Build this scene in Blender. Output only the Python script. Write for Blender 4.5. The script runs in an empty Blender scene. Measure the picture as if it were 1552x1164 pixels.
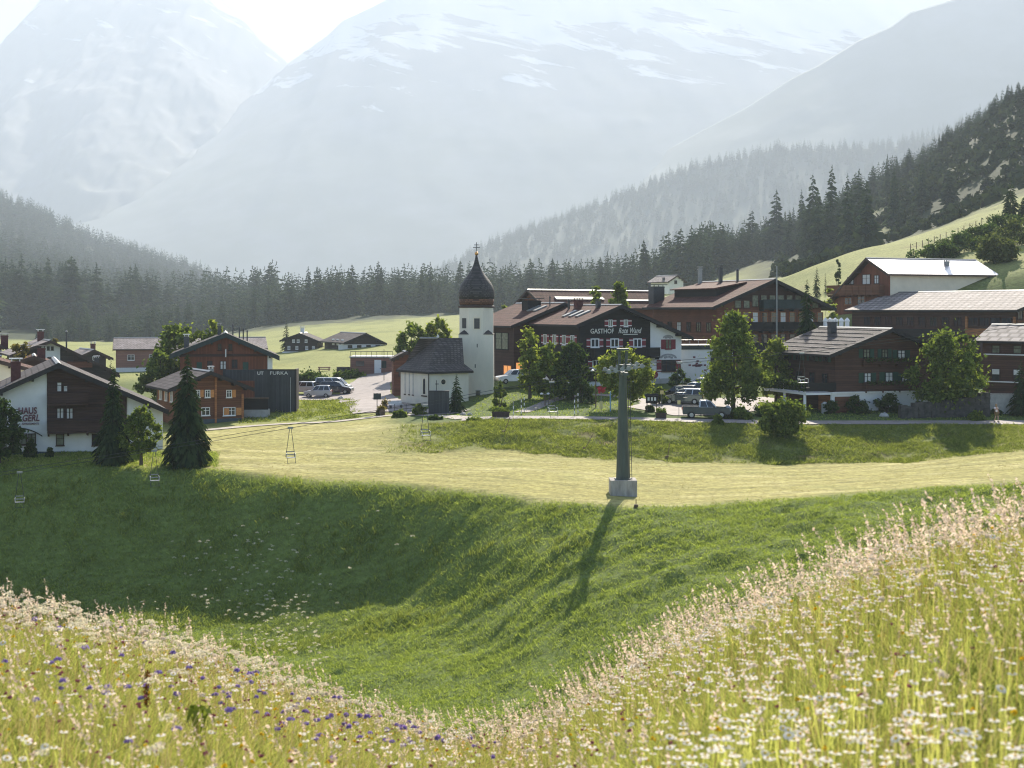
import bpy, math, random
import numpy as np
from mathutils import Vector, Matrix
R = math.radians
rng = np.random.default_rng(7)
random.seed(7)
SC = bpy.context.scene
COL = SC.collection
FPX, CX, HY = 2155.0, 776.0, 470.0
SUN_AZ, SUN_EL = 12.0, 33.0

def at(px, py, D):
    return Vector(((px - CX) * D / FPX, D, (HY - py) * D / FPX))

def tag(o, label=None, cat=None, group=None, kind=None):
    if label: o['label'] = label
    if cat: o['category'] = cat
    if group: o['group'] = group
    if kind: o['kind'] = kind
    return o

def empty(name, loc, rz=0.0):
    o = bpy.data.objects.new(name, None)
    o.empty_display_size = 0.3
    o.location = loc
    o.rotation_euler = (0, 0, rz)
    COL.objects.link(o)
    return o

def link(name, me, parent=None, loc=None, rz=0.0):
    o = bpy.data.objects.new(name, me)
    COL.objects.link(o)
    if parent: o.parent = parent
    if loc is not None: o.location = loc
    if rz: o.rotation_euler = (0, 0, rz)
    return o

def copy_tree(o, parent=None):
    kids = list(o.children)
    c = o.copy()
    COL.objects.link(c)
    c.parent = parent
    for ch in kids:
        copy_tree(ch, c)
    return c

def mesh_np(name, V, Fc, mats, midx=None, smooth=False):
    """fast mesh from arrays; Fc is (n,3) or (n,4)"""
    V = np.asarray(V, dtype=np.float32); Fc = np.asarray(Fc, dtype=np.int32)
    me = bpy.data.meshes.new(name)
    n, k = Fc.shape
    me.vertices.add(len(V)); me.vertices.foreach_set('co', V.ravel())
    me.loops.add(n * k); me.loops.foreach_set('vertex_index', Fc.ravel())
    me.polygons.add(n)
    me.polygons.foreach_set('loop_start', np.arange(0, n * k, k, dtype=np.int32))
    me.polygons.foreach_set('loop_total', np.full(n, k, dtype=np.int32))
    for m in mats: me.materials.append(m)
    if midx is not None: me.polygons.foreach_set('material_index', np.asarray(midx, dtype=np.int32))
    if smooth: me.polygons.foreach_set('use_smooth', np.ones(n, dtype=bool))
    me.update(calc_edges=True)
    return me

class MB:
    """collects shapes into one mesh"""
    def __init__(s): s.v = []; s.f = []; s.m = []; s.sm = []
    def face(s, pts, m=0):
        b = len(s.v); s.v += [tuple(p) for p in pts]; s.f.append(tuple(range(b, b + len(pts)))); s.m.append(m)
    def box(s, x0, x1, y0, y1, z0, z1, m=0, M=None):
        P = [Vector(p) for p in ((x0,y0,z0),(x1,y0,z0),(x1,y1,z0),(x0,y1,z0),(x0,y0,z1),(x1,y0,z1),(x1,y1,z1),(x0,y1,z1))]
        if M is not None: P = [M @ p for p in P]
        b = len(s.v); s.v += [tuple(p) for p in P]
        for q in ((0,3,2,1),(4,5,6,7),(0,1,5,4),(1,2,6,5),(2,3,7,6),(3,0,4,7)):
            s.f.append(tuple(b + i for i in q)); s.m.append(m)
        return s
    def prism(s, A, B, m=0, mcap=None):
        """A and B: two matching polygons (3-D)"""
        n = len(A); b = len(s.v); s.v += [tuple(p) for p in A] + [tuple(p) for p in B]
        s.f.append(tuple(b + i for i in range(n))); s.m.append(m if mcap is None else mcap)
        s.f.append(tuple(b + n + i for i in reversed(range(n)))); s.m.append(m if mcap is None else mcap)
        for i in range(n):
            j = (i + 1) % n
            s.f.append((b + i, b + n + i, b + n + j, b + j)); s.m.append(m)
        return s
    def tube(s, p, q, r0, r1=None, n=8, m=0, cap=True):
        p = Vector(p); q = Vector(q); r1 = r0 if r1 is None else r1
        d = (q - p)
        if d.length < 1e-6: return s
        d.normalize()
        a = d.orthogonal().normalized(); c = d.cross(a)
        b = len(s.v)
        for (o, r) in ((p, r0), (q, r1)):
            for i in range(n):
                t = 2 * math.pi * i / n
                s.v.append(tuple(o + a * (r * math.cos(t)) + c * (r * math.sin(t))))
        for i in range(n):
            j = (i + 1) % n
            s.f.append((b + i, b + j, b + n + j, b + n + i)); s.m.append(m)
        if cap:
            s.f.append(tuple(b + i for i in reversed(range(n)))); s.m.append(m)
            s.f.append(tuple(b + n + i for i in range(n))); s.m.append(m)
        return s
    def lathe(s, prof, n=24, m=0, c=(0,0,0), ph=0.0):
        b = len(s.v)
        for (r, z) in prof:
            for i in range(n):
                t = 2 * math.pi * i / n + ph
                s.v.append((c[0] + r * math.cos(t), c[1] + r * math.sin(t), c[2] + z))
        for k in range(len(prof) - 1):
            for i in range(n):
                j = (i + 1) % n
                s.f.append((b + k*n + i, b + k*n + j, b + (k+1)*n + j, b + (k+1)*n + i)); s.m.append(m)
        s.f.append(tuple(b + i for i in reversed(range(n)))); s.m.append(m)
        s.f.append(tuple(b + (len(prof)-1)*n + i for i in range(n))); s.m.append(m)
        return s
    def build(s, name, mats, parent=None, loc=None, smooth=False, rz=0.0):
        me = bpy.data.meshes.new(name)
        me.from_pydata(s.v, [], s.f)
        if not isinstance(mats, (list, tuple)): mats = [mats]
        for m in mats: me.materials.append(m)
        me.polygons.foreach_set('material_index', s.m)
        if smooth: me.polygons.foreach_set('use_smooth', [True] * len(s.f))
        me.update()
        return link(name, me, parent, loc, rz)

# ---------------------------------------------------------------- value noise
def vnoise(x, y, seed=0):
    x = np.asarray(x, float); y = np.asarray(y, float)
    xi = np.floor(x).astype(np.int64); yi = np.floor(y).astype(np.int64)
    fx = x - xi; fy = y - yi
    fx = fx*fx*(3-2*fx); fy = fy*fy*(3-2*fy)
    def h(a, b):
        n = (a * 374761393 + b * 668265263 + seed * 974634777) & 0xffffffff
        n = ((n ^ (n >> 13)) * 1274126177) & 0xffffffff
        return ((n ^ (n >> 16)) & 0xffff) / 65535.0
    return (h(xi,yi)*(1-fx)+h(xi+1,yi)*fx)*(1-fy) + (h(xi,yi+1)*(1-fx)+h(xi+1,yi+1)*fx)*fy
def fbm(x, y, o=4, seed=0, gain=0.5):
    s = 0; a = 1; t = 0
    for i in range(o):
        s = s + a * (vnoise(x * 2**i, y * 2**i, seed + i) - 0.5); t += a; a *= gain
    return s / t * 2

# ---------------------------------------------------------------- materials
def new_mat(name):
    m = bpy.data.materials.new(name); m.use_nodes = True
    nt = m.node_tree; nt.nodes.clear()
    out = nt.nodes.new('ShaderNodeOutputMaterial')
    return m, nt, out
def N(nt, typ, **kw):
    n = nt.nodes.new(typ)
    for k, v in kw.items():
        if k in n.inputs: n.inputs[k].default_value = v
        else: setattr(n, k, v)
    return n
def rgba(c): return (c[0], c[1], c[2], 1.0)
def scl(c, k): return tuple(min(1.0, max(0.0, v * k)) for v in c)

def surf(name, col, rough=0.7, var=0.25, scale=3.0, bump=0.15, bscale=None, metal=0.0, spec=0.3, stretch=(1,1,1), col2=None, coat=0.0):
    """plain procedural surface: two-octave colour variation, dirt and bump"""
    m, nt, out = new_mat(name)
    b = N(nt, 'ShaderNodeBsdfPrincipled', Roughness=rough, Metallic=metal)
    b.inputs['Specular IOR Level'].default_value = spec
    if coat: b.inputs['Coat Weight'].default_value = coat
    tc = N(nt, 'ShaderNodeTexCoord'); mp = N(nt, 'ShaderNodeMapping'); mp.inputs['Scale'].default_value = stretch
    nt.links.new(tc.outputs['Object'], mp.inputs['Vector'])
    n1 = N(nt, 'ShaderNodeTexNoise', Scale=scale, Detail=6.0, Roughness=0.6)
    nt.links.new(mp.outputs[0], n1.inputs['Vector'])
    mx = N(nt, 'ShaderNodeMix', data_type='RGBA')
    mx.inputs[6].default_value = rgba(scl(col, 1 - var)); mx.inputs[7].default_value = rgba(col2 if col2 else scl(col, 1 + var))
    cr = N(nt, 'ShaderNodeMapRange'); cr.inputs[1].default_value = 0.3; cr.inputs[2].default_value = 0.7
    nt.links.new(n1.outputs[0], cr.inputs[0]); nt.links.new(cr.outputs[0], mx.inputs[0])
    nt.links.new(mx.outputs[2], b.inputs['Base Color'])
    if bump:
        n2 = N(nt, 'ShaderNodeTexNoise', Scale=bscale or scale * 5, Detail=4.0)
        nt.links.new(mp.outputs[0], n2.inputs['Vector'])
        bp = N(nt, 'ShaderNodeBump', Strength=bump, Distance=0.05)
        nt.links.new(n2.outputs[0], bp.inputs['Height']); nt.links.new(bp.outputs[0], b.inputs['Normal'])
    nt.links.new(b.outputs[0], out.inputs[0])
    return m

def boards(name, col, axis='Z', width=0.2, var=0.35, rough=0.75, seam=0.35, vert=False):
    """wooden boards: seams every width metres along an axis, streaky weathering"""
    m, nt, out = new_mat(name)
    b = N(nt, 'ShaderNodeBsdfPrincipled', Roughness=rough); b.inputs['Specular IOR Level'].default_value = 0.25
    tc = N(nt, 'ShaderNodeTexCoord'); sp = N(nt, 'ShaderNodeSeparateXYZ')
    nt.links.new(tc.outputs['Object'], sp.inputs[0])
    if vert:
        ad = N(nt, 'ShaderNodeMath', operation='ADD'); nt.links.new(sp.outputs['X'], ad.inputs[0]); nt.links.new(sp.outputs['Y'], ad.inputs[1])
        src = ad.outputs[0]
    else:
        src = sp.outputs[axis]
    dv = N(nt, 'ShaderNodeMath', operation='DIVIDE'); dv.inputs[1].default_value = width; nt.links.new(src, dv.inputs[0])
    fr = N(nt, 'ShaderNodeMath', operation='FRACT'); nt.links.new(dv.outputs[0], fr.inputs[0])
    fl = N(nt, 'ShaderNodeMath', operation='FLOOR'); nt.links.new(dv.outputs[0], fl.inputs[0])
    wn = N(nt, 'ShaderNodeTexWhiteNoise', noise_dimensions='1D'); nt.links.new(fl.outputs[0], wn.inputs['W'])
    mp = N(nt, 'ShaderNodeMapping'); mp.inputs['Scale'].default_value = (6,6,0.5) if vert else ((0.6,0.6,7) if axis == 'Z' else (7,0.6,0.6))
    nt.links.new(tc.outputs['Object'], mp.inputs['Vector'])
    n1 = N(nt, 'ShaderNodeTexNoise', Scale=1.5, Detail=6.0, Roughness=0.65); nt.links.new(mp.outputs[0], n1.inputs['Vector'])
    n3 = N(nt, 'ShaderNodeTexNoise', Scale=0.45, Detail=3.0); nt.links.new(tc.outputs['Object'], n3.inputs['Vector'])
    a1 = N(nt, 'ShaderNodeMath', operation='MULTIPLY_ADD'); a1.inputs[1].default_value = 0.4; nt.links.new(wn.outputs[0], a1.inputs[0]); nt.links.new(n1.outputs[0], a1.inputs[2])
    a2 = N(nt, 'ShaderNodeMath', operation='MULTIPLY_ADD'); a2.inputs[1].default_value = 0.8; nt.links.new(n3.outputs[0], a2.inputs[0]); nt.links.new(a1.outputs[0], a2.inputs[2])
    cr = N(nt, 'ShaderNodeMapRange'); cr.inputs[1].default_value = 0.7; cr.inputs[2].default_value = 1.5; nt.links.new(a2.outputs[0], cr.inputs[0])
    mx = N(nt, 'ShaderNodeMix', data_type='RGBA'); mx.inputs[6].default_value = rgba(scl(col, 1-var)); mx.inputs[7].default_value = rgba(scl(col, 1+var))
    nt.links.new(cr.outputs[0], mx.inputs[0])
    gt = N(nt, 'ShaderNodeMath', operation='GREATER_THAN'); gt.inputs[1].default_value = 0.12; nt.links.new(fr.outputs[0], gt.inputs[0])
    sm = N(nt, 'ShaderNodeMapRange'); sm.inputs[3].default_value = 1 - seam; nt.links.new(gt.outputs[0], sm.inputs[0])
    ml = N(nt, 'ShaderNodeMix', data_type='RGBA', blend_type='MULTIPLY'); ml.inputs[0].default_value = 1.0
    nt.links.new(mx.outputs[2], ml.inputs[6]); nt.links.new(sm.outputs[0], ml.inputs[7])
    nt.links.new(ml.outputs[2], b.inputs['Base Color'])
    bp = N(nt, 'ShaderNodeBump', Strength=0.5, Distance=0.03); nt.links.new(gt.outputs[0], bp.inputs['Height'])
    nt.links.new(bp.outputs[0], b.inputs['Normal']); nt.links.new(b.outputs[0], out.inputs[0])
    return m

def tiles(name, col, course=0.35, rough=0.6, var=0.3, spec=0.4, vertical=False, metal=0.0, gap=0.03):
    """roof covering: courses across the slope, offset tiles, stains"""
    m, nt, out = new_mat(name)
    b = N(nt, 'ShaderNodeBsdfPrincipled', Roughness=rough, Metallic=metal); b.inputs['Specular IOR Level'].default_value = spec
    tc = N(nt, 'ShaderNodeTexCoord')
    mp = N(nt, 'ShaderNodeMapping')
    sp = N(nt, 'ShaderNodeSeparateXYZ'); cb = N(nt, 'ShaderNodeCombineXYZ')
    nt.links.new(tc.outputs['Object'], sp.inputs[0])
    nt.links.new(sp.outputs['Y'], cb.inputs[0]); nt.links.new(sp.outputs['Z' if vertical else 'X'], cb.inputs[1])
    br = N(nt, 'ShaderNodeTexBrick', Scale=1.0)
    br.inputs['Brick Width'].default_value = course * 1.1; br.inputs['Row Height'].default_value = course; br.inputs['Mortar Size'].default_value = gap
    br.inputs['Color1'].default_value = rgba(scl(col, 1-var)); br.inputs['Color2'].default_value = rgba(scl(col, 1+var)); br.inputs['Mortar'].default_value = rgba(scl(col, 0.45))
    nt.links.new(cb.outputs[0], br.inputs['Vector'])
    n1 = N(nt, 'ShaderNodeTexNoise', Scale=0.7, Detail=6.0, Roughness=0.7); nt.links.new(tc.outputs['Object'], n1.inputs['Vector'])
    cr = N(nt, 'ShaderNodeMapRange'); cr.inputs[1].default_value = 0.3; cr.inputs[2].default_value = 0.7; cr.inputs[3].default_value = 0.7; cr.inputs[4].default_value = 1.25
    nt.links.new(n1.outputs[0], cr.inputs[0])
    ml = N(nt, 'ShaderNodeMix', data_type='RGBA', blend_type='MULTIPLY'); ml.inputs[0].default_value = 1.0
    nt.links.new(br.outputs[0], ml.inputs[6]); nt.links.new(cr.outputs[0], ml.inputs[7])
    nt.links.new(ml.outputs[2], b.inputs['Base Color'])
    bp = N(nt, 'ShaderNodeBump', Strength=0.6, Distance=0.04, invert=True); nt.links.new(br.outputs['Fac'], bp.inputs['Height'])
    nt.links.new(bp.outputs[0], b.inputs['Normal']); nt.links.new(b.outputs[0], out.inputs[0])
    return m

def leafy(name, c_dark, c_light, trans=0.45, rough=0.6, tcol=None):
    """leaves, needles and blades: each island gets its own tone, light passes through"""
    m, nt, out = new_mat(name)
    ge = N(nt, 'ShaderNodeNewGeometry')
    mx = N(nt, 'ShaderNodeMix', data_type='RGBA'); mx.inputs[6].default_value = rgba(c_dark); mx.inputs[7].default_value = rgba(c_light)
    nt.links.new(ge.outputs['Random Per Island'], mx.inputs[0])
    d = N(nt, 'ShaderNodeBsdfDiffuse'); t = N(nt, 'ShaderNodeBsdfTranslucent')
    nt.links.new(mx.outputs[2], d.inputs[0])
    tm = N(nt, 'ShaderNodeMix', data_type='RGBA', blend_type='MULTIPLY'); tm.inputs[0].default_value = 1.0
    tm.inputs[7].default_value = rgba(tcol or (1.0, 1.0, 0.6)); nt.links.new(mx.outputs[2], tm.inputs[6])
    nt.links.new(tm.outputs[2], t.inputs[0])
    ms = N(nt, 'ShaderNodeMixShader'); ms.inputs[0].default_value = trans
    nt.links.new(d.outputs[0], ms.inputs[1]); nt.links.new(t.outputs[0], ms.inputs[2])
    nt.links.new(ms.outputs[0], out.inputs[0])
    return m

def glass(name, col=(0.03, 0.035, 0.04), rough=0.08):
    m, nt, out = new_mat(name)
    b = N(nt, 'ShaderNodeBsdfPrincipled', Roughness=rough); b.inputs['Specular IOR Level'].default_value = 0.6
    tc = N(nt, 'ShaderNodeTexCoord'); n = N(nt, 'ShaderNodeTexNoise', Scale=1.7, Detail=2.0); nt.links.new(tc.outputs['Object'], n.inputs['Vector'])
    mx = N(nt, 'ShaderNodeMix', data_type='RGBA'); mx.inputs[6].default_value = rgba(scl(col, 0.5)); mx.inputs[7].default_value = rgba(scl(col, 1.7))
    nt.links.new(n.outputs[0], mx.inputs[0]); nt.links.new(mx.outputs[2], b.inputs['Base Color'])
    nt.links.new(b.outputs[0], out.inputs[0])
    return m

M = {}
M['plaster'] = surf('white_plaster', (0.74,0.73,0.71), 0.9, 0.07, 0.8, 0.2, 12)
M['cream'] = surf('cream_plaster', (0.72,0.64,0.50), 0.9, 0.08, 0.6, 0.2, 10)
M['chapel'] = surf('chapel_plaster', (0.70,0.645,0.54), 0.9, 0.09, 0.7, 0.25, 9, stretch=(1,1,0.35))
M['stonebase'] = surf('grey_plinth', (0.40,0.39,0.37), 0.9, 0.2, 2.0, 0.4)
M['darkbase'] = surf('dark_plinth', (0.07,0.09,0.10), 0.9, 0.2, 2.0, 0.3)
M['wood_dark'] = boards('dark_brown_boards', (0.058,0.030,0.024), 'Z', 0.22)
M['wood_black'] = boards('blackened_boards', (0.020,0.018,0.017), 'Z', 0.22)
M['wood_red'] = boards('red_brown_boards', (0.165,0.062,0.036), 'Z', 0.25)
M['wood_redv'] = boards('red_brown_upright_boards', (0.165,0.056,0.030), width=0.18, vert=True)
M['wood_org'] = boards('honey_boards', (0.36,0.15,0.06), 'Z', 0.22)
M['wood_log'] = boards('sunburnt_logs', (0.145,0.060,0.032), 'Z', 0.24, seam=0.5)
M['wood_chalet'] = boards('chalet_logs', (0.082,0.040,0.028), 'Z', 0.24, seam=0.5)
M['wood_pink'] = boards('weathered_pink_boards', (0.26,0.13,0.10), 'Z', 0.3, 0.2)
M['wood_grey'] = boards('grey_upright_boards', (0.055,0.058,0.060), width=0.16, vert=True, seam=0.5)
M['wood_far'] = boards('far_dark_boards', (0.05,0.038,0.033), 'Z', 0.3)
M['fascia'] = surf('roof_edge_wood', (0.022,0.020,0.020), 0.7, 0.3, 4)
M['fascia_brown'] = surf('brown_roof_edge_wood', (0.055,0.034,0.028), 0.7, 0.3, 4)
M['fascia_green'] = surf('green_roof_edge', (0.020,0.034,0.034), 0.6, 0.3, 4)
M['roof_brown'] = tiles('brown_red_roof', (0.105,0.046,0.036), 0.6, 0.85, 0.22, 0.12, gap=0.05)
M['roof_grey'] = tiles('grey_roof', (0.090,0.078,0.080), 0.55, 0.85, 0.3, 0.12, gap=0.06)
M['roof_pale'] = tiles('pale_roof', (0.26,0.22,0.21), 0.45, 0.8, 0.18, 0.2)
M['roof_light'] = tiles('light_tile_roof', (0.30,0.262,0.245), 1.1, 0.8, 0.2, 0.2, gap=0.16)
M['roof_metal'] = surf('bright_sheet_metal_roof', (0.80,0.77,0.75), 0.42, 0.06, 0.6, 0.05, metal=1.0, spec=0.6)
M['shingle'] = tiles('wood_shingles', (0.105,0.090,0.085), 0.22, 0.75, 0.35, 0.3, vertical=True)
M['shingle_dome'] = tiles('dome_shingles', (0.062,0.056,0.055), 0.2, 0.6, 0.4, 0.35, vertical=True)
M['dome_rust'] = tiles('dome_foot_shingles', (0.16,0.075,0.042), 0.2, 0.7, 0.3, 0.3, vertical=True)
M['white'] = surf('white_paint', (0.78,0.77,0.75), 0.5, 0.05, 5, 0.05)
M['redpaint'] = surf('dark_red_shutter_paint', (0.20,0.025,0.035), 0.6, 0.2, 4)
M['greenpaint'] = surf('dark_green_paint', (0.02,0.06,0.04), 0.6, 0.2, 4)
M['orange'] = surf('orange_shutter_wood', (0.55,0.24,0.08), 0.6, 0.25, 5, stretch=(1,1,4))
M['orange_lit'] = surf('glowing_orange_blind', (0.55,0.24,0.08), 0.6, 0.25, 5)
_b = [n for n in M['orange_lit'].node_tree.nodes if n.type == 'BSDF_PRINCIPLED'][0]; _b.inputs['Emission Color'].default_value = (1.0,0.42,0.13,1); _b.inputs['Emission Strength'].default_value = 0.22
M['glass'] = glass('window_glass')
M['curtain'] = surf('white_curtain', (0.62,0.62,0.60), 0.8, 0.25, 6, 0.2, stretch=(6,6,0.6))
M['greenglass'] = surf('dull_reflecting_glass', (0.16,0.17,0.12), 0.3, 0.5, 2.5, 0.0)
M['brick'] = surf('dark_red_chimney', (0.10,0.035,0.032), 0.85, 0.3, 4)
M['metal'] = surf('galvanised_steel', (0.26,0.265,0.26), 0.5, 0.15, 6, 0.05, metal=0.5, spec=0.5)
M['metal_white'] = surf('worn_white_tubes', (0.62,0.61,0.60), 0.35, 0.12, 6, 0.05, metal=0.2, spec=0.5)
M['metal_dark'] = surf('dark_steel', (0.05,0.052,0.055), 0.45, 0.2, 6, 0.05, metal=0.4, spec=0.5)
M['pylon'] = surf('grey_green_painted_steel', (0.075,0.090,0.075), 0.6, 0.22, 1.2, 0.1, stretch=(3,3,0.5))
M['concrete'] = surf('weathered_concrete', (0.36,0.33,0.30), 0.9, 0.3, 1.5, 0.5, stretch=(2.5,2.5,0.6))
M['gold'] = surf('gilded_ball', (0.55,0.30,0.10), 0.35, 0.1, 5, 0.0, metal=0.8)
M['asphalt'] = surf('sunbleached_asphalt', (0.26,0.225,0.212), 0.8, 0.2, 0.8, 0.25, 30, spec=0.3)
M['gravel'] = surf('pale_gravel', (0.40,0.35,0.30), 0.9, 0.18, 1.5, 0.4, 25)
M['stonewall'] = surf('dark_dry_stone', (0.060,0.056,0.052), 0.9, 0.5, 2.2, 0.9, 5)
M['rubber'] = surf('tyre_rubber', (0.018,0.018,0.019), 0.8, 0.2, 5)
M['rim'] = surf('alloy_rim', (0.40,0.40,0.41), 0.35, 0.1, 5, 0, metal=0.8)
M['car_silver'] = surf('silver_car_paint', (0.50,0.51,0.52), 0.3, 0.05, 2, 0, metal=0.35, spec=0.5, coat=0.5)
M['car_dark'] = surf('dark_blue_car_paint', (0.018,0.024,0.036), 0.25, 0.1, 2, 0, spec=0.5, coat=0.7)
M['car_black'] = surf('black_car_paint', (0.014,0.014,0.016), 0.25, 0.1, 2, 0, spec=0.5, coat=0.7)
M['car_white'] = surf('white_car_paint', (0.70,0.70,0.70), 0.3, 0.04, 2, 0, spec=0.5, coat=0.5)
M['car_green'] = surf('dark_green_car_paint', (0.02,0.035,0.035), 0.25, 0.1, 2, 0, spec=0.5, coat=0.7)
M['carglass'] = glass('car_glass', (0.02,0.024,0.028), 0.05)
M['lamp_red'] = surf('red_lamp_lens', (0.45,0.02,0.02), 0.2, 0.1, 3, 0)
M['lamp_clear'] = surf('clear_lamp_lens', (0.7,0.7,0.68), 0.15, 0.1, 3, 0, spec=0.6)
M['red'] = surf('signal_red_paint', (0.50,0.03,0.05), 0.5, 0.12, 5, 0)
M['yellow'] = surf('pale_yellow_paint', (0.60,0.50,0.22), 0.6, 0.12, 5, 0)
M['blue'] = surf('light_blue_paint', (0.20,0.36,0.50), 0.6, 0.12, 5, 0)
M['post'] = surf('weathered_post_wood', (0.14,0.095,0.065), 0.85, 0.3, 5, 0.3, stretch=(3,3,0.5))
M['bark'] = surf('tree_bark', (0.085,0.065,0.050), 0.9, 0.35, 4, 0.6, stretch=(3,3,0.7))
M['letters'] = surf('pale_lettering', (0.66,0.64,0.58), 0.6, 0.06, 5, 0)
M['letters_brown'] = surf('maroon_lettering', (0.16,0.06,0.075), 0.8, 0.15, 5, 0)
M['fresco'] = surf('grey_fresco_paint', (0.34,0.33,0.33), 0.9, 0.3, 6, 0)
M['spruce'] = leafy('spruce_needles', (0.014,0.030,0.016), (0.062,0.095,0.036), 0.3, tcol=(1,1,0.5))
M['spruce_far'] = leafy('far_spruce_needles', (0.024,0.046,0.036), (0.078,0.112,0.072), 0.28, tcol=(1,1,0.5))  # needles lighter and bluer than near spruce, imitating extra haze
M['spruce_haze'] = leafy('distant_wood', (0.050,0.068,0.050), (0.095,0.115,0.075), 0.25)  # paler copy of the spruce, haze over the far ridge painted in
M['scrub'] = leafy('dwarf_pine_scrub', (0.014,0.026,0.016), (0.050,0.068,0.034), 0.2)
M['leaf'] = leafy('broad_leaves', (0.060,0.100,0.025), (0.235,0.290,0.072), 0.52, tcol=(1,1,.5))
M['leaf_light'] = leafy('light_leaves', (0.120,0.170,0.036), (0.320,0.360,0.100), 0.6, tcol=(1,1,.5))
M['leaf_dark'] = leafy('dark_leaves', (0.025,0.052,0.020), (0.095,0.140,0.040), 0.45)
M['leaf_gold'] = leafy('yellowish_leaves', (0.110,0.115,0.030), (0.230,0.190,0.065), 0.5, tcol=(1,0.9,0.55))
M['bushy'] = leafy('hill_bush_leaves', (0.060,0.085,0.030), (0.130,0.150,0.055), 0.45)
HAZE_D, EXPO = 1/5700, 1.8
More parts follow.
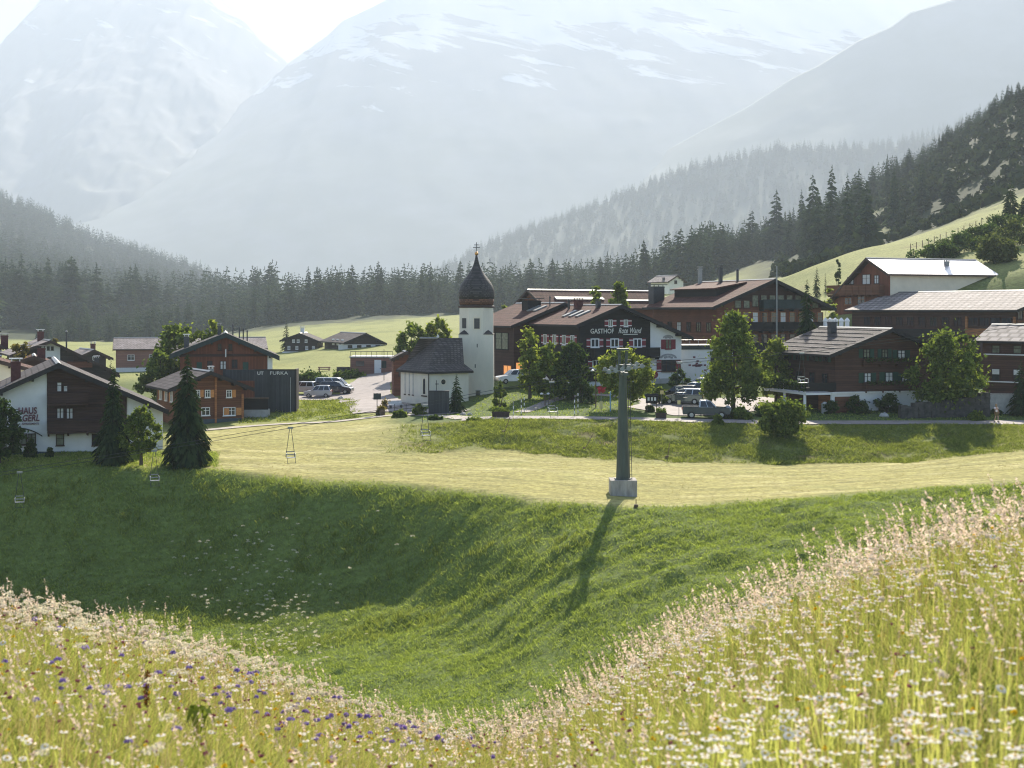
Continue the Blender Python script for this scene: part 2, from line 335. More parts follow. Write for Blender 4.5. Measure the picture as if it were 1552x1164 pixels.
# ================================================================ TERRAIN: one ground sheet
# ground profiles along lines of sight: (distance, height in metres) below the eye
def Z(py, D): return (HY - py) * D / FPX
FS = 3.0
def far(D): return D if D < 330 else 330 + (D-330)*FS      # the country behind the village lies this far out
farv = lambda D: np.where(D < 330, D, 330 + (D-330)*FS)
LEFTX = lambda D: 1 + 0.55*np.clip((D-480)/220, 0, 1)       # the left hill lies farther off still
def prof(items, ex=0.0):
    out = []
    for D, v in items:
        z = v[1] if isinstance(v, tuple) else Z(v, D)
        f = far(D)*(1 + ex*min(1, max(0, (D-480)/220))) if D < 2000 else far(D)*1.2
        out.append((f, z*f/D if D < 1300 else z))
    return out
h = lambda v: ('z', v)
PROF = {
 -500: [(2,h(-1.85)),(5,h(-1.95)),(13,h(-2.5)),(20,h(-5.5)),(30,h(-10.5)),(45,h(-16)),(65,h(-20.5)),(100,h(-22)),(108,h(-20.5)),(120,h(-12.6)),(140,h(-12.3)),(200,h(-11)),(350,h(-9)),(450,h(-5)),(550,h(12)),(700,h(45)),(850,h(85)),(950,h(95)),(1200,h(60)),(2500,h(-10))],
 -150: [(2,h(-1.85)),(5,h(-2.00)),(13,935),(20,h(-6)),(30,h(-11.5)),(45,h(-17)),(65,h(-21)),(103,h(-22)),(108.3,h(-20.5)),(119.2,h(-12.8)),(124,h(-12.55)),(140,h(-12.5)),(170,h(-12)),(200,h(-11)),(350,h(-9.5)),(450,h(-7)),(550,h(5)),(700,h(42)),(850,h(80)),(950,h(84)),(1200,h(40)),(2500,h(-15))],
 0:    [(2,h(-1.85)),(5,h(-2.02)),(13,955),(20,h(-6.5)),(30,h(-12)),(45,h(-17.5)),(65,h(-21)),(104,h(-22)),(108.6,h(-20.5)),(118.6,h(-13.0)),(124,h(-12.55)),(140,h(-12.5)),(170,h(-12)),(200,h(-11)),(350,h(-10)),(450,h(-9)),(550,h(0)),(700,h(33)),(850,h(64)),(920,h(66)),(1200,h(30)),(2500,h(-18))],
 150:  [(2,h(-1.85)),(5,h(-2.06)),(13,985),(20,h(-7)),(30,h(-12.3)),(45,h(-17.8)),(65,h(-21.2)),(103,h(-22)),(107.5,h(-20.8)),(117.5,h(-13.1)),(124,h(-12.6)),(140,h(-12.3)),(170,h(-12)),(200,h(-11.4)),(260,h(-10.8)),(350,h(-10)),(450,h(-10)),(560,h(-4)),(700,h(14)),(850,h(37)),(920,h(38)),(1200,h(15)),(2500,h(-20))],
 300:  [(2,h(-1.85)),(5,h(-2.10)),(13.5,1020),(20,h(-7.3)),(30,h(-12.6)),(45,h(-18)),(65,h(-21.4)),(100,h(-22.5)),(106,h(-21.2)),(116.4,h(-13.2)),(125,h(-12.6)),(135,h(-12)),(150,h(-12)),(185,h(-11)),(250,h(-10.5)),(300,h(-10)),(420,h(-9)),(500,h(-9)),(600,h(-2)),(750,h(12)),(850,h(19)),(920,h(19)),(1200,h(0)),(2500,h(-20))],
 450:  [(2,h(-1.85)),(5,h(-2.14)),(14,1075),(20,h(-7.5)),(30,h(-12.8)),(45,h(-18)),(65,h(-21.5)),(85,h(-22.2)),(97,h(-22.3)),(103.5,h(-21.2)),(113.6,h(-13.6)),(125,h(-12.9)),(140,h(-11.6)),(150,h(-11.5)),(160,h(-11.0)),(185,h(-11.7)),(215,h(-10.5)),(260,h(-10)),(300,h(-9.4)),(420,h(-5.5)),(500,h(-3)),(620,h(-2)),(750,h(-8)),(1000,h(-15)),(2500,h(-20))],
 500:  [(2,h(-1.85)),(5,h(-2.15)),(14.3,1095),(20,h(-7.6)),(30,h(-12.8)),(45,h(-18)),(65,h(-21.5)),(85,h(-22)),(95,h(-22)),(102,h(-21.3)),(112.6,h(-13.8)),(125,h(-13)),(140,h(-11.7)),(150,h(-11.4)),(160,h(-11.1)),(185,h(-11.7)),(200,h(-11.2)),(250,h(-9.2)),(300,h(-8)),(420,h(-5)),(500,h(-2)),(620,h(0)),(750,h(-8)),(1000,h(-8)),(2500,h(-20))],
 600:  [(2,h(-1.85)),(5,h(-2.18)),(15,1130),(20,h(-7.6)),(30,h(-12.6)),(45,h(-17.6)),(62,h(-21)),(78,h(-21.3)),(92,h(-21.3)),(101,h(-20.6)),(112,h(-13.8)),(125,h(-13)),(138,h(-11.4)),(143,h(-11)),(155,h(-10.9)),(165,h(-10.8)),(185,h(-11)),(215,h(-9.6)),(240,h(-8.4)),(290,h(-7)),(420,h(-4)),(500,h(-1)),(620,h(1)),(750,h(-8)),(1000,h(-10)),(2500,h(-20))],
 680:  [(2,h(-1.85)),(5,h(-2.20)),(15,1148),(20,h(-7.4)),(30,h(-12.2)),(45,h(-17)),(60,h(-20.3)),(76,h(-20.9)),(88,h(-20.9)),(97,h(-19.8)),(109,h(-13.85)),(125,h(-13)),(135,h(-11.8)),(140,h(-11.0)),(155,h(-10.9)),(165,h(-10.5)),(185,h(-10.4)),(215,h(-9.3)),(250,h(-7.6)),(300,h(-6)),(420,h(-3)),(500,h(-1)),(620,h(1)),(750,h(-8)),(1000,h(-10)),(2500,h(-20))],
 750:  [(2,h(-1.85)),(5,h(-2.20)),(15,1150),(20,h(-7.2)),(30,h(-11.8)),(45,h(-16.4)),(58,h(-19.6)),(70,h(-20.5)),(81,h(-20.6)),(93,h(-19)),(106.5,h(-13.9)),(125,h(-12.9)),(128,h(-12.6)),(137.5,h(-10.8)),(143,h(-10.6)),(155,h(-10.4)),(165,h(-9.9)),(172,h(-9.3)),(200,h(-8)),(300,h(-5)),(420,h(-3)),(500,h(0)),(620,h(2)),(750,h(-6)),(1000,h(-10)),(2500,h(-20))],
 850:  [(2,h(-1.85)),(5,h(-2.18)),(14,1130),(20,h(-7)),(30,h(-11.4)),(45,h(-15.6)),(57,h(-18.6)),(69,h(-19.7)),(80,h(-19.1)),(90,h(-17.2)),(103,h(-14)),(120,h(-13.4)),(127,h(-13.1)),(138,h(-10.8)),(143,h(-10.6)),(150,h(-10.3)),(165,h(-9.5)),(180,h(-8.6)),(250,h(-5)),(350,h(-3)),(480,h(0)),(600,h(3)),(750,h(-5)),(1000,h(-10)),(2500,h(-20))],
 950:  [(2,h(-1.85)),(5,h(-2.12)),(13,1060),(20,h(-6.6)),(30,h(-10.8)),(45,h(-15)),(60,h(-18.3)),(70,h(-18.9)),(79,h(-18.2)),(89,h(-16.7)),(101,h(-14.15)),(120,h(-13.7)),(127.5,h(-13.4)),(138,h(-10.9)),(143,h(-10.7)),(150,h(-10.3)),(165,h(-9.4)),(180,h(-8.5)),(250,h(-4.5)),(350,h(-1)),(480,h(2)),(600,h(6)),(750,h(0)),(1000,h(-8)),(2500,h(-20))],
 1050: [(2,h(-1.85)),(5,h(-2.06)),(12.4,1010),(20,h(-6)),(30,h(-10)),(45,h(-14.3)),(60,h(-17.3)),(68,h(-17.9)),(78,h(-17.4)),(89,h(-16.2)),(101.8,h(-14.15)),(120,h(-13.9)),(128,h(-13.7)),(138.5,h(-11.1)),(143,h(-10.9)),(150,h(-10.5)),(165,h(-9.6)),(180,h(-8.8)),(250,h(-4)),(300,h(-1)),(400,h(5)),(480,h(10)),(600,h(14)),(750,h(10)),(1000,h(0)),(2500,h(-20))],
 1200: [(2,h(-1.85)),(5,h(-1.98)),(11.5,945),(20,h(-5.6)),(30,h(-9)),(45,h(-13.3)),(62,h(-16.2)),(72,h(-16.7)),(80,h(-16.4)),(92,h(-15.4)),(104.5,h(-13.95)),(120,h(-14)),(128,h(-13.9)),(139,h(-11.3)),(143,h(-11.1)),(150,h(-10.7)),(165,h(-10)),(190,h(-8.5)),(220,h(-5)),(260,h(0)),(300,h(7.5)),(340,h(8)),(390,h(10)),(480,h(22)),(560,h(27)),(750,h(20)),(1000,h(10)),(2500,h(-20))],
 1300: [(2,h(-1.85)),(5,h(-1.92)),(11,910),(20,h(-5.1)),(30,h(-8.3)),(45,h(-12.6)),(62,h(-15.4)),(78,h(-16)),(92,h(-15.4)),(106,h(-13.8)),(120,h(-13.9)),(128,h(-13.8)),(139,h(-11.3)),(143,h(-11.1)),(150,h(-10.6)),(165,h(-10.2)),(190,h(-9.5)),(205,h(-6.5)),(222,h(-1.0)),(250,h(4)),(300,h(13)),(330,h(13.5)),(380,h(15)),(470,h(33)),(560,h(42)),(750,h(30)),(1000,h(15)),(2500,h(-20))],
 1400: [(2,h(-1.85)),(5,h(-1.86)),(10.5,878),(20,h(-4.7)),(30,h(-7.8)),(45,h(-12)),(65,h(-15)),(82,h(-15.8)),(94,h(-15.2)),(108,h(-13.6)),(120,h(-13.7)),(129,h(-13.4)),(139,h(-11.3)),(143,h(-11.1)),(150,h(-10.5)),(165,h(-10.2)),(190,h(-9.8)),(206,h(-7.5)),(224,h(2.5)),(250,h(8)),(320,h(17.5)),(345,h(17.5)),(385,h(22)),(450,h(45)),(560,h(58)),(750,h(45)),(1000,h(25)),(2500,h(-20))],
 1552: [(2,h(-1.85)),(5,h(-1.78)),(10,838),(20,h(-4.2)),(30,h(-7.2)),(45,h(-11.4)),(65,h(-14.6)),(82,h(-15.5)),(95,h(-15)),(110,h(-13.55)),(122,h(-13)),(133,h(-12.1)),(139,h(-11.3)),(143,h(-11.1)),(150,h(-10.5)),(165,h(-10)),(186,h(-9.8)),(202,h(-6)),(222,h(6)),(260,h(14)),(310,h(23)),(340,h(25)),(380,h(35)),(430,h(64)),(560,h(85)),(750,h(70)),(1000,h(40)),(2500,h(-20))],
 1800: [(2,h(-1.85)),(5,h(-1.60)),(9.5,785),(20,h(-3.6)),(30,h(-6.5)),(45,h(-10.8)),(65,h(-14)),(85,h(-15)),(98,h(-14.5)),(112,h(-13.3)),(122,h(-12.6)),(133,h(-11.9)),(139,h(-11.2)),(143,h(-11)),(150,h(-10)),(165,h(-7)),(190,h(0)),(220,h(10)),(260,h(19)),(310,h(32)),(340,h(36)),(380,h(52)),(430,h(90)),(560,h(120)),(750,h(110)),(1000,h(60)),(2500,h(-20))],
 2250: [(2,h(-1.85)),(5,h(-1.30)),(9,h(-0.9)),(20,h(-3)),(30,h(-5.8)),(45,h(-10)),(65,h(-13)),(85,h(-14)),(98,h(-13.6)),(112,h(-12.8)),(133,h(-11.7)),(143,h(-10.8)),(150,h(-9)),(190,h(4)),(220,h(15)),(260,h(26)),(310,h(40)),(340,h(46)),(430,h(100)),(560,h(140)),(750,h(140)),(1000,h(90)),(2500,h(-10))],
}
cols = np.array(sorted(PROF)); 
gD = np.concatenate([np.arange(-9, 2, 1.0), np.arange(2.0, 20, 0.25), np.arange(20, 84, 1.0), np.arange(84, 172, 0.5), np.arange(172, 330, 1.5),
                     np.geomspace(330, 4200, 190), np.geomspace(4500, 14500, 16)])
gP = np.arange(-1100, 2701, 7.5)
wid = lambda D: np.where(D > 60, D, np.sqrt(np.maximum(D, 0)**2 + 100*(1 - np.clip(D/60, 0, 1))))     # width scale of a row
Zc = np.zeros((len(gD), len(cols)))
for j, c in enumerate(cols):
    p = prof(PROF[c], .55 if c <= 300 else (.25 if c < 480 else 0)); Zc[:, j] = np.interp(np.maximum(gD, 4), [a[0] for a in p], [a[1] for a in p])
gW = wid(gD); DD, GP = np.meshgrid(gD, gP, indexing='ij')
XX = (GP - CX) * gW[:, None] / FPX
PP = np.clip(CX + XX * FPX / np.maximum(DD, 4), -500, 2250)
gZ = np.zeros(DD.shape)
for i in range(len(gD)):
    gZ[i] = np.interp(PP[i], cols, Zc[i])
def smooth_cols(A, k):
    w = np.hanning(2*k+3)[1:-1]; w /= w.sum()
    P = np.pad(A, ((0,0),(k,k)), mode='edge')
    return sum(w[t] * P[:, t:t+A.shape[1]] for t in range(2*k+1))
def smooth_rows(A, k):
    w = np.hanning(2*k+3)[1:-1]; w /= w.sum()
    P = np.pad(A, ((k,k),(0,0)), mode='edge')
    return sum(w[t] * P[t:t+A.shape[0]] for t in range(2*k+1))
gZ = smooth_cols(gZ, 6)
gZ = smooth_rows(gZ, 2)
crest_px = [-500,-150,0,150,300,450,500,600,680,750,850,950,1050,1200,1300,1400,1552,1800,2250]
crest_D  = [120,119.5,119,118,117,114,113,112,109,106.5,103,101,101.8,104.5,106,108,110,112,112]
def crest(px): return np.interp(px, crest_px, crest_D)
def sstep(a, b, x):
    t = np.clip((x - a) / (b - a), 0, 1); return t*t*(3-2*t)
CR = crest(PP)
DX = DD; DD = np.where(DD > 330, 330 + (DD-330)/FS, DD)      # the tables below count in table distance
w_slope = sstep(50, 75, DD) * (1 - sstep(CR - 1, CR + 1.5, DD))
w_bank = sstep(127, 131, DD) * (1 - sstep(138.2, 139.2, DD)) * sstep(560, 700, PP) * (1 - sstep(1500, 1560, PP))
w_lbank = sstep(147, 152, DD) * (1 - sstep(178, 184, DD)) * sstep(380, 440, PP) * (1 - sstep(520, 580, PP))
bump = fbm(XX/2.6, DD/2.6, 4, 3)
stri = fbm((-0.6*XX + 0.8*DD)/1.9, (0.8*XX + 0.6*DD)/13.0, 4, 11); stri = np.abs(stri)*1.6 - 0.4     # cattle terracing on the slopes
gZ += w_slope * (0.30*bump + 0.38*stri*(0.25+0.75*sstep(560, 800, PP))) + 0.4*w_bank*bump + w_lbank*(0.3*bump)
gZ += (sstep(CR+1, CR+4, DD)*(1-sstep(126,130,DD))) * 0.07*fbm(XX/3.0, DD/1.2, 3, 21)
gZ += sstep(205, 260, DD) * (1-sstep(1200, 1500, DD)) * (0.4 + 0.005*np.maximum(DD-300,0)) * fbm(XX/14, DX/14, 4, 31)
gZ += (w_slope + .8*w_bank)*0.10*fbm(XX/0.9, DD/1.1, 3, 91)
gZ += (1 - sstep(17, 30, DD)) * 0.05 * fbm(XX/0.8, DD/0.8, 3, 5)

def gz(x, y):
    """height of the ground sheet at world x, y (bilinear on its own grid)"""
    x = np.asarray(x, float); y = np.asarray(y, float)
    d = np.clip(y, gD[0], gD[-1] - 1e-3); p = np.clip(x / wid(d) * FPX + CX, gP[0], gP[-1] - 1e-3)
    i = np.clip(np.searchsorted(gD, d, side='right') - 1, 0, len(gD)-2)
    j = np.clip(((p - gP[0]) / 7.5).astype(int), 0, len(gP)-2)
    fd = (d - gD[i]) / (gD[i+1] - gD[i]); fp = (p - gP[0]) / 7.5 - j
    return (gZ[i,j]*(1-fp)+gZ[i,j+1]*fp)*(1-fd) + (gZ[i+1,j]*(1-fp)+gZ[i+1,j+1]*fp)*fd
def gp(px, D):
    """point on the ground below pixel column px at distance D"""
    x = (px - CX) * D / FPX
    return Vector((x, D, float(gz(x, D))))

# ---- ground colour by kind of ground (one base colour each, plus mottling)
def lerp(A, c, w): return A * (1 - w[..., None]) + np.array(c) * w[..., None]
A = np.zeros(DD.shape + (3,)) + np.array((0.070, 0.095, 0.026))
jit = 3.0 * fbm(XX/4, DD/4, 3, 41)
A = lerp(A, (0.135, 0.175, 0.046), sstep(45, 60, DD))
mead = sstep(CR - 0.5, CR + 2.5, DD + 0.35*jit)
A = lerp(A, (0.330, 0.300, 0.105), mead)
gm = fbm(XX/5, DD/2.2, 4, 51)
A = lerp(A, (0.285, 0.275, 0.095), mead * sstep(0.05, 0.6, gm) * 0.8)
A = lerp(A, (0.470, 0.420, 0.190), mead * sstep(0.1, 0.7, fbm(XX/7+9, DD/1.3, 4, 57)) * 0.8)
row = np.sin((DD - CR)*2*np.pi/2.3 + 1.5*fbm(XX/9, DD/9, 2, 58)) * (0.5+fbm(XX/6, DD/3, 3, 59))
A = A * (1 + 0.13*np.clip(row, -1, 1)*mead*(1-sstep(128,133,DD)))[..., None]
trk = np.exp(-((DD - CR - 7 - 2*np.sin(XX/14))/0.35)**2) + np.exp(-((DD - CR - 8.7 - 2*np.sin(XX/14))/0.35)**2)
A = lerp(A, (0.17, 0.165, 0.06), trk * mead * 0.55 * np.clip(0.6 + fbm(XX/5, DD/5, 3, 60), 0, 1))
bk = sstep(126, 131, DD + 0.5*jit) * sstep(540, 680, PP)
bk = bk * (1 - sstep(1490, 1560, PP) * (1 - sstep(139, 143, DD)))
A = lerp(A, (0.165, 0.185, 0.052), bk)
A = lerp(A, (0.190, 0.130, 0.060), bk * (1 - sstep(138.5, 141, DD)) * sstep(0.05, 0.6, fbm(XX/2.2, DD/1.5, 4, 61)) * 0.8)
vl = sstep(139, 142, DD) * sstep(560, 640, PP) 
A = lerp(A, (0.090, 0.125, 0.036), vl)
vl2 = sstep(143, 148, DD) * (1 - sstep(540, 600, PP))
A = lerp(A, (0.230, 0.250, 0.075), vl2)
A = lerp(A, (0.110, 0.140, 0.045), sstep(120, 126, DD) * (1 - sstep(200, 330, PP)))
pas = sstep(212, 235, DD)
A = lerp(A, (0.255, 0.265, 0.095), pas)
A = lerp(A, (0.160, 0.180, 0.060), pas * sstep(0.0, 0.6, fbm(XX/9, DD/16, 4, 71)) * 0.7)
A = lerp(A, (0.200, 0.150, 0.085), pas * sstep(0.25, 0.7, fbm(XX/6, DD/9, 4, 73)) * 0.5 * sstep(1100, 1250, PP))
fo = sstep(420, 450, DD - 30*sstep(500, 700, PP)*(1-sstep(900,1000,PP)) + 4*jit)
fo = np.maximum(fo, sstep(340, 372, DD + 4*jit) * sstep(1080, 1180, PP))
A = lerp(A, (0.040, 0.052, 0.027), fo)
A = lerp(A, (0.135, 0.150, 0.052), fo * sstep(0.12, 0.5, fbm(XX/22, DD/16, 4, 81)) * sstep(1040, 1100, PP) * (1-sstep(1330,1420,PP)) * 0.9)
A = lerp(A, (0.065, 0.065, 0.055), fo * sstep(0.3, 0.6, fbm(XX/12, DD/9, 4, 83)) * sstep(1300, 1380, PP) * 0.7)

def ground_mat():
    m, nt, out = new_mat('alpine_ground')
    b = N(nt, 'ShaderNodeBsdfPrincipled', Roughness=0.95); b.inputs['Specular IOR Level'].default_value = 0.1
    at_ = N(nt, 'ShaderNodeAttribute', attribute_name='ground_kind')
    tc = N(nt, 'ShaderNodeTexCoord')
    n1 = N(nt, 'ShaderNodeTexNoise', Scale=2.2, Detail=8.0, Roughness=0.72); nt.links.new(tc.outputs['Object'], n1.inputs['Vector'])
    mp = N(nt, 'ShaderNodeMapping'); mp.inputs['Scale'].default_value = (0.35, 2.4, 1.0); nt.links.new(tc.outputs['Object'], mp.inputs['Vector'])
    n2 = N(nt, 'ShaderNodeTexNoise', Scale=1.0, Detail=7.0, Roughness=0.7); nt.links.new(mp.outputs[0], n2.inputs['Vector'])
    r1 = N(nt, 'ShaderNodeMapRange'); r1.inputs[1].default_value=0.32; r1.inputs[2].default_value=0.68; r1.inputs[3].default_value=0.62; r1.inputs[4].default_value=1.36; nt.links.new(n1.outputs[0], r1.inputs[0])
    r2 = N(nt, 'ShaderNodeMapRange'); r2.inputs[1].default_value=0.35; r2.inputs[2].default_value=0.65; r2.inputs[3].default_value=0.78; r2.inputs[4].default_value=1.18; nt.links.new(n2.outputs[0], r2.inputs[0])
    mm = N(nt, 'ShaderNodeMath', operation='MULTIPLY'); nt.links.new(r1.outputs[0], mm.inputs[0]); nt.links.new(r2.outputs[0], mm.inputs[1])
    ml = N(nt, 'ShaderNodeMix', data_type='RGBA', blend_type='MULTIPLY'); ml.inputs[0].default_value=1.0
    nt.links.new(at_.outputs['Color'], ml.inputs[6]); nt.links.new(mm.outputs[0], ml.inputs[7])
    nt.links.new(ml.outputs[2], b.inputs['Base Color'])
    bp = N(nt, 'ShaderNodeBump', Strength=0.5, Distance=0.12); nt.links.new(n1.outputs[0], bp.inputs['Height']); nt.links.new(bp.outputs[0], b.inputs['Normal'])
    nt.links.new(b.outputs[0], out.inputs[0])
    return m
nr, nc = DD.shape
idx = np.arange(nr*nc).reshape(nr, nc)
quads = np.stack([idx[:-1,:-1], idx[:-1,1:], idx[1:,1:], idx[1:,:-1]], -1).reshape(-1, 4)
me = mesh_np('ground', np.stack([XX, DX, gZ], -1).reshape(-1,3), quads, [ground_mat()], smooth=True)
ca = me.color_attributes.new('ground_kind', 'FLOAT_COLOR', 'POINT')
ca.data.foreach_set('color', np.concatenate([A.reshape(-1,3), np.ones((nr*nc,1))], 1).astype(np.float32).ravel())
tag(link('ground', me), kind='structure')

# ---------------------------------------------------------------- roads draped on the ground
def ribbon(name, pts, mat, lift=0.07, n=8, step=0.7):
    """pts: (px, D, width) centre line; draped strip"""
    P = [Vector(((px-CX)*D/FPX, D, 0)) for px, D, w in pts]; W = [w for *_, w in pts]
    dense = []
    for i in range(len(P)-1):
        k = max(2, int((P[i+1]-P[i]).length/step))
        for t in range(k):
            f = t/k; dense.append((P[i].lerp(P[i+1], f), W[i]*(1-f)+W[i+1]*f))
    dense.append((P[-1], W[-1]))
    C = np.array([tuple(p) for p, w in dense]); Wd = np.array([w for p, w in dense])
    for _ in range(6): C[1:-1] = (C[:-2]+2*C[1:-1]+C[2:])/4
    T = np.gradient(C, axis=0); T /= np.linalg.norm(T[:, :2], axis=1)[:, None]
    Nn = np.stack([-T[:,1], T[:,0]], -1)
    s = np.linspace(-0.5, 0.5, n)
    wob = 1 + 0.06*fbm(np.arange(len(C))*0.35, np.zeros(len(C)), 3, 5)
    G = C[:, None, :2] + Nn[:, None, :]*(s[None,:,None]*(Wd*wob)[:,None,None])
    zz = gz(G[...,0], G[...,1]) + lift
    V = np.concatenate([G, zz[...,None]], -1)
    ii = np.arange(V.shape[0]*n).reshape(-1, n)
    q = np.stack([ii[:-1,:-1], ii[:-1,1:], ii[1:,1:], ii[1:,:-1]], -1).reshape(-1,4)
    o = link(name, mesh_np(name, V.reshape(-1,3), q, [mat], smooth=True))
    return tag(o, kind='structure')
ribbon('road', [(700,141.0,2.2),(760,140.9,2.4),(850,140.7,2.6),(950,140.6,2.6),(1060,140.8,2.8),(1200,141.0,2.8),(1350,141,2.8),(1480,141,3.0),(1640,141,3.0),(1800,141,3)], M['asphalt'], 0.08)
ribbon('gravel_path', [(300,141,1.6),(350,143,1.8),(400,144.5,1.4),(450,145,1.3),(520,146,1.3),(580,148,1.4),(620,149,1.8),(680,146,2.0),(705,142,2.2)], M['gravel'], 0.06, 6)
ribbon('village_road', [(586,153,7.0),(572,163,7.0),(560,174,7.0),(552,186,7.0),(556,200,6.5),(575,214,6.0),(604,226,6),(640,236,6)], M['asphalt'], 0.10, 14)
ribbon('car_park', [(438,187,8),(470,187,8.5),(500,187,8.5),(552,187,8)], M['asphalt'], 0.06, 14)
ribbon('forecourt', [(580,158,5),(620,154,5),(650,152,4.5),(700,150,4)], M['asphalt'], 0.075, 12)
ribbon('parking_lot', [(985,147.5,7),(1030,150,11),(1080,153,11),(1120,157,8),(1190,160,7)], M['asphalt'], 0.06, 18)
ribbon('footpath', [(790,146,1.5),(810,150,1.6),(830,156,1.6),(860,160,1.8),(910,162,1.8),(960,158,2.0),(1000,153,3)], M['asphalt'], 0.055, 6)

# ---------------------------------------------------------------- mountains
def rock_mat(name, rock, green, snow, snow_lo, snow_hi, snow_amt, sc):
    m, nt, out = new_mat(name)
    b = N(nt, 'ShaderNodeBsdfPrincipled', Roughness=0.95); b.inputs['Specular IOR Level'].default_value = 0.1
    tc = N(nt, 'ShaderNodeTexCoord'); sp = N(nt, 'ShaderNodeSeparateXYZ'); nt.links.new(tc.outputs['Object'], sp.inputs[0])
    n1 = N(nt, 'ShaderNodeTexNoise', Scale=0.004*sc, Detail=10.0, Roughness=0.62); nt.links.new(tc.outputs['Object'], n1.inputs['Vector'])
    mp = N(nt, 'ShaderNodeMapping'); mp.inputs['Scale'].default_value = (0.30, 0.5, 1.5)
    m0 = N(nt, 'ShaderNodeMapping'); m0.inputs['Rotation'].default_value = (0, R(-24), 0); nt.links.new(tc.outputs['Object'], m0.inputs['Vector'])
    nt.links.new(m0.outputs[0], mp.inputs['Vector'])
    n2 = N(nt, 'ShaderNodeTexNoise', Scale=0.0060*sc, Detail=9.0, Roughness=0.62, Distortion=0.5); nt.links.new(mp.outputs[0], n2.inputs['Vector'])
    hh = N(nt, 'ShaderNodeMapRange'); hh.inputs[1].default_value = snow_lo; hh.inputs[2].default_value = snow_hi; nt.links.new(sp.outputs['Z'], hh.inputs[0])
    mg = N(nt, 'ShaderNodeMix', data_type='RGBA'); mg.inputs[6].default_value = rgba(green); mg.inputs[7].default_value = rgba(rock)
    ad = N(nt, 'ShaderNodeMath', operation='MULTIPLY_ADD'); ad.inputs[1].default_value = 0.9; nt.links.new(hh.outputs[0], ad.inputs[0]); nt.links.new(n1.outputs[0], ad.inputs[2])
    rr = N(nt, 'ShaderNodeMapRange'); rr.inputs[1].default_value = 0.45; rr.inputs[2].default_value = 0.85; nt.links.new(ad.outputs[0], rr.inputs[0]); nt.links.new(rr.outputs[0], mg.inputs[0])
    vm = N(nt, 'ShaderNodeMapRange'); vm.inputs[1].default_value=0.3; vm.inputs[2].default_value=0.7; vm.inputs[3].default_value=0.93; vm.inputs[4].default_value=1.07; nt.links.new(n1.outputs[0], vm.inputs[0])
    m2 = N(nt, 'ShaderNodeMix', data_type='RGBA', blend_type='MULTIPLY'); m2.inputs[0].default_value=1.0; nt.links.new(mg.outputs[2], m2.inputs[6]); nt.links.new(vm.outputs[0], m2.inputs[7])
    sn = N(nt, 'ShaderNodeMath', operation='MULTIPLY_ADD'); sn.inputs[1].default_value = snow_amt; nt.links.new(hh.outputs[0], sn.inputs[0]); nt.links.new(n2.outputs[0], sn.inputs[2])
    sr = N(nt, 'ShaderNodeMapRange'); sr.inputs[1].default_value = 0.80; sr.inputs[2].default_value = 0.86; nt.links.new(sn.outputs[0], sr.inputs[0])
    ms = N(nt, 'ShaderNodeMix', data_type='RGBA'); ms.inputs[7].default_value = rgba(snow); nt.links.new(m2.outputs[2], ms.inputs[6]); nt.links.new(sr.outputs[0], ms.inputs[0])
    nt.links.new(ms.outputs[2], b.inputs['Base Color']); nt.links.new(b.outputs[0], out.inputs[0])
    return m

def mountain(name, D, sky, front, zb, mat, rough, seed, gul=1.0, p0=-500, p1=2100, nx=620, ny=150, back=0.35, jag=1.0):
    """a ridge seen end to end: skyline heights from (px, py); slopes fall towards us over 'front' metres"""
    px = np.linspace(p0, p1, nx); sx = np.array([a for a, b in sky]); sy = np.array([b for a, b in sky])
    top = (HY - np.interp(px, sx, sy)) * D / FPX
    t = np.concatenate([np.linspace(0, 1, ny), 1 + np.linspace(0.04, 1, 24)*back])   # 0 foot .. 1 ridge .. back
    x = (px - CX) * D / FPX
    Xg, Tg = np.meshgrid(x, t); Tp = np.meshgrid(top, t)[0]
    up = np.where(Tg <= 1, Tg, 1 - (Tg-1)/back)
    Zg = zb + (Tp - zb) * (0.85*up + 0.15*up**2)
    Yg = D - front*(1 - Tg)
    H = np.maximum(Tp - zb, 1)
    env = np.clip(4*up*(1-up), 0, 1)*0.9 + 0.10*jag
    fs = .5 if gul > 2.2 else 1
    rn = fbm(Xg/(front*0.42*fs), Yg/(front*0.42*fs), 7, seed, 0.52)
    rid = 1 - np.abs(fbm(Xg/(front*0.30*fs)+3, Yg/(front*0.9*fs), 6, seed+20, 0.55))*2
    Zg += env * rough * ((0.75 if gul < 1.5 else 0.40)*rn + 0.35*gul*(rid-0.5))
    Zg = np.maximum(Zg, zb)
    i = np.arange(Xg.size).reshape(Xg.shape)
    q = np.stack([i[:-1,:-1], i[:-1,1:], i[1:,1:], i[1:,:-1]], -1).reshape(-1,4)
    o = link(name, mesh_np(name, np.stack([Xg,Yg,Zg], -1).reshape(-1,3), q, [mat], smooth=False))
    tag(o, kind='structure')
    return Xg, Yg, Zg
m_rock = rock_mat('snow_streaked_rock', (0.30,0.31,0.32), (0.24,0.26,0.24), (0.85,0.86,0.88), 700, 1900, 0.52, 0.9)  # tones of this and the far rock lightened to stand in for haze
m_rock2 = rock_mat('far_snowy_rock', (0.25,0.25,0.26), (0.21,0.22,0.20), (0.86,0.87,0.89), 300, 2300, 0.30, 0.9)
m_ridge = rock_mat('haze_paled_wooded_ridge', (0.23,0.24,0.23), (0.15,0.17,0.14), (0.7,0.7,0.7), 900, 2600, 0.25, 0.9)  # ridge colours paled, part of the haze is put into them
mountain('mountain', 9500, [(-600,420),(-300,330),(-100,170),(0,105),(14,75),(22,50),(50,22),(62,0),(80,-14),(140,-22),(250,-22),(305,-14),(325,-2),(372,32),(392,58),(437,95),(520,180),(640,300),(760,380),(1000,420),(2100,430)], 4000, -20, m_rock2, 150, 101, 2.4, p1=1300)
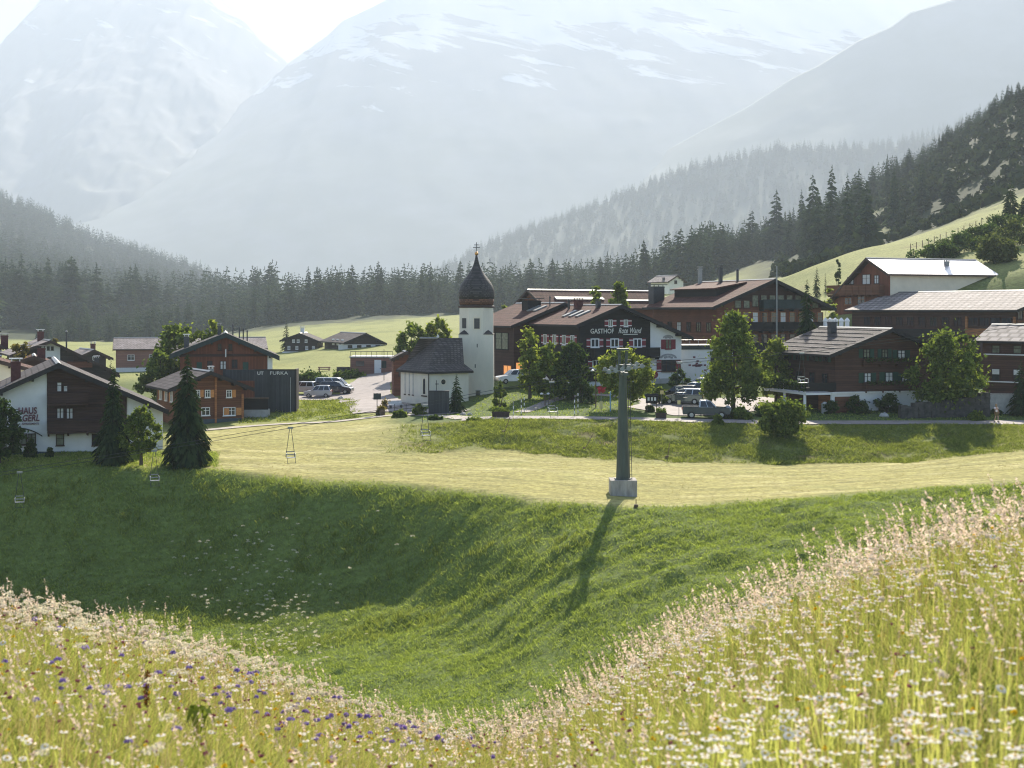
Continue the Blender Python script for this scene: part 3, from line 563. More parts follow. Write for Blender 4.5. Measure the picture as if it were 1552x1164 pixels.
mountain('mountain.001', 8500, [(-600,470),(-200,400),(0,330),(110,288),(200,238),(290,205),(345,173),(400,130),(437,95),(470,72),(500,50),(520,30),(567,8),(600,-10),(650,-20),(800,-24),(1000,-24),(1300,-22),(1450,-5),(1600,60),(1900,200),(2100,280)], 3600, -20, m_rock, 50, 117, 2.0)
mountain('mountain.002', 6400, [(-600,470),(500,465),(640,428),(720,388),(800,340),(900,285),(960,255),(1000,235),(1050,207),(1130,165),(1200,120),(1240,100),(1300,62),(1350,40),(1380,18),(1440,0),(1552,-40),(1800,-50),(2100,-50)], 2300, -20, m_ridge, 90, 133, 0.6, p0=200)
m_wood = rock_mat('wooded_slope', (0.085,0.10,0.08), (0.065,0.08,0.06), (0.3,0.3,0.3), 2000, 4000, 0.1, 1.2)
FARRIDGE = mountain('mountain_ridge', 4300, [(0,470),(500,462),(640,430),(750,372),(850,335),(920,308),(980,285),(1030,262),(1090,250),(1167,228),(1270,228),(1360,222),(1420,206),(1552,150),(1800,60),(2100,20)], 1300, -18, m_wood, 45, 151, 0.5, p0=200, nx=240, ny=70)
# ================================================================ TREES
def conifer_mesh(name, H, Rad, whorls, per, detail, mat, seed, trunk=True, lo=0.06, mats=None, ragged=0.25, pw=0.82):
    """tapered trunk with drooping whorls of twigs; detail = twig pairs per branch"""
    r = np.random.default_rng(seed); Q = []
    for w in range(whorls):
        f = lo + (0.985 - lo) * (w / (whorls-1))**0.92
        L0 = Rad * ((1 - f)**pw) * (0.9 if f > lo+0.12 else 0.55 + 3*(f-lo)) + 0.012*H*(1-f) + 0.05
        n = max(4, int(per * (0.45 + 0.55*(1-f)) + r.random()))
        ph = r.random()*6.28
        for b in range(n):
            if r.random() < ragged*0.45: continue
            a = ph + 6.283*b/n + r.normal(0, .18); L = L0*(1 + r.normal(0, ragged*0.6)); L = max(L, .12)
            d = np.array([math.cos(a), math.sin(a), 0]); p = np.array([-d[1], d[0], 0])
            z0 = f*H + r.normal(0, .012*H); droop = (0.34 + 0.25*(1-f))*L*(0.8+.4*r.random()); lift = 0.10*L
            def pos(t): return np.array([0,0,z0]) + d*(L*t) + np.array([0,0, lift*math.sin(t*3.0) - droop*t**1.6])
            wd = L*0.16 + 0.02*H*0.25
            if detail == 0:
                q0, q1, q2 = pos(0.0), pos(0.62), pos(1.0); hang = np.array([0,0,-0.22*L-0.01*H])
                Q += [(q0, q1 + p*wd*1.5 + hang*.5, q2, q1 - p*wd*1.5 + hang*.5)]
                Q += [(q0, q1 + hang*1.3, q2, q1 + np.array([0,0,0.04*L]))]
            else:
                for k in range(detail):
                    t0 = 0.12 + 0.80*k/detail; t1 = min(1.0, t0 + 1.25/detail); m_ = (t0+t1)/2
                    A0, A1 = pos(t0), pos(t1); Am = (A0+A1)/2
                    tw = L*0.30*(1.05 - m_*0.75) + 0.03
                    hang = np.array([0,0,-tw*0.55*(0.6+.8*r.random())])
                    for sgn in (-1, 1):
                        tip = pos(min(1.0, t1+0.05)) + p*sgn*tw*(0.8+.4*r.random()) + hang
                        s1 = (A0+tip)/2 + p*sgn*tw*0.16 + np.array([0,0,.02*L]); s2 = (A1+tip)/2 - p*sgn*0.05*tw + hang*.2
                        Q += [(A0, s1, tip, s2)]
                    Q += [(A0, Am + np.array([0,0,-tw*.75]) + p*r.normal(0,.1)*tw, A1, Am + np.array([0,0,.03*L]))]
                Q += [(pos(.82), pos(.95)+p*wd*.45, pos(1.08), pos(.95)-p*wd*.45)]
    t = 0.035*H
    Q += [(np.array([t*.25,0,.93*H]), np.array([0,t*.25,.93*H]), np.array([0,0,H*1.01]), np.array([0,-t*.2,.94*H]))]
    Q = np.array(Q); V = Q.reshape(-1,3); Fq = np.arange(len(V)).reshape(-1,4)
    if not trunk:
        return mesh_np(name, V, Fq, [mat])
    mid = np.zeros(len(Fq), int)
    n = 6; tv = []; tf = []
    rad = [0.020*H, 0.014*H, 0.006*H, 0.001*H]; zz = [-0.02*H, .25*H, .7*H, .97*H]
    for rr, z in zip(rad, zz):
        for i in range(n): tv.append((rr*math.cos(6.283*i/n), rr*math.sin(6.283*i/n), z))
    for k in range(3):
        for i in range(n): tf.append((k*n+i, k*n+(i+1)%n, (k+1)*n+(i+1)%n, (k+1)*n+i))
    V2 = np.concatenate([np.array(tv), V]); F2 = np.concatenate([np.array(tf), Fq+len(tv)])
    return mesh_np(name, V2, F2, [mat, mat], np.concatenate([np.ones(len(tf), int), mid]))

def trunk_mesh(H, r0, n=8, lean=0.0):
    b = MB(); pts = [(0,0,-0.25), (lean*.1,0,H*.25), (lean*.35,0,H*.55), (lean,0,H*.95)]
    rr = [r0*1.25, r0*.85, r0*.55, r0*.12]
    for i in range(3): b.tube(pts[i], pts[i+1], rr[i], rr[i+1], n)
    return b

def conifer(name, label, cat, px, pyb, pyt, D, wpx, seed, detail=3, whorls=30, per=10, group=None, mat='spruce', ground=True):
    base = gp(px, D) if ground else at(px, pyb, D)
    H = (HY - pyt)*D/FPX - base.z; Rd = wpx/2*D/FPX
    root = empty(name, base); tag(root, label, cat, group)
    trunk_mesh(H, .018*H).build('trunk', M['bark'], root)
    link('crown', conifer_mesh('crown', H, Rd, whorls, per, detail, M[mat], seed, False), root)
    return root

def leaf_quads(C, Nrm, size, r, asp=1.5):
    n = len(C)
    a = r.normal(size=(n,3)); a -= (a*Nrm).sum(1)[:,None]*Nrm; a /= np.linalg.norm(a, axis=1)[:,None]+1e-9
    b = np.cross(Nrm, a); s = (size*(0.6+.8*r.random(n)))[:,None]
    Q = np.stack([C - a*s*.5*asp, C + b*s*.42, C + a*s*.5*asp, C - b*s*.42], 1)
    return Q.reshape(-1,3), np.arange(4*n).reshape(-1,4)

def crown_points(prof_fn, H0, H1, Wd, nclump, nleaf, r, cr=0.17, squash=0.8, hollow=0.55, off=(0,0)):
    """leaf positions in clumps spread through a crown outline; prof_fn(t) = relative half width at height t"""
    cl = []; nclump = int(nclump*1.9); ph = r.random(4)*6.28; cr = cr*.68; nleaf = int(nleaf*1.5)
    while len(cl) < nclump:
        t = r.random(); w = prof_fn(t)
        if r.random() > w + .1: continue
        a = r.random()*6.283; w *= max(.35, .92 + .20*math.sin(2*a+ph[0]+3*t) + .17*math.sin(3*a+ph[1]-8*t) + .12*math.sin(11*t+ph[2]+a)); rad = Wd*w*(hollow + (1-hollow)*r.random()**.5)*0.92
        cl.append((off[0]*t + rad*math.cos(a), off[1]*t + rad*math.sin(a)*.95, H0+(H1-H0)*t, cr*Wd*2*(0.6+.7*r.random())*(0.6+.4*w)))
    cl = np.array(cl)
    k = r.integers(0, len(cl), nleaf)
    d = r.normal(size=(nleaf,3)); d /= np.linalg.norm(d, axis=1)[:,None]
    rr = cl[k,3]*(0.45+.6*r.random(nleaf))
    P = cl[k,:3] + d*rr[:,None]*np.array([1,1,squash]); q = r.random(nleaf) < .28; P[q] += r.normal(0, .11*Wd, (q.sum(),3))
    nr = d + r.normal(size=(nleaf,3))*.75 + np.array([0,0,.35]); nr /= np.linalg.norm(nr, axis=1)[:,None]
    return P, nr, cl

SHAPES = {
 'round': lambda t: math.sqrt(max(0, 1-(2*t-1)**2))*0.98+0.02,
 'egg': lambda t: (math.sin(math.pi*min(1, t*0.9+.1)**0.75))**.75 if t < .98 else .05,
 'tall': lambda t: max(.06, (1-t)**.55*min(1, .55+t*2.2)),
 'bush': lambda t: max(.08, (1-t**2.2)**.6),
 'column': lambda t: max(.1, (1-t**3)**.6*min(1,.75+t)),
}
def broadleaf(name, label, cat, px, pyb, pyt, D, wpx, shape='round', nleaf=4500, leaf=0.30, mat='leaf', seed=1, clumps=45, bole=0.18, group=None, cr=0.15, stems=1, ground=True, dx=0.0):
    r = np.random.default_rng(seed)
    base = gp(px, D) if ground else at(px, pyb, D)
    H = (HY - pyt)*D/FPX - base.z; W = wpx/2*D/FPX
    root = empty(name, base); tag(root, label, cat, group)
    P, nr, cl = crown_points(SHAPES[shape], H*bole, H*.96, W, clumps, nleaf, r, cr, off=(dx, 0))
    b = MB()
    for s in range(stems):
        o = Vector((r.normal(0,.25*(stems>1)), r.normal(0,.25*(stems>1)), 0)); r0 = (0.018*H+.05)/(1 if stems == 1 else 1.5)
        p0 = o + Vector((0,0,-.3)); p1 = o*1.5 + Vector((dx*.1,0,H*max(bole,.12))); p2 = Vector((dx*.45+o.x*2, o.y*2, H*.6)); p3 = Vector((dx*.8+o.x*2.2, o.y*2.2, H*.86))
        b.tube(p0, p1, r0*1.2, r0*.85, 7); b.tube(p1, p2, r0*.85, r0*.45, 6); b.tube(p2, p3, r0*.45, r0*.1, 5)
        for c in cl[r.choice(len(cl), min(len(cl), 12), replace=False)]:
            t = min(.8, max(.15, (c[2]/H-.15))); q = p1.lerp(p2, min(1,t*1.2))
            b.tube(q, (c[0], c[1], c[2]), r0*.32, r0*.06, 5)
    b.build('trunk', M['bark'], root)
    V, Fq = leaf_quads(P, nr, leaf, r)
    link('crown', mesh_np('crown', V, Fq, [M[mat]]), root)
    return root
def bush(name, label, cat, px, pyb, pyt, D, wpx, nleaf=1800, leaf=0.2, mat='leaf', seed=1, clumps=22, group=None, depth=None, shape='bush'):
    """low shrub with stems; leaves sit on clumps from the ground up"""
    r = np.random.default_rng(seed); base = gp(px, D)
    H = (HY - pyt)*D/FPX - base.z; W = wpx/2*D/FPX
    root = empty(name, base); tag(root, label, cat, group)
    P, nr, cl = crown_points(SHAPES[shape], 0.02*H, H*.9, W, clumps, nleaf, r, 0.17)
    if depth: P[:,1] *= depth/W
    V, Fq = leaf_quads(P, nr, leaf, r)
    link('leaves', mesh_np('leaves', V, Fq, [M[mat]]), root)
    b = MB()
    for c in cl[:7]: b.tube((c[0]*.12, c[1]*.12, -.2), (c[0]*.9, c[1]*.9*(depth/W if depth else 1), c[2]), .05, .012, 5)
    b.build('stem', M['bark'], root)
    return root

tabD = lambda D: 330 + (D-330)/FS
# ---- forests: individual spruces nearest to us, the rest of the wood as one mass
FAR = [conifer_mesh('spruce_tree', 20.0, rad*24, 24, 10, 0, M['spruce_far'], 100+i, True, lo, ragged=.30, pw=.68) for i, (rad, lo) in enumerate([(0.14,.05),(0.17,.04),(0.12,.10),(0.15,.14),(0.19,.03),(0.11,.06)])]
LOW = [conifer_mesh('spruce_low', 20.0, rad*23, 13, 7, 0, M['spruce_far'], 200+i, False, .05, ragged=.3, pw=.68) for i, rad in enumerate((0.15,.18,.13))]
def mesh_arrays(me):
    V = np.empty(len(me.vertices)*3, np.float32); me.vertices.foreach_get('co', V)
    Fi = np.empty(len(me.loops), np.int32); me.loops.foreach_get('vertex_index', Fi)
    return V.reshape(-1,3), Fi.reshape(-1,4)
LOWA = [mesh_arrays(m) for m in LOW]
def forest_mass(name, X, Y, H, seed, mat, zf=gz, sink=.3):
    r = np.random.default_rng(seed); Vs = []; Fs = []; o = 0
    kind = r.integers(0, 3, len(X)); ang = r.random(len(X))*6.283; zz = zf(X, Y)
    for k in range(3):
        sel = np.where(kind == k)[0]; V, Fq = LOWA[k]
        if not len(sel): continue
        c, s = np.cos(ang[sel]), np.sin(ang[sel]); wid = H[sel]/20*(1.15+.6*r.random(len(sel)))
        A = np.empty((len(sel), len(V), 3), np.float32)
        A[...,0] = (c[:,None]*V[None,:,0]-s[:,None]*V[None,:,1])*wid[:,None]+X[sel][:,None]
        A[...,1] = (s[:,None]*V[None,:,0]+c[:,None]*V[None,:,1])*wid[:,None]+Y[sel][:,None]
        A[...,2] = V[None,:,2]*(H[sel]/20)[:,None]+(zz[sel]-sink)[:,None]
        B = Fq[None] + (np.arange(len(sel))*len(V))[:,None,None] + o
        Vs.append(A.reshape(-1,3)); Fs.append(B.reshape(-1,4)); o += len(sel)*len(V)
    return tag(link(name, mesh_np(name, np.concatenate(Vs), np.concatenate(Fs), [mat])), kind='stuff')
def scatter(n, p0, p1, d0, d1, seed, keep=None):
    r = np.random.default_rng(seed); P = r.uniform(p0, p1, n*3); D = np.sqrt(r.uniform(d0**2, d1**2, n*3))
    if keep is not None:
        k = keep(P, D, r); P, D = P[k], D[k]
    P, D = P[:n], farv(D[:n])
    return (P-CX)*D/FPX, D, P
def place_spruces(X, Y, H, label, group, seed):
    r = np.random.default_rng(seed); out = []
    for x, y, hh in zip(X, Y, H):
        o = link('spruce_tree', FAR[r.integers(0, 6)], None, (x, y, float(gz(x, y)) - .3), r.random()*6.28)
        w = hh/20*(1.1+.5*r.random()); o.scale = (w, w, hh/20)
        tag(o, label, 'tree', group); out.append(o)
    return out
# band of forest behind the village
front = lambda P: np.interp(P, [-100,150,300,450,600,800,950,1080], [395,430,455,470,478,478,455,420])
def band_keep(P, D, r): return (D > front(P)) & (D < front(P)+150)
X, Y, P = scatter(2300, 60, 1080, 380, 640, 5, band_keep)
Hh = (11 + 14*np.random.default_rng(6).random(len(X)))*np.interp(P, [120,300,450,1000], [.40,.58,.85,.85])
Hh *= 1.45; order = np.argsort(tabD(Y) - front(P)); ind = order[:110]
place_spruces(X[ind], Y[ind], Hh[ind], 'spruce in the front rank of the dark forest band behind the village', 'spruces along the front of the forest band behind the village', 8)
rest = order[105:]
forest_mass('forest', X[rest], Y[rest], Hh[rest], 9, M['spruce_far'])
# hazy wooded slope on the left
X, Y, P = scatter(3600, -420, 420, 460, 900, 15, lambda P, D, r: (D > front(P)+60) & (r.random(len(P)) < 0.9) & (fbm((P-CX)*D/FPX/40, D/40, 3, 99) > -.42))
Y = Y*np.where(P < 300, LEFTX(tabD(Y)), 1 + (LEFTX(tabD(Y))-1)*np.clip((450-P)/150, 0, 1)); X = (P-CX)*Y/FPX; Hh = (26 + 18*np.random.default_rng(16).random(len(X)))
order = np.argsort(Y + np.where(P > -10, 0, 900)); ind = order[:70]
place_spruces(X[ind], Y[ind], Hh[ind], 'spruce low on the hazy wooded slope beyond the guesthouse roofs', 'spruces on the hazy wooded slope at left', 18)
rest = order[70:]
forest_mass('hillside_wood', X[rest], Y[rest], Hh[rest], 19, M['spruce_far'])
# right hand hill: big spruces one can tell apart, then the thinner wood up the ridge
BIG = [(1078,404,362,12),(1096,405,370,14),(1112,400,372,16),(1140,392,318,30),(1128,398,345,18),(1158,395,345,20),(1177,386,286,34),(1196,388,318,24),(1168,392,330,20),
       (1232,392,263,34),(1240,402,285,38),(1261,384,248,42),(1252,396,300,30),(1285,392,262,34),(1302,372,254,44),(1313,380,270,34),(1272,384,300,26),(1290,366,280,30),
       (1355,345,248,22),(1398,318,240,24),(1364,352,300,22),(1440,310,252,24),(1495,290,262,20),(1345,300,232,16),(1215,380,285,18),(1220,398,312,22),(1106,396,348,18),(1145,396,352,18)]
for i, (px, pb, pt, w) in enumerate(BIG):
    # find the distance where the ground shows at (px, pb)
    Ds = np.arange(380, 1000, 1.0); zz = gz((px-CX)*Ds/FPX, Ds); py = HY - zz*FPX/Ds
    D = float(Ds[np.argmin(np.abs(py - pb) + (Ds < 420)*5)])
    x = (px-CX)*D/FPX; z = float(gz(x, D)); hh = max(8, (pb-pt)*D/FPX)
    o = link('spruce_tree', FAR[(i*5+1) % 6], None, (x, D, z-.4), i*1.7); wsc = w*D/FPX/0.28; wsc /= 20; o.scale = (wsc, wsc, hh/20)
    tag(o, 'tall dark spruce in the clump on the hill right of the village', 'tree', 'tall spruces on the right hand hill')
X, Y, P = scatter(1500, 1040, 1760, 400, 620, 25, lambda P, D, r: (D > np.interp(P, [1040,1200,1300,1552,1760],[430,470,468,428,428])) & (fbm((P-CX)*D/FPX/30, D/30, 3, 98) > np.where(P > 1120, -.12, -.35)))
Hh = (13 + 15*np.random.default_rng(26).random(len(X)))*np.interp(P, [1040,1180,1330,1400,1552], [1.1,.75,.75,.5,.42])
order = np.argsort(np.abs(tabD(Y) - np.interp(P, [1040,1200,1300,1552,1760],[430,470,468,428,428])) + np.where(P > 1560, 500, 0)); ind = order[:80]
place_spruces(X[ind], Y[ind], Hh[ind], 'spruce along the skyline of the right hand ridge', 'spruces along the right ridge', 28)
forest_mass('ridge_wood', X[order[80:]], Y[order[80:]], Hh[order[80:]], 29, M['spruce_far'])
# scrub on the shaded hillside
def scrub(name, n, p0, p1, d0, d1, seed, mat, hmin, hmax, leaf, per=26, keep=None):
    X, Y, P = scatter(n, p0, p1, d0, d1, seed, keep); r = np.random.default_rng(seed)
    hh = hmin+(hmax-hmin)*r.random(len(X))**1.5; z = gz(X, Y)
    k = np.repeat(np.arange(len(X)), per); d = r.normal(size=(len(k),3)); d /= np.linalg.norm(d, axis=1)[:,None]; d[:,2] = np.abs(d[:,2])
    Pp = np.stack([X[k], Y[k], z[k]], -1) + d*hh[k][:,None]*np.array([.75,.75,.9])*(.6+.5*r.random(len(k)))[:,None]
    nr = d + r.normal(size=d.shape)*.6; nr /= np.linalg.norm(nr, axis=1)[:,None]
    V, Fq = leaf_quads(Pp, nr, leaf, r)
    return tag(link(name, mesh_np(name, V, Fq, [M[mat]])), kind='stuff')
scrub('hillside_scrub', 1100, 1180, 1700, 350, 480, 33, 'scrub', 1.6, 5, 2.2, 16, lambda P, D, r: fbm((P-CX)*D/FPX/14, D/14, 3, 97) > -.12)
# far wooded ridge: spiky tree tops in the haze
Xg, Yg, Zg = FARRIDGE
def zridge(x, y):
    px = x/np.maximum(y,1)*FPX + CX
    out = np.empty(len(x))
    for i in range(len(x)):
        j = np.argmin(np.abs(Xg[0]-x[i])); k = np.argmin(np.abs(Yg[:70,0]-y[i])); out[i] = Zg[k, j]
    return out
r_ = np.random.default_rng(44); nF = 2600
Yf = 4300 - 950*r_.random(nF)**1.8; Xf = r_.uniform(-300, 1500, nF)
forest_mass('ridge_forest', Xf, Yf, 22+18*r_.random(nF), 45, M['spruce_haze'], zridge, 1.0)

# ---- trees and shrubs of the village
broadleaf('broadleaf_tree', 'dense dark rounded tree in front of the white guesthouse wall at the left edge', 'tree', -1, 700, 598, 119.5, 60, 'egg', 6500, .24, 'leaf_dark', 51, 50, .12)
conifer('spruce_tree', 'dark spruce in front of the brown guesthouse gable, left of the small leafy tree', 'tree', 172, 702, 556, 119.5, 66, 52, 4, 40, 15)
broadleaf('broadleaf_tree', 'small leafy tree with bare forked trunk between two dark spruces', 'tree', 214, 702, 612, 119, 56, 'egg', 4200, .20, 'leaf', 53, 34, .26)
conifer('spruce_tree', 'broad dark spruce right of the guesthouse, its top over the log house', 'tree', 284, 706, 535, 119, 88, 54, 4, 42, 16)
broadleaf('broadleaf_tree', 'yellowish tree behind the cream house at the left edge', 'tree', 30, 590, 512, 165, 62, 'egg', 3200, .34, 'leaf_gold', 55, 30, .1)
broadleaf('broadleaf_tree', 'loose crowned tree behind the steep gabled red house, left of its chimney', 'tree', 276, 575, 486, 188, 74, 'round', 3600, .36, 'leaf', 56, 36, .15)
broadleaf('broadleaf_tree', 'slim light green treetop above the ridge of the red gabled house', 'tree', 325, 575, 472, 190, 42, 'tall', 2200, .34, 'leaf_light', 57, 24, .2)
broadleaf('broadleaf_tree', 'bushy tree between the long pale roofed barn and the log house', 'tree', 243, 590, 528, 180, 66, 'egg', 3600, .34, 'leaf', 58, 34, .1)
broadleaf('broadleaf_tree', 'dense rounded tree behind the chapel nave, left of the pair', 'tree', 624, 545, 488, 205, 56, 'round', 3600, .36, 'leaf', 59, 32, .1)
broadleaf('broadleaf_tree', 'sunlit rounded tree behind the chapel roof beside the tower', 'tree', 664, 545, 480, 207, 48, 'round', 3400, .36, 'leaf_light', 60, 30, .12)
broadleaf('broadleaf_tree', 'small light tree peeping out right of the chapel onion dome', 'tree', 764, 520, 456, 236, 36, 'egg', 1800, .4, 'leaf_light', 61, 20, .15)
broadleaf('broadleaf_tree', 'slender light green tree before the inn, tallest of the group right of the tower', 'tree', 803, 600, 489, 160, 50, 'tall', 3000, .28, 'leaf_light', 62, 32, .12)
broadleaf('broadleaf_tree', 'full leafy tree in front of the left wing of the inn', 'tree', 834, 602, 517, 158, 62, 'egg', 4200, .28, 'leaf', 63, 38, .1)
broadleaf('broadleaf_tree', 'dark broad tree below the painted inn name', 'tree', 868, 606, 517, 158, 62, 'egg', 4200, .28, 'leaf_dark', 64, 38, .1)
broadleaf('broadleaf_tree', 'neatly rounded tree behind the lift pylon', 'tree', 948, 628, 527, 149, 78, 'round', 6500, .25, 'leaf_light', 65, 50, .17)
broadleaf('broadleaf_tree', 'pointed leafy tree rising over the inn ridge, left of two', 'tree', 905, 500, 429, 198, 46, 'tall', 2400, .36, 'leaf', 66, 26, .15)
broadleaf('broadleaf_tree', 'pointed leafy tree rising over the inn ridge, right of two', 'tree', 938, 500, 425, 197, 54, 'tall', 2600, .36, 'leaf', 67, 28, .15)
broadleaf('birch_tree', 'tall drooping birch beside the parked cars', 'tree', 1112, 622, 470, 151, 122, 'tall', 10500, .25, 'leaf', 68, 70, .10, stems=2, cr=.13)
broadleaf('broadleaf_tree', 'bright leafy tree between the birch and the log chalet', 'tree', 1176, 625, 508, 158, 58, 'egg', 4600, .27, 'leaf_light', 69, 40, .12)
conifer('spruce_tree', 'dark spruce between the big red hotel and the chalet roof', 'tree', 1223, 560, 424, 168, 66, 70, 4, 44, 15)
broadleaf('broadleaf_tree', 'large dense round tree in front of the chalet on the right', 'tree', 1437, 618, 499, 146.5, 112, 'round', 8500, .27, 'leaf', 71, 64, .08, cr=.13)
bush('shrub', 'big round bush growing on the bank below the chalet garage', 'bush', 1187, 684, 601, 136, 72, 5200, .22, 'leaf', 72, 44, shape='round')
broadleaf('broadleaf_tree', 'pale rounded tree on the hill behind the glaring metal roof', 'tree', 1513, 432, 358, 236, 70, 'round', 4200, .42, 'bushy', 73, 36, .08)
conifer('spruce_tree', 'dark spruce at the top edge of the sunlit pasture', 'tree', 1532, 334, 268, 296, 36, 74, 2, 24, 9)
conifer('spruce_tree', 'spruce cut by the right edge of the photo, beside the pasture top', 'tree', 1556, 346, 288, 290, 40, 75, 2, 22, 9)
conifer('spruce_tree', 'small spruce on the pasture above the hotel roof', 'tree', 1238, 434, 404, 262, 17, 76, 2, 18, 8)
conifer('spruce_tree', 'tiny slim conifer beside the small spruce on the pasture', 'tree', 1251, 436, 414, 262, 7, 77, 1, 14, 6)
conifer('spruce_tree', 'young spruce beside the dark screen in front of the chapel', 'tree', 692, 628, 566, 150.5, 34, 78, 3, 22, 9)
conifer('spruce_tree', 'thin pale spruce standing left of the small dark barn', 'tree', 434, 535, 484, 318, 20, 79, 2, 20, 8)
conifer('spruce_tree', 'dark conifer at the right edge beside the grey garden wall', 'tree', 1547, 640, 545, 146, 44, 80, 3, 26, 10)
conifer('spruce_tree', 'dark pointed conifer between the guesthouse roofs and the pale barn', 'tree', 168, 590, 546, 200, 18, 81, 2, 20, 8)
broadleaf('broadleaf_tree', 'yellow green tree behind the white gabled house', 'tree', 82, 560, 505, 215, 26, 'egg', 1400, .4, 'leaf_gold', 82, 16, .1)
conifer('spruce_tree', 'small dark spruce behind the white gabled house', 'tree', 60, 560, 496, 222, 20, 83, 2, 20, 8)
for i, (px, pb, pt, D, w, mt, lb) in enumerate([
    (757,600,573,153,26,'leaf','leafy shrub beside the foot of the chapel tower'),
    (880,608,563,154,46,'leaf_dark','dark rounded shrub under the broad dark tree by the inn'),
    (1028,592,558,164,34,'leaf_dark','dark clipped shrub against the white inn wall'),
    (1000,608,582,154,22,'leaf','shrub with a yellow top beside the notice board'),
    (1088,658,628,139.0,18,'leaf','small upright bush at the road edge below the pickup'),
    (1435,390,362,255,30,'bushy','pale round bush behind the bright metal roof'),
    (1345,452,420,222,34,'bushy','small bush in front of the metal roofed house wall'),
    (1258,450,418,205,32,'leaf_light','light shrub left of the metal roofed house'),
    (1479,640,623,142.8,26,'leaf','shrub with yellow flowers beside the white parked car'),
    (1040,612,590,160,20,'bushy','low shrub behind the parked cars'),
    (1120,640,618,143.5,40,'leaf','low leafy shrub under the birch'),
    (1165,640,612,146,44,'leaf_dark','dark shrub hedge between the birch and the bank bush'),
    (1260,628,608,148.0,26,'leaf_dark','dark shrub in front of the white chalet cellar wall'),
    (1300,622,600,148.5,40,'leaf_dark','creeping dark shrub along the white chalet cellar wall'),
    (1345,618,594,148.5,40,'leaf_dark','dark garden shrub below the chalet windows'),
    (47,688,664,122.5,18,'leaf_dark','small dark bush in front of the guesthouse ground floor window'),
    (76,690,678,122.8,10,'leaf_dark','tiny dark shrub at the corner of the guesthouse brown front'),
    (636,634,612,148,18,'leaf','grassy shrub at the edge of the bank, left of the dark screen'),
    (606,640,622,146,20,'leaf','small shrub on the bank below the road sign'),
    (660,650,630,143,22,'leaf_dark','dark shrub under the dark chapel screen'),
    (720,652,636,140,22,'leaf','low shrub on the bank below the chapel tower'),
    (575,640,618,150,10,'leaf_gold','small brownish shrub beside the road sign post'),
    (1270,394,380,250,9,'leaf_dark','lone small round bush on the open pasture edge'),
    (985,625,614,147.5,14,'leaf_dark','dark little shrub under the notice board'),
    (1508,640,622,147,20,'leaf_dark','dark shrub before the grey garden wall'),
    (470,588,566,212,60,'leaf_dark','dark hedge bush behind the parked cars, left part'),
    (530,582,563,216,46,'leaf','lighter hedge bush behind the parked cars, right part'),
    (1015,466,452,215,36,'leaf','leafy shrub between the inn ridge and the hotel roof')]):
    bush('shrub', lb, 'bush', px, pb, pt, D, w, 900+int(w*26), .2 if D < 170 else .3, mt, 300+i, 14)
for i, (px, D, w, hh, mt, lb) in enumerate([(1420,252,5.0,2.6,'leaf_dark','dark hedge clump across the hill, lower left end'),(1455,256,5.0,3.0,'leaf_dark','dark hedge clump across the hill, middle'),
        (1490,262,5.0,3.3,'leaf_dark','dark hedge clump across the hill behind the pale rounded tree'),(1525,268,5.2,3.6,'leaf_dark','dark hedge clump across the hill near the right edge'),(1552,250,4.6,5.2,'bushy','pale bush at the right edge of the hill')]):
    b_ = gp(px, D); pyt = HY - (b_.z+hh)*FPX/D
    bush('shrub', lb, 'bush', px, 0, pyt, D, w*2*FPX/D, 1500, .38, mt, 400+i, 18)
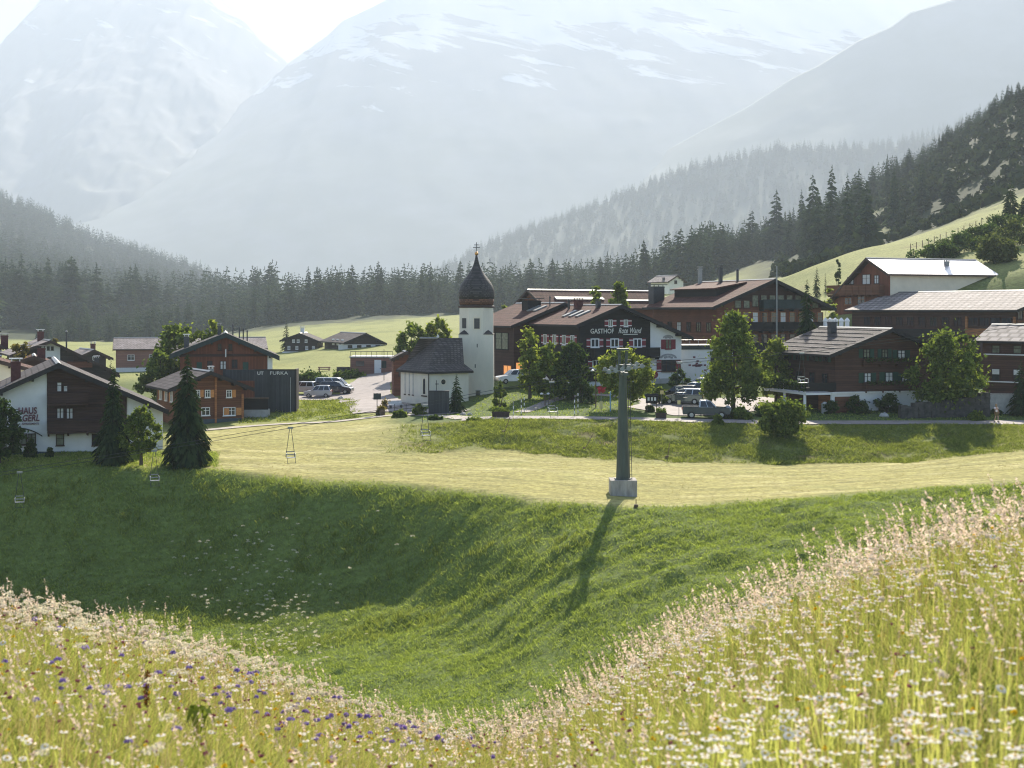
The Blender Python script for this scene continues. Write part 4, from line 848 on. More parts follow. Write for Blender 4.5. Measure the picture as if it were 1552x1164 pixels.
# ================================================================ BUILDINGS
class House:
    """gabled house: an Empty at its front; local x along the gable front, y into the depth, z up"""
    def __init__(s, name, label, cat, px, py, D, yaw, apex, el, er=None, L=12, wall='plaster', roof='roof_brown', edge='fascia',
                 of=1.0, ob=.6, osd=1.0, t=.24, group=None, cap=True, purlins=True, osr=None):
        s.O = at(px, py, D); s.a = R(yaw); s.ca, s.sa = math.cos(s.a), math.sin(s.a)
        s.root = empty(name, s.O, s.a); tag(s.root, label, cat, group); s.L = L; s.of = of
        s.wl = 0; s.wr = 0
        loc = lambda q, off: (q[1], q[2]) if q[0] == 'l' else s.P(q[0], q[1], 'front', off)
        s.xa, s.za = loc(apex, -of); s.xl, s.zl = loc(el, -of)
        if er is None: s.xr, s.zr = 2*s.xa - s.xl, s.zl
        else: s.xr, s.zr = loc(er, -of)
        s.wl = s.xl + osd; s.wr = s.xr - (osd if osr is None else osr); s.t = t
        A = [(s.wl, -2.5), (s.wr, -2.5), (s.wr, s.roofz(s.wr)-t), (s.xa, s.za-t), (s.wl, s.roofz(s.wl)-t)]
        MB().prism([(x, L, z) for x, z in A], [(x, 0, z) for x, z in A]).build('wall', M[wall], s.root)
        b = MB(); y0, y1 = -of, L + ob
        for (xe, ze) in ((s.xl, s.zl), (s.xr, s.zr)):
            P = [(s.xa, s.za), (xe, ze), (xe, ze - t), (s.xa, s.za - t)]
            q = lambda i, y: (P[i][0], y, P[i][1])
            b.face([q(0,y0), q(1,y0), q(1,y1), q(0,y1)], 0)
            b.face([q(3,y0), q(3,y1), q(2,y1), q(2,y0)], 1)
            b.face([q(0,y0), q(3,y0), q(2,y0), q(1,y0)], 1); b.face([q(0,y1), q(1,y1), q(2,y1), q(3,y1)], 1)
            b.face([q(1,y0), q(2,y0), q(2,y1), q(1,y1)], 1)
        # verge boards proud of the slab and purlin ends under the overhang
        for (xe, ze) in ((s.xl, s.zl), (s.xr, s.zr)):
            d = Vector((xe - s.xa, 0, ze - s.za)); 
            Pv = [Vector((s.xa, 0, s.za+.05)), Vector((xe, 0, ze+.05)), Vector((xe, 0, ze-t-.12)), Vector((s.xa, 0, s.za-t-.12))]
            b.prism([(p.x, y0-.05, p.z) for p in Pv], [(p.x, y0-.006, p.z) for p in Pv], 1)
            if purlins:
                for f in (.25, .55, .82):
                    c = Vector((s.xa, 0, s.za-t)) + d*f
                    b.box(c.x-.10, c.x+.10, y0+.12, -.02, c.z-.30, c.z-.04, 1)
        s.roof = b.build('roof', [M[roof], M[edge]], s.root)
        if cap:
            cb = MB(); cb.prism([(s.xa-.22, y0+.02, s.za-.02), (s.xa+.22, y0+.02, s.za-.02), (s.xa, y0+.02, s.za+.12)], [(s.xa-.22, y1-.02, s.za-.02), (s.xa+.22, y1-.02, s.za-.02), (s.xa, y1-.02, s.za+.12)])
            cb.build('ridge_cap', M['metal'] if cap is True else M[cap], s.roof)
    def roofz(s, x):
        xe, ze = (s.xl, s.zl) if x < s.xa else (s.xr, s.zr)
        return s.za + (ze - s.za)*(x - s.xa)/(xe - s.xa)
    def loc(s, v): return Vector((v[0]*s.ca + v[1]*s.sa, -v[0]*s.sa + v[1]*s.ca, v[2]))
    def P(s, px, py, face='front', off=0.0):
        o = s.loc(-s.O); d = s.loc(((px-CX)/FPX, 1.0, (HY-py)/FPX))
        if face == 'front': t = (off - o.y)/d.y; p = o + d*t; return p.x, p.z
        X = s.wl - off if face == 'left' else s.wr + off
        t = (X - o.x)/d.x; p = o + d*t; return p.y, p.z
    def fp(s, face, a, p, z):
        return (a, -p, z) if face == 'front' else ((s.wl - p, a, z) if face == 'left' else (s.wr + p, a, z))
    def fbox(s, b, face, a0, a1, z0, z1, p0, p1, m=0):
        u = s.fp(face, a0, p0, z0); v = s.fp(face, a1, p1, z1)
        b.box(min(u[0],v[0]), max(u[0],v[0]), min(u[1],v[1]), max(u[1],v[1]), min(u[2],v[2]), max(u[2],v[2]), m)
    def rect(s, face, x0, y0, x1, y1, off=0.0):
        a0, z1 = s.P(x0, y0, face, off); a1, z0 = s.P(x1, y1, face, off)
        if a0 > a1: a0, a1 = a1, a0
        if z0 > z1: z0, z1 = z1, z0
        return a0, a1, z0, z1
    def window(s, face, x0, y0, x1, y1, frame='white', pane='glass', shut=None, bars=1, cross=True, sw=.75, local=None, band=False, sides=(-1,1), curtain=False, base=.0, wide=0.07):
        a0, a1, z0, z1 = local or s.rect(face, x0, y0, x1, y1)
        w = min(wide, (a1-a0)*.18); b = MB(); q = base
        for r in ((a0,a0+w,z0,z1),(a1-w,a1,z0,z1),(a0+w,a1-w,z0,z0+w),(a0+w,a1-w,z1-w,z1)): s.fbox(b, face, *r, q, q+.10)
        s.fbox(b, face, a0-.05, a1+.05, z0-.07, z0, q, q+.16)
        for k in range(bars):
            c = a0 + (a1-a0)*(k+1)/(bars+1); s.fbox(b, face, c-w*.45, c+w*.45, z0+w, z1-w, q, q+.085)
        if cross:
            zc = z0 + (z1-z0)*.62; s.fbox(b, face, a0+w, a1-w, zc-w*.3, zc+w*.3, q, q+.078)
        f = b.build('window', M[frame], s.root)
        b = MB(); s.fbox(b, face, a0+w, a1-w, z0+w, z1-w, q+.012, q+.04); b.build('pane', M[pane], f)
        if curtain:
            b = MB(); wd = (a1-a0)*.30
            s.fbox(b, face, a0+w, a0+w+wd, z0+w, z1-w, q+.03, q+.052); s.fbox(b, face, a1-w-wd, a1-w, z0+w, z1-w, q+.03, q+.052); b.build('curtain', M['curtain'], f)
        if shut:
            for sg in sides:
                b = MB(); sx = (a1-a0)*sw
                r = (a0-.04-sx, a0-.04) if sg < 0 else (a1+.04, a1+.04+sx)
                s.fbox(b, face, *r, z0, z1, q, q+.06)
                if band:
                    for zz in (z0+(z1-z0)*.14, z0+(z1-z0)*.82): s.fbox(b, face, r[0], r[1], zz-.05, zz+.05, q+.05, q+.075, 1)
                b.build('shutter', [M[shut], M['white']], f)
        return f
    def door(s, face, x0, y0, x1, y1, mat='wood_org'):
        a0, a1, z0, z1 = s.rect(face, x0, y0, x1, y1); b = MB()
        s.fbox(b, face, a0, a1, z0, z1, 0, .06); s.fbox(b, face, a0+.08, a1-.08, z0+.1, z1-.1, .06, .09)
        d = b.build('door', M[mat], s.root)
        b = MB(); s.fbox(b, face, a1-.28, a1-.14, z0+.95, z0+1.08, .09, .14); b.build('handle', M['metal_dark'], d)
    def panel(s, name, face, pts, mat, p=0.06):
        """cladding: pts are (px, py) corners on the face"""
        A = [s.P(x, y, face, -p if face == 'front' else p) if isinstance(x, (int, float)) else y for x, y in pts]
        MB().prism([s.fp(face, a, p, z) for a, z in A], [s.fp(face, a, 0.0, z) for a, z in A]).build(name, M[mat], s.root)
    def gable_panel(s, name, x0, x1, z0, mat, p=0.06, gap=0.03):
        """cladding under the gable from local x0 to x1, from z0 up to the roof"""
        pts = [(x0, z0), (x1, z0), (x1, s.roofz(x1)-s.t-gap)]
        if x0 < s.xa < x1: pts.append((s.xa, s.za-s.t-gap))
        pts.append((x0, s.roofz(x0)-s.t-gap))
        MB().prism([(x, -p, z) for x, z in pts], [(x, 0.0, z) for x, z in pts]).build(name, M[mat], s.root)
    def balcony(s, face, x0, y0, x1, y1, dep=1.1, mat='wood_dark', slab=.14, flowers=None, base=.0):
        a0, a1, z0, z1 = s.rect(face, x0, y0, x1, y1, dep)
        b = MB(); q = base
        s.fbox(b, face, a0, a1, z0, z0+slab, q, q+dep)
        s.fbox(b, face, a0, a1, z0+slab+.04, z1-.08, q+dep-.06, q+dep)
        for aa in (a0, a1-.06): s.fbox(b, face, aa, aa+.06, z0+slab+.04, z1-.08, q, q+dep-.06)
        n = max(2, int((a1-a0)/1.6))
        for k in range(n+1):
            c = a0+.05+(a1-a0-.1)*k/n; s.fbox(b, face, c-.05, c+.05, z0+slab, z1-.08, q+dep, q+dep+.04)
        for k in range(n+1):
            c = a0+.1+(a1-a0-.2)*k/n; s.fbox(b, face, c-.07, c+.07, z0-.22, z0, q, q+dep*.85)
        o = b.build('balcony', M[mat], s.root)
        b = MB(); s.fbox(b, face, a0-.03, a1+.03, z1-.08, z1, q+dep-.10, q+dep+.05); b.build('handrail', M[mat], o)
        if flowers:
            r = np.random.default_rng(int(x0)); n = int((a1-a0)*40)
            aa = r.uniform(a0, a1, n); zz = z1 + r.uniform(-.35, .12, n); pp = q + dep + r.uniform(0, .22, n)
            C = np.array([s.fp(face, a, p, z) for a, p, z in zip(aa, pp, zz)]); nn = r.normal(size=(n,3)); nn /= np.linalg.norm(nn, axis=1)[:,None]
            V, Fq = leaf_quads(C, nn, .17, r); link('flower_box', mesh_np('flower_box', V, Fq, [M[flowers]]), o)
        return o
    def chimney(s, x, y, hgt, w=.7, mat='brick', cap='metal', thin=False, name='chimney'):
        z = s.roofz(x) - .35; b = MB()
        if thin: b.tube((x,y,z), (x,y,z+hgt), w/2, w/2, 10)
        else:
            b.box(x-w/2, x+w/2, y-w/2, y+w/2, z, z+hgt); b.box(x-w/2-.05, x+w/2+.05, y-w/2-.05, y+w/2+.05, z+hgt-.18, z+hgt-.06)
        o = b.build(name, M[mat], s.roof); b = MB()
        if thin: b.lathe([(w*.75, z+hgt), (w*.8, z+hgt+.05), (w*.2, z+hgt+.25)], 10, 0, (x,y,0))
        else:
            for sx in (-1, 1):
                for sy in (-1, 1): b.box(x+sx*w*.4-.04, x+sx*w*.4+.04, y+sy*w*.4-.04, y+sy*w*.4+.04, z+hgt, z+hgt+.22)
            b.box(x-w*.68, x+w*.68, y-w*.68, y+w*.68, z+hgt+.22, z+hgt+.30)
        return o, b.build('chimney_cap', M[cap], s.roof)
    def skylight(s, side, f0, f1, y, w, mat='metal'):
        """roof window lying on a slope"""
        xe, ze = (s.xl, s.zl) if side == 'left' else (s.xr, s.zr)
        A = Vector((s.xa, y, s.za)).lerp(Vector((xe, y, ze)), f0); B = Vector((s.xa, y, s.za)).lerp(Vector((xe, y, ze)), f1)
        n = Vector((-(B-A).z, 0, (B-A).x)); n.normalize(); n = n if n.z > 0 else -n
        b = MB(); q = [A, B, B+Vector((0,w,0)), A+Vector((0,w,0))]
        b.prism([p + n*.16 for p in q], [p - n*.05 for p in q])
        return b.build('skylight', M[mat], s.roof)
    def text(s, name, body, face, x0, x1, ybase, mat, size_px, shear=0.0, off=.075, space=1.0, bold=0.0):
        cu = bpy.data.curves.new(name, 'FONT'); cu.body = body; cu.size = 1; cu.shear = shear; cu.space_character = space; cu.extrude = .02; cu.offset = bold; cu.resolution_u = 3
        tmp = bpy.data.objects.new('t', cu); COL.objects.link(tmp)
        me = bpy.data.meshes.new_from_object(tmp.evaluated_get(bpy.context.evaluated_depsgraph_get())); bpy.data.objects.remove(tmp)
        co = np.empty(len(me.vertices)*3); me.vertices.foreach_get('co', co); co = co.reshape(-1,3)
        a0, zb = s.P(x0, ybase, face, -off); a1, _ = s.P(x1, ybase, face, -off); _, zt = s.P(x0, ybase-size_px, face, -off)
        mn, mxx = co[:,0].min(), co[:,0].max(); capH = co[:,1].max()
        X = a0 + (co[:,0]-mn)/(mxx-mn)*(a1-a0); Zt = zb + co[:,1]/capH*(zt-zb)
        V = np.stack([X, -off - co[:,2]*.6, Zt], -1); me.vertices.foreach_set('co', V.ravel().astype(np.float32)); me.materials.clear(); me.materials.append(M[mat]); me.name = name
        return link(name, me, s.root)

# ---- the white and brown guesthouse at the left edge
H = House('guesthouse', 'wide white and dark brown gabled guesthouse with painted house name, at the left edge', 'house', 89, 686, 125, 19.3, (88.7,551), (-70,622), (256,622), L=15, wall='plaster', roof='roof_grey', edge='fascia', of=1.3, t=.28, osd=.4)
H.gable_panel('wood_cladding', H.P(71,600)[0], H.P(192,600)[0], H.P(100,652)[1], 'wood_dark', .10)
H.panel('shaded_side_panel', 'front', [(-62,700),(11,700),(11,604),(-62,620)], 'greenglass', .01)  # olive panel stands in for the shade on this part of the wall
for r in ((85.6,578.6,94,594),(95.5,584,103,594)): H.window('front', *r, frame='wood_dark', pane='curtain', bars=0, base=.10)
for r in ((85.6,618,97,634.5),(100,618,111,635)): H.window('front', *r, frame='wood_dark', pane='greenglass', curtain=True, bars=1, base=.10)
H.window('front', 84.6,657.7,97.3,675, frame='wood_dark', pane='greenglass', bars=0)
H.window('front', 139,657.5,152.6,675, frame='wood_dark', pane='glass', bars=0)
H.window('front', 28,657,41,674, frame='wood_dark', pane='greenglass', bars=0); H.window('front', 41.5,657,54.7,674, frame='wood_dark', pane='greenglass', bars=1)
H.balcony('front', 71,634.7,190,651.5, 1.2, 'wood_dark', base=.10)
H.balcony('front', 71,594.5,132,611.5, 1.0, 'wood_dark', base=.10)
b = MB(); a0,z0 = H.P(24,656); a1,_ = H.P(64,656); N_=10        # arched moulding over the ground floor window
pts = [(a0+(a1-a0)*k/N_, z0 - .75*((k/N_))**2.2 + .35) for k in range(N_+1)]
for k in range(N_): b.prism([(pts[k][0],-.12,pts[k][1]),(pts[k+1][0],-.12,pts[k+1][1]),(pts[k+1][0],-.12,pts[k+1][1]+.1),(pts[k][0],-.12,pts[k][1]+.1)],[(pts[k][0],0,pts[k][1]),(pts[k+1][0],0,pts[k+1][1]),(pts[k+1][0],0,pts[k+1][1]+.1),(pts[k][0],0,pts[k][1]+.1)])
b.build('arch_moulding', M['fascia'], H.root)
H.text('house_name', 'HAUS', 'front', 28, 56, 627.5, 'letters_brown', 10, bold=.03)
H.text('house_name', 'GERL', 'front', 34, 60, 638.5, 'letters_brown', 10, .2, bold=.03)
H.text('house_name', 'APPARTEMENTS', 'front', 33, 59, 644, 'letters_brown', 3, bold=.01)
H.panel('plinth', 'front', [(-62,700),(250,700),(250,684.5),(-62,684.5)], 'darkbase', .05)
H.chimney(H.P(24,590)[0], 4, 2.0, .85, 'brick', 'metal_white')
# cream house behind it
H = House('house', 'cream plastered house showing its long dark roof edge behind the guesthouse, at the left edge', 'house', 0, 640, 146, 21, (-60,531), (-190,566), (74,566), L=12, wall='cream', roof='roof_brown', edge='fascia_brown', of=.9)
H.window('front', 9,577.5,17,590, frame='wood_org', pane='greenglass', bars=0)
H = House('house', 'dark roofed house with a dark red chimney, squeezed between the guesthouse and the white gable', 'house', 60, 620, 163, 19, (52,540), (-20,561), (118,562), L=8, wall='wood_dark', roof='roof_brown', edge='fascia_brown')
H.chimney(H.P(63,550)[0], 2.0, 1.5, .9, 'brick', 'fascia'); H.window('front', 88,562,96,572, pane='glass')
# white gabled house
H = House('house', 'house with white gable, two small square windows and a long roof falling to the right', 'house', 77, 600, 192, 25, (77,516), (15,538.5), (181,566), L=13, wall='wood_far', roof='roof_pale', edge='fascia_brown', of=1.2)
H.gable_panel('white_gable', H.P(60,540)[0], H.P(91,540)[0], -1, 'plaster', .12)
for r in ((71,525,75,530.5),(77,525,81,530.5)): H.window('front', *r, frame='fascia', bars=0, base=.12)
H.window('front', 71.5,541,81,556, frame='fascia_brown', pane='glass', base=.12)
H.panel('balcony_front', 'front', [(102,557),(140,557),(140,548),(102,548)], 'wood_red', .5); H.window('front', 112,537,118,546, frame='wood_dark'); H.window('front', 66,531,67.5,546, frame='fascia', bars=0, cross=False, base=.12)
H.chimney(H.P(71,520)[0], 7, 1.6, .8, 'brick', 'metal_white'); H.chimney(H.P(101,530)[0], .2, 2.6, .22, 'metal_dark', 'metal', True)
H = House('house', 'small house with pale sunlit roof behind the long falling roof', 'house', 145, 580, 232, 28, (143,530), (114,543), (172,543), L=10, wall='wood_far', roof='roof_pale', edge='fascia_brown')
H.window('front', 140,540,146,546); H.chimney(H.xa+.8, 4, 1.6, .7, 'brick', 'metal_white')
H = House('house', 'low roofed house under a dark chimney, half cut off by the left edge', 'house', -6, 590, 205, 22, (-6,519), (-45,534), (14,529), L=9, wall='wood_red', roof='roof_brown', edge='fascia_brown')
H.window('front', -1,531,3,539, frame='white'); H.chimney(H.P(13,520)[0]-.4, 4, 2.0, 1.0, 'brick', 'metal')
H = House('house', 'brown roofed house whose dark gable peeps out between the falling roof and the pale barn', 'house', 150, 600, 208, 20, (133,549), (92,564), (182,569), L=9, wall='wood_far', roof='roof_brown', edge='fascia_brown')
H.window('front', 128,560,133,567); H.chimney(H.xa+1.5, 3, 1.5, .7, 'metal_dark', 'metal_white')
# long pale roofed barn
H = House('barn', 'long barn with strip of pale roof, pinkish boards and white base', 'barn', 178, 568, 262, -76, ('l',5.5,6.9), ('l',0,5.0), ('l',11.0,5.0), L=26, wall='wood_pink', roof='roof_pale', edge='fascia_brown', of=.5, osd=.5)
b = MB(); H.fbox(b, 'right', 0, 25.5, -2, 1.7, 0, .06); b.build('plinth', M['plaster'], H.root)
for k in range(6): H.window('right', 0,0,0,0, local=(2+k*3.7, 3.2+k*3.7, 3.0, 4.0), frame='white')
# log house with white window frames
H = House('log_house', 'weathered log house with white framed windows and orange shutters, behind the broad spruce', 'house', 327, 646, 150, 27, (319.6,563), (254,590.5), (385.6,588.5), L=8.5, wall='wood_log', roof='roof_grey', edge='fascia', of=1.1, osd=1.1)
for r in ((310.5,591,318.5,602.3),(342.8,591,351,602.3),(296,591,303,602)): H.window('front', *r, shut='orange', sides=(1,), sw=.7, bars=1)
H.window('front', 338,617.5,356.5,629.5, bars=2, cross=True); H.window('front', 305,617.5,318,629.5, bars=1)
b = MB(); a0,a1,z0,z1 = H.rect('front', 339.5,618.8,347,628.5); H.fbox(b, 'front', a0,a1,z0,z1,.03,.10); b.build('shutter', M['orange'], H.root)
b = MB(); a0,a1,z0,z1 = H.rect('front', 358,618,366,629); H.fbox(b, 'front', a0,a1,z0,z1,.0,.07); b.build('shutter', M['orange'], H.root)
for x0,x1 in ((325.3,328.3),(365.8,369.2)):
    b = MB(); a0,a1,z0,z1 = H.rect('front', x0,572 if x0<340 else 597,x1,645); H.fbox(b, 'front', a0,a1,z0,z1,0,.10); b.build('corner_post', M['wood_org'], H.root)
b = MB(); a0,a1,z0,z1 = H.rect('front', 262,637,369,648); H.fbox(b, 'front', a0,a1,z0-1,z1,0,.08); b.build('plinth', M['darkbase'], H.root)
for y0 in (1.2, 3.6, 6.0): H.window('left', 0,0,0,0, local=(y0, y0+.9, 2.6, 3.7), shut='orange', sides=(1,), sw=.5)
H.chimney(H.P(331,560)[0], 3.0, .9, .45, 'metal', 'metal_white')
# steep red gabled house
H = House('house', 'large rust red gabled house with thick dark green roof edge, behind the log house', 'house', 342, 612, 170, 11.5, (342,505), (256.7,538), (423.7,540), L=13, wall='wood_redv', roof='roof_grey', edge='fascia_green', of=1.2, t=.40, osd=1.2)
H.panel('white_corner', 'front', [(405.5,600),(413,600),(413,538),(405.5,535.5)], 'plaster', .10)
b = MB(); a0,a1,z0,z1 = H.rect('front', 272,537,405,540); H.fbox(b, 'front', a0,a1,z0,z1,.0,.16); b.build('cross_beam', M['wood_dark'], H.root)
for r in ((330,521,336,531),(346,521,352,531)): H.window('front', *r, frame='wood_dark')
H.window('front', 333.5,547,343,560, frame='wood_dark', pane='greenglass', curtain=True); H.window('front', 314,547,322,559, frame='wood_dark'); H.window('front', 351,545,360,558, frame='wood_dark', pane='glass')
H.door('front', 368,549,376.5,562, 'greenpaint'); H.door('front', 298,549,306,562, 'greenpaint')
b = MB(); a0,a1,z0,z1 = H.rect('front', 341.3,529,343,541); H.fbox(b, 'front', a0,a1,z0,z1,.16,.5); b.build('gable_lamp', M['metal_white'], H.root)
H.chimney(H.xa-.75, 4.5, 1.5, .42, 'metal_dark', 'metal'); H.chimney(H.P(281,525)[0], 5, 1.7, .6, 'metal_dark', 'metal_white')
for k, dx in enumerate((.9, 1.7, 2.2, 2.7)): H.chimney(H.xa+dx, 7+k, 1.5, .16, 'metal_dark', 'metal_dark', True, 'vent_pipe')
# dark board screen with sign, on the terrace edge
O = gp(414, 157); S = empty('board_screen', O, R(2)); tag(S, 'tall screen wall of dark grey upright boards with the pale sign along its top', 'screen wall')
def PS(px, py, D=157): return ((px-414)*D/FPX, (HY-py)*D/FPX - O.z)
x0,_ = PS(386,0); x1,_ = PS(446.5,0); _,zt = PS(0,560)
MB().box(x0, x1, 0, 2.2, -1.0, zt-1.25).box(x0, x1, 0, .12, zt-1.25, zt).build('boards', M['wood_grey'], S)
x2,_ = PS(338,0); _,zz = PS(0,577)
MB().box(x2, x0-.003, .1, .18, zz, zt-.01).build('upper_boards', M['wood_grey'], S)
MB().box(x1+.003, x1+.2, -.08, 2.2, -1, zt+.04).box(x0, x1, -.05, -.004, zt-.1, zt+.03).build('frame', M['fascia'], S)
MB().box(PS(440.3,0)[0]-.04, PS(440.3,0)[0]+.04, -.10, -.02, -.6, PS(0,572)[1]).build('downpipe', M['metal'], S)
class _T(House):
    def __init__(s, root, O, a): s.O = O; s.a = a; s.ca, s.sa = math.cos(a), math.sin(a); s.root = root; s.wl = s.wr = 0
T_ = _T(S, O, R(2))
T_.text('sign_lettering', 'FURKA', 'front', 409.5, 436.5, 567.8, 'letters', 4.9, off=.03); T_.text('sign_lettering', 'UT', 'front', 390, 399.5, 568, 'letters', 4.9, off=.03, bold=.02)
# low terrace behind the log house
O = gp(378, 153); S = empty('terrace', O, R(2)); tag(S, 'low terrace with dark balustrade and pale stone foot, between the log house and the screen', 'terrace')
MB().box(-2.2, 2.0, 0, 1.6, -.8, .9).build('terrace_base', M['stonebase'], S); MB().box(-2.2, 2.0, 0, .1, .9, 2.1).build('balustrade', M['wood_black'], S); MB().box(-2.25, 2.05, -.04, .14, 2.1, 2.2).build('handrail', M['post'], S)
# two farm buildings on the pasture behind
H = House('farmhouse', 'dark far farmhouse with small window rows and white base, left of two on the pasture', 'house', 456, 537, 308, 1, (454,505), (423.5,516), (487,518.5), L=11, wall='wood_far', roof='roof_grey', edge='fascia', of=.9)
H.panel('plinth', 'front', [(428,545),(485,545),(485,532.8),(428,532.8)], 'plaster', .08)
for y0,y1,xs in ((514.5,519,(443,450,462)),(524.5,529.5,(436,448,463,473))):
    for x in xs: H.window('front', x,y0,x+4,y1, frame='white', wide=.1)
H.chimney(H.xa, 4, 1.5, .8, 'plaster', 'metal_white')
H = House('farmhouse', 'broad far barn with board gable over a white window band, on the pasture', 'barn', 550, 536, 290, 25, (555,505), (521,519.5), (586.5,520.5), L=15, wall='wood_far', roof='roof_grey', edge='fascia', of=1.0)
H.panel('white_band', 'front', [(513,533.5),(585,533.5),(585,522),(513,522)], 'plaster', .06)
for k in range(4): H.window('front', 527+k*14,523,533.5+k*14,527, frame='wood_far', base=.06, bars=2)
b = MB(); b_ = [H.fbox(b, 'left', y, y+1.6, 1.6, 2.9, 0, .07) for y in (2, 5, 8)]; b.build('white_panel', M['plaster'], H.root)
# flat roofed board garage by the road
O = gp(563, 218); S = empty('garage', O, R(0)); tag(S, 'flat roofed garage of reddish boards with a white door and roof railing', 'garage')
w = 3.25; MB().box(-w, w, 0, 6, -1.2, 2.55).build('wall', M['wood_pink'], S); MB().box(-w-.15, w+.15, -.15, 6.1, 2.55, 2.75).build('roof', M['metal'], S)
b = MB(); [b.box(-w+i*.81-.03, -w+i*.81+.03, .1, .16, 2.75, 3.5) for i in range(9)]; b.box(-w, w, .09, .17, 3.45, 3.53); b.build('railing', M['metal_dark'], S)
d_ = MB().box(.45, 1.5, -.07, 0, -.3, 2.2).build('door', M['white'], S); MB().box(1.3, 1.4, -.12, -.07, .8, .95).build('handle', M['metal_dark'], d_)
f_ = MB().box(-2.5, -1.0, -.06, 0, 1.2, 2.1).build('window', M['wood_pink'], S); MB().box(-2.4, -1.1, -.09, -.06, 1.28, 2.02).build('pane', M['glass'], f_)
MB().box(-5.4, -w-.003, .4, .9, -1, 1.1).build('side_wall', M['stonewall'], S)
# ---- the inn: black boarded front with white right part
H = House('inn', 'inn with black boarded gable, painted name and red white shutters', 'inn', 942, 582, 172, 23, (942.7,462), (873.6,492.5), (1051,511.5), L=13.5, wall='plaster', roof='roof_brown', edge='fascia', of=1.2, osd=1.0, t=.26)
H.gable_panel('black_cladding', H.wl-.02, H.P(985,530,'front')[0], H.P(950,577)[1], 'wood_black', .09)
b = MB(); H.fbox(b, 'left', 0, 13.5, 1.0, H.roofz(H.wl)-.4, 0, .08); b.build('side_cladding', M['wood_black'], H.root)
for x in (921.5, 944.8): H.window('front', x,484.5,x+6,495, shut='redpaint', band=True, sw=.9, base=.09, pane='greenglass', cross=False)
for x in (894.5, 924.3, 959): H.window('front', x,513,x+12.8,526.5, shut='redpaint', band=True, sw=.45, base=.09, pane='glass', wide=.12, cross=False)
H.window('front', 897,545.5,908.7,559, shut='redpaint', band=True, sw=.5, base=.09, pane='glass', cross=False, wide=.12)
for y in (1.2, 3.6, 6.4, 9.2): H.window('left', 0,0,0,0, local=(y, y+1.0, 4.7, 5.9), shut='redpaint', band=True, sw=.6, base=.08, pane='greenglass', cross=False)
for y in (1.4, 4.6, 8.2): H.window('left', 0,0,0,0, local=(y, y+1.0, 1.9, 3.0), shut='redpaint', band=True, sw=.6, base=.08, pane='glass', cross=False)
H.balcony('front', 889,527,988,541.5, 1.0, 'wood_black', base=.09)
H.text('inn_name', 'GASTHOF', 'front', 895, 930.5, 505.4, 'letters', 7.2, off=.095, bold=.012); H.text('inn_name', 'Rote Wand', 'front', 937.5, 972.5, 505, 'letters', 8.2, .35, off=.095, bold=.01)
b = MB(); a0,a1,z0,z1 = H.rect('front', 944,506.2,966,507.2); H.fbox(b, 'front', a0,a1,z0,z1,.09,.125); b.build('underline', M['letters'], H.root)
H.window('front', 1008,514.5,1017.5,529, frame='redpaint', pane='greenglass', shut='redpaint', sw=.6, band=False)
H.window('front', 1002.5,545.5,1024,563, frame='wood_dark', pane='glass', shut='redpaint', sw=.32, band=True, bars=2)
for (xc,yc,hw,hh) in ((1012.5,512.5,8,5),(1013,543,13,7)):
    b = MB(); pr = [H.P(xc+hw*math.cos(t), yc-hh*math.sin(t)) for t in np.linspace(0, math.pi, 13)]
    for k in range(12):
        m_ = [H.P(xc+hw*.72*math.cos(t), yc-hh*.62*math.sin(t)) for t in np.linspace(0, math.pi, 13)]
        q = [pr[k], pr[k+1], m_[k+1], m_[k]]; b.prism([(x,-.02,z) for x,z in q], [(x,.0,z) for x,z in q])
    for k in (2,5,8,10):
        q = H.P(xc+hw*.45*math.cos(k*.26), yc-hh*.32*math.sin(k*.26)); b.box(q[0]-.16, q[0]+.16, -.022, 0, q[1]-.12, q[1]+.14)
    b.build('painted_ornament', M['fresco'], H.root)
b = MB(); a0,a1,z0,z1 = H.rect('front', 984,574,1041,590); H.fbox(b,'front',a0,a1,z0-1,z1,0,.06); b.build('plinth', M['stonebase'], H.root)
for y in (3.2, 5.1, 7.0): H.skylight('left', .32, .62, y, .75, 'metal')
H.chimney(H.xa-.8, 3.6, 1.1, .5, 'metal_dark', 'metal_dark'); H.chimney(H.xa-.6, 9.6, 1.2, .9, 'brick', 'fascia'); H.chimney(H.xa-1.3, 11.0, 1.4, .3, 'metal_dark', 'metal_dark', True)
# white low wing with terrace to its right
O = gp(1063, 178); S = empty('terrace_wing', O, R(10)); tag(S, 'low white wing with dark terrace rim, joined to the right of the inn', 'wing')
w = 2.6; MB().box(-w, w+1.5, 0, 6, -1.5, 4.0).build('wall', M['plaster'], S); MB().box(-w-.1, w+1.6, -.15, 6.1, 4.0, 4.55).build('terrace_rim', M['fascia_green'], S)
f_ = MB().box(1.2, 3.9, -.08, 0, .9, 3.0).build('window', M['fascia'], S); MB().box(1.35, 3.75, -.10, -.08, 1.05, 2.85).build('pane', M['glass'], f_)
b = MB(); r_ = np.random.default_rng(3)
for k in range(14): c = (r_.normal(-.5,.5), r_.normal(2.1,.28)); b.box(c[0]-.16, c[0]+.16, -.022, 0, c[1]-.1, c[1]+.12)
b.build('painted_emblem', M['letters_brown'], S)
MB().box(1.3, 3.6, -.022, 0, 3.15, 3.4).build('painted_ornament', M['fresco'], S)
b = MB(); [b.tube((x,-.02,4.5), (x,-.02,5.2), .025) for x in np.linspace(-w, w+1.4, 7)]; b.tube((-w,-.02,5.2), (w+1.4,-.02,5.2), .03); b.build('railing', M['metal_white'], S)
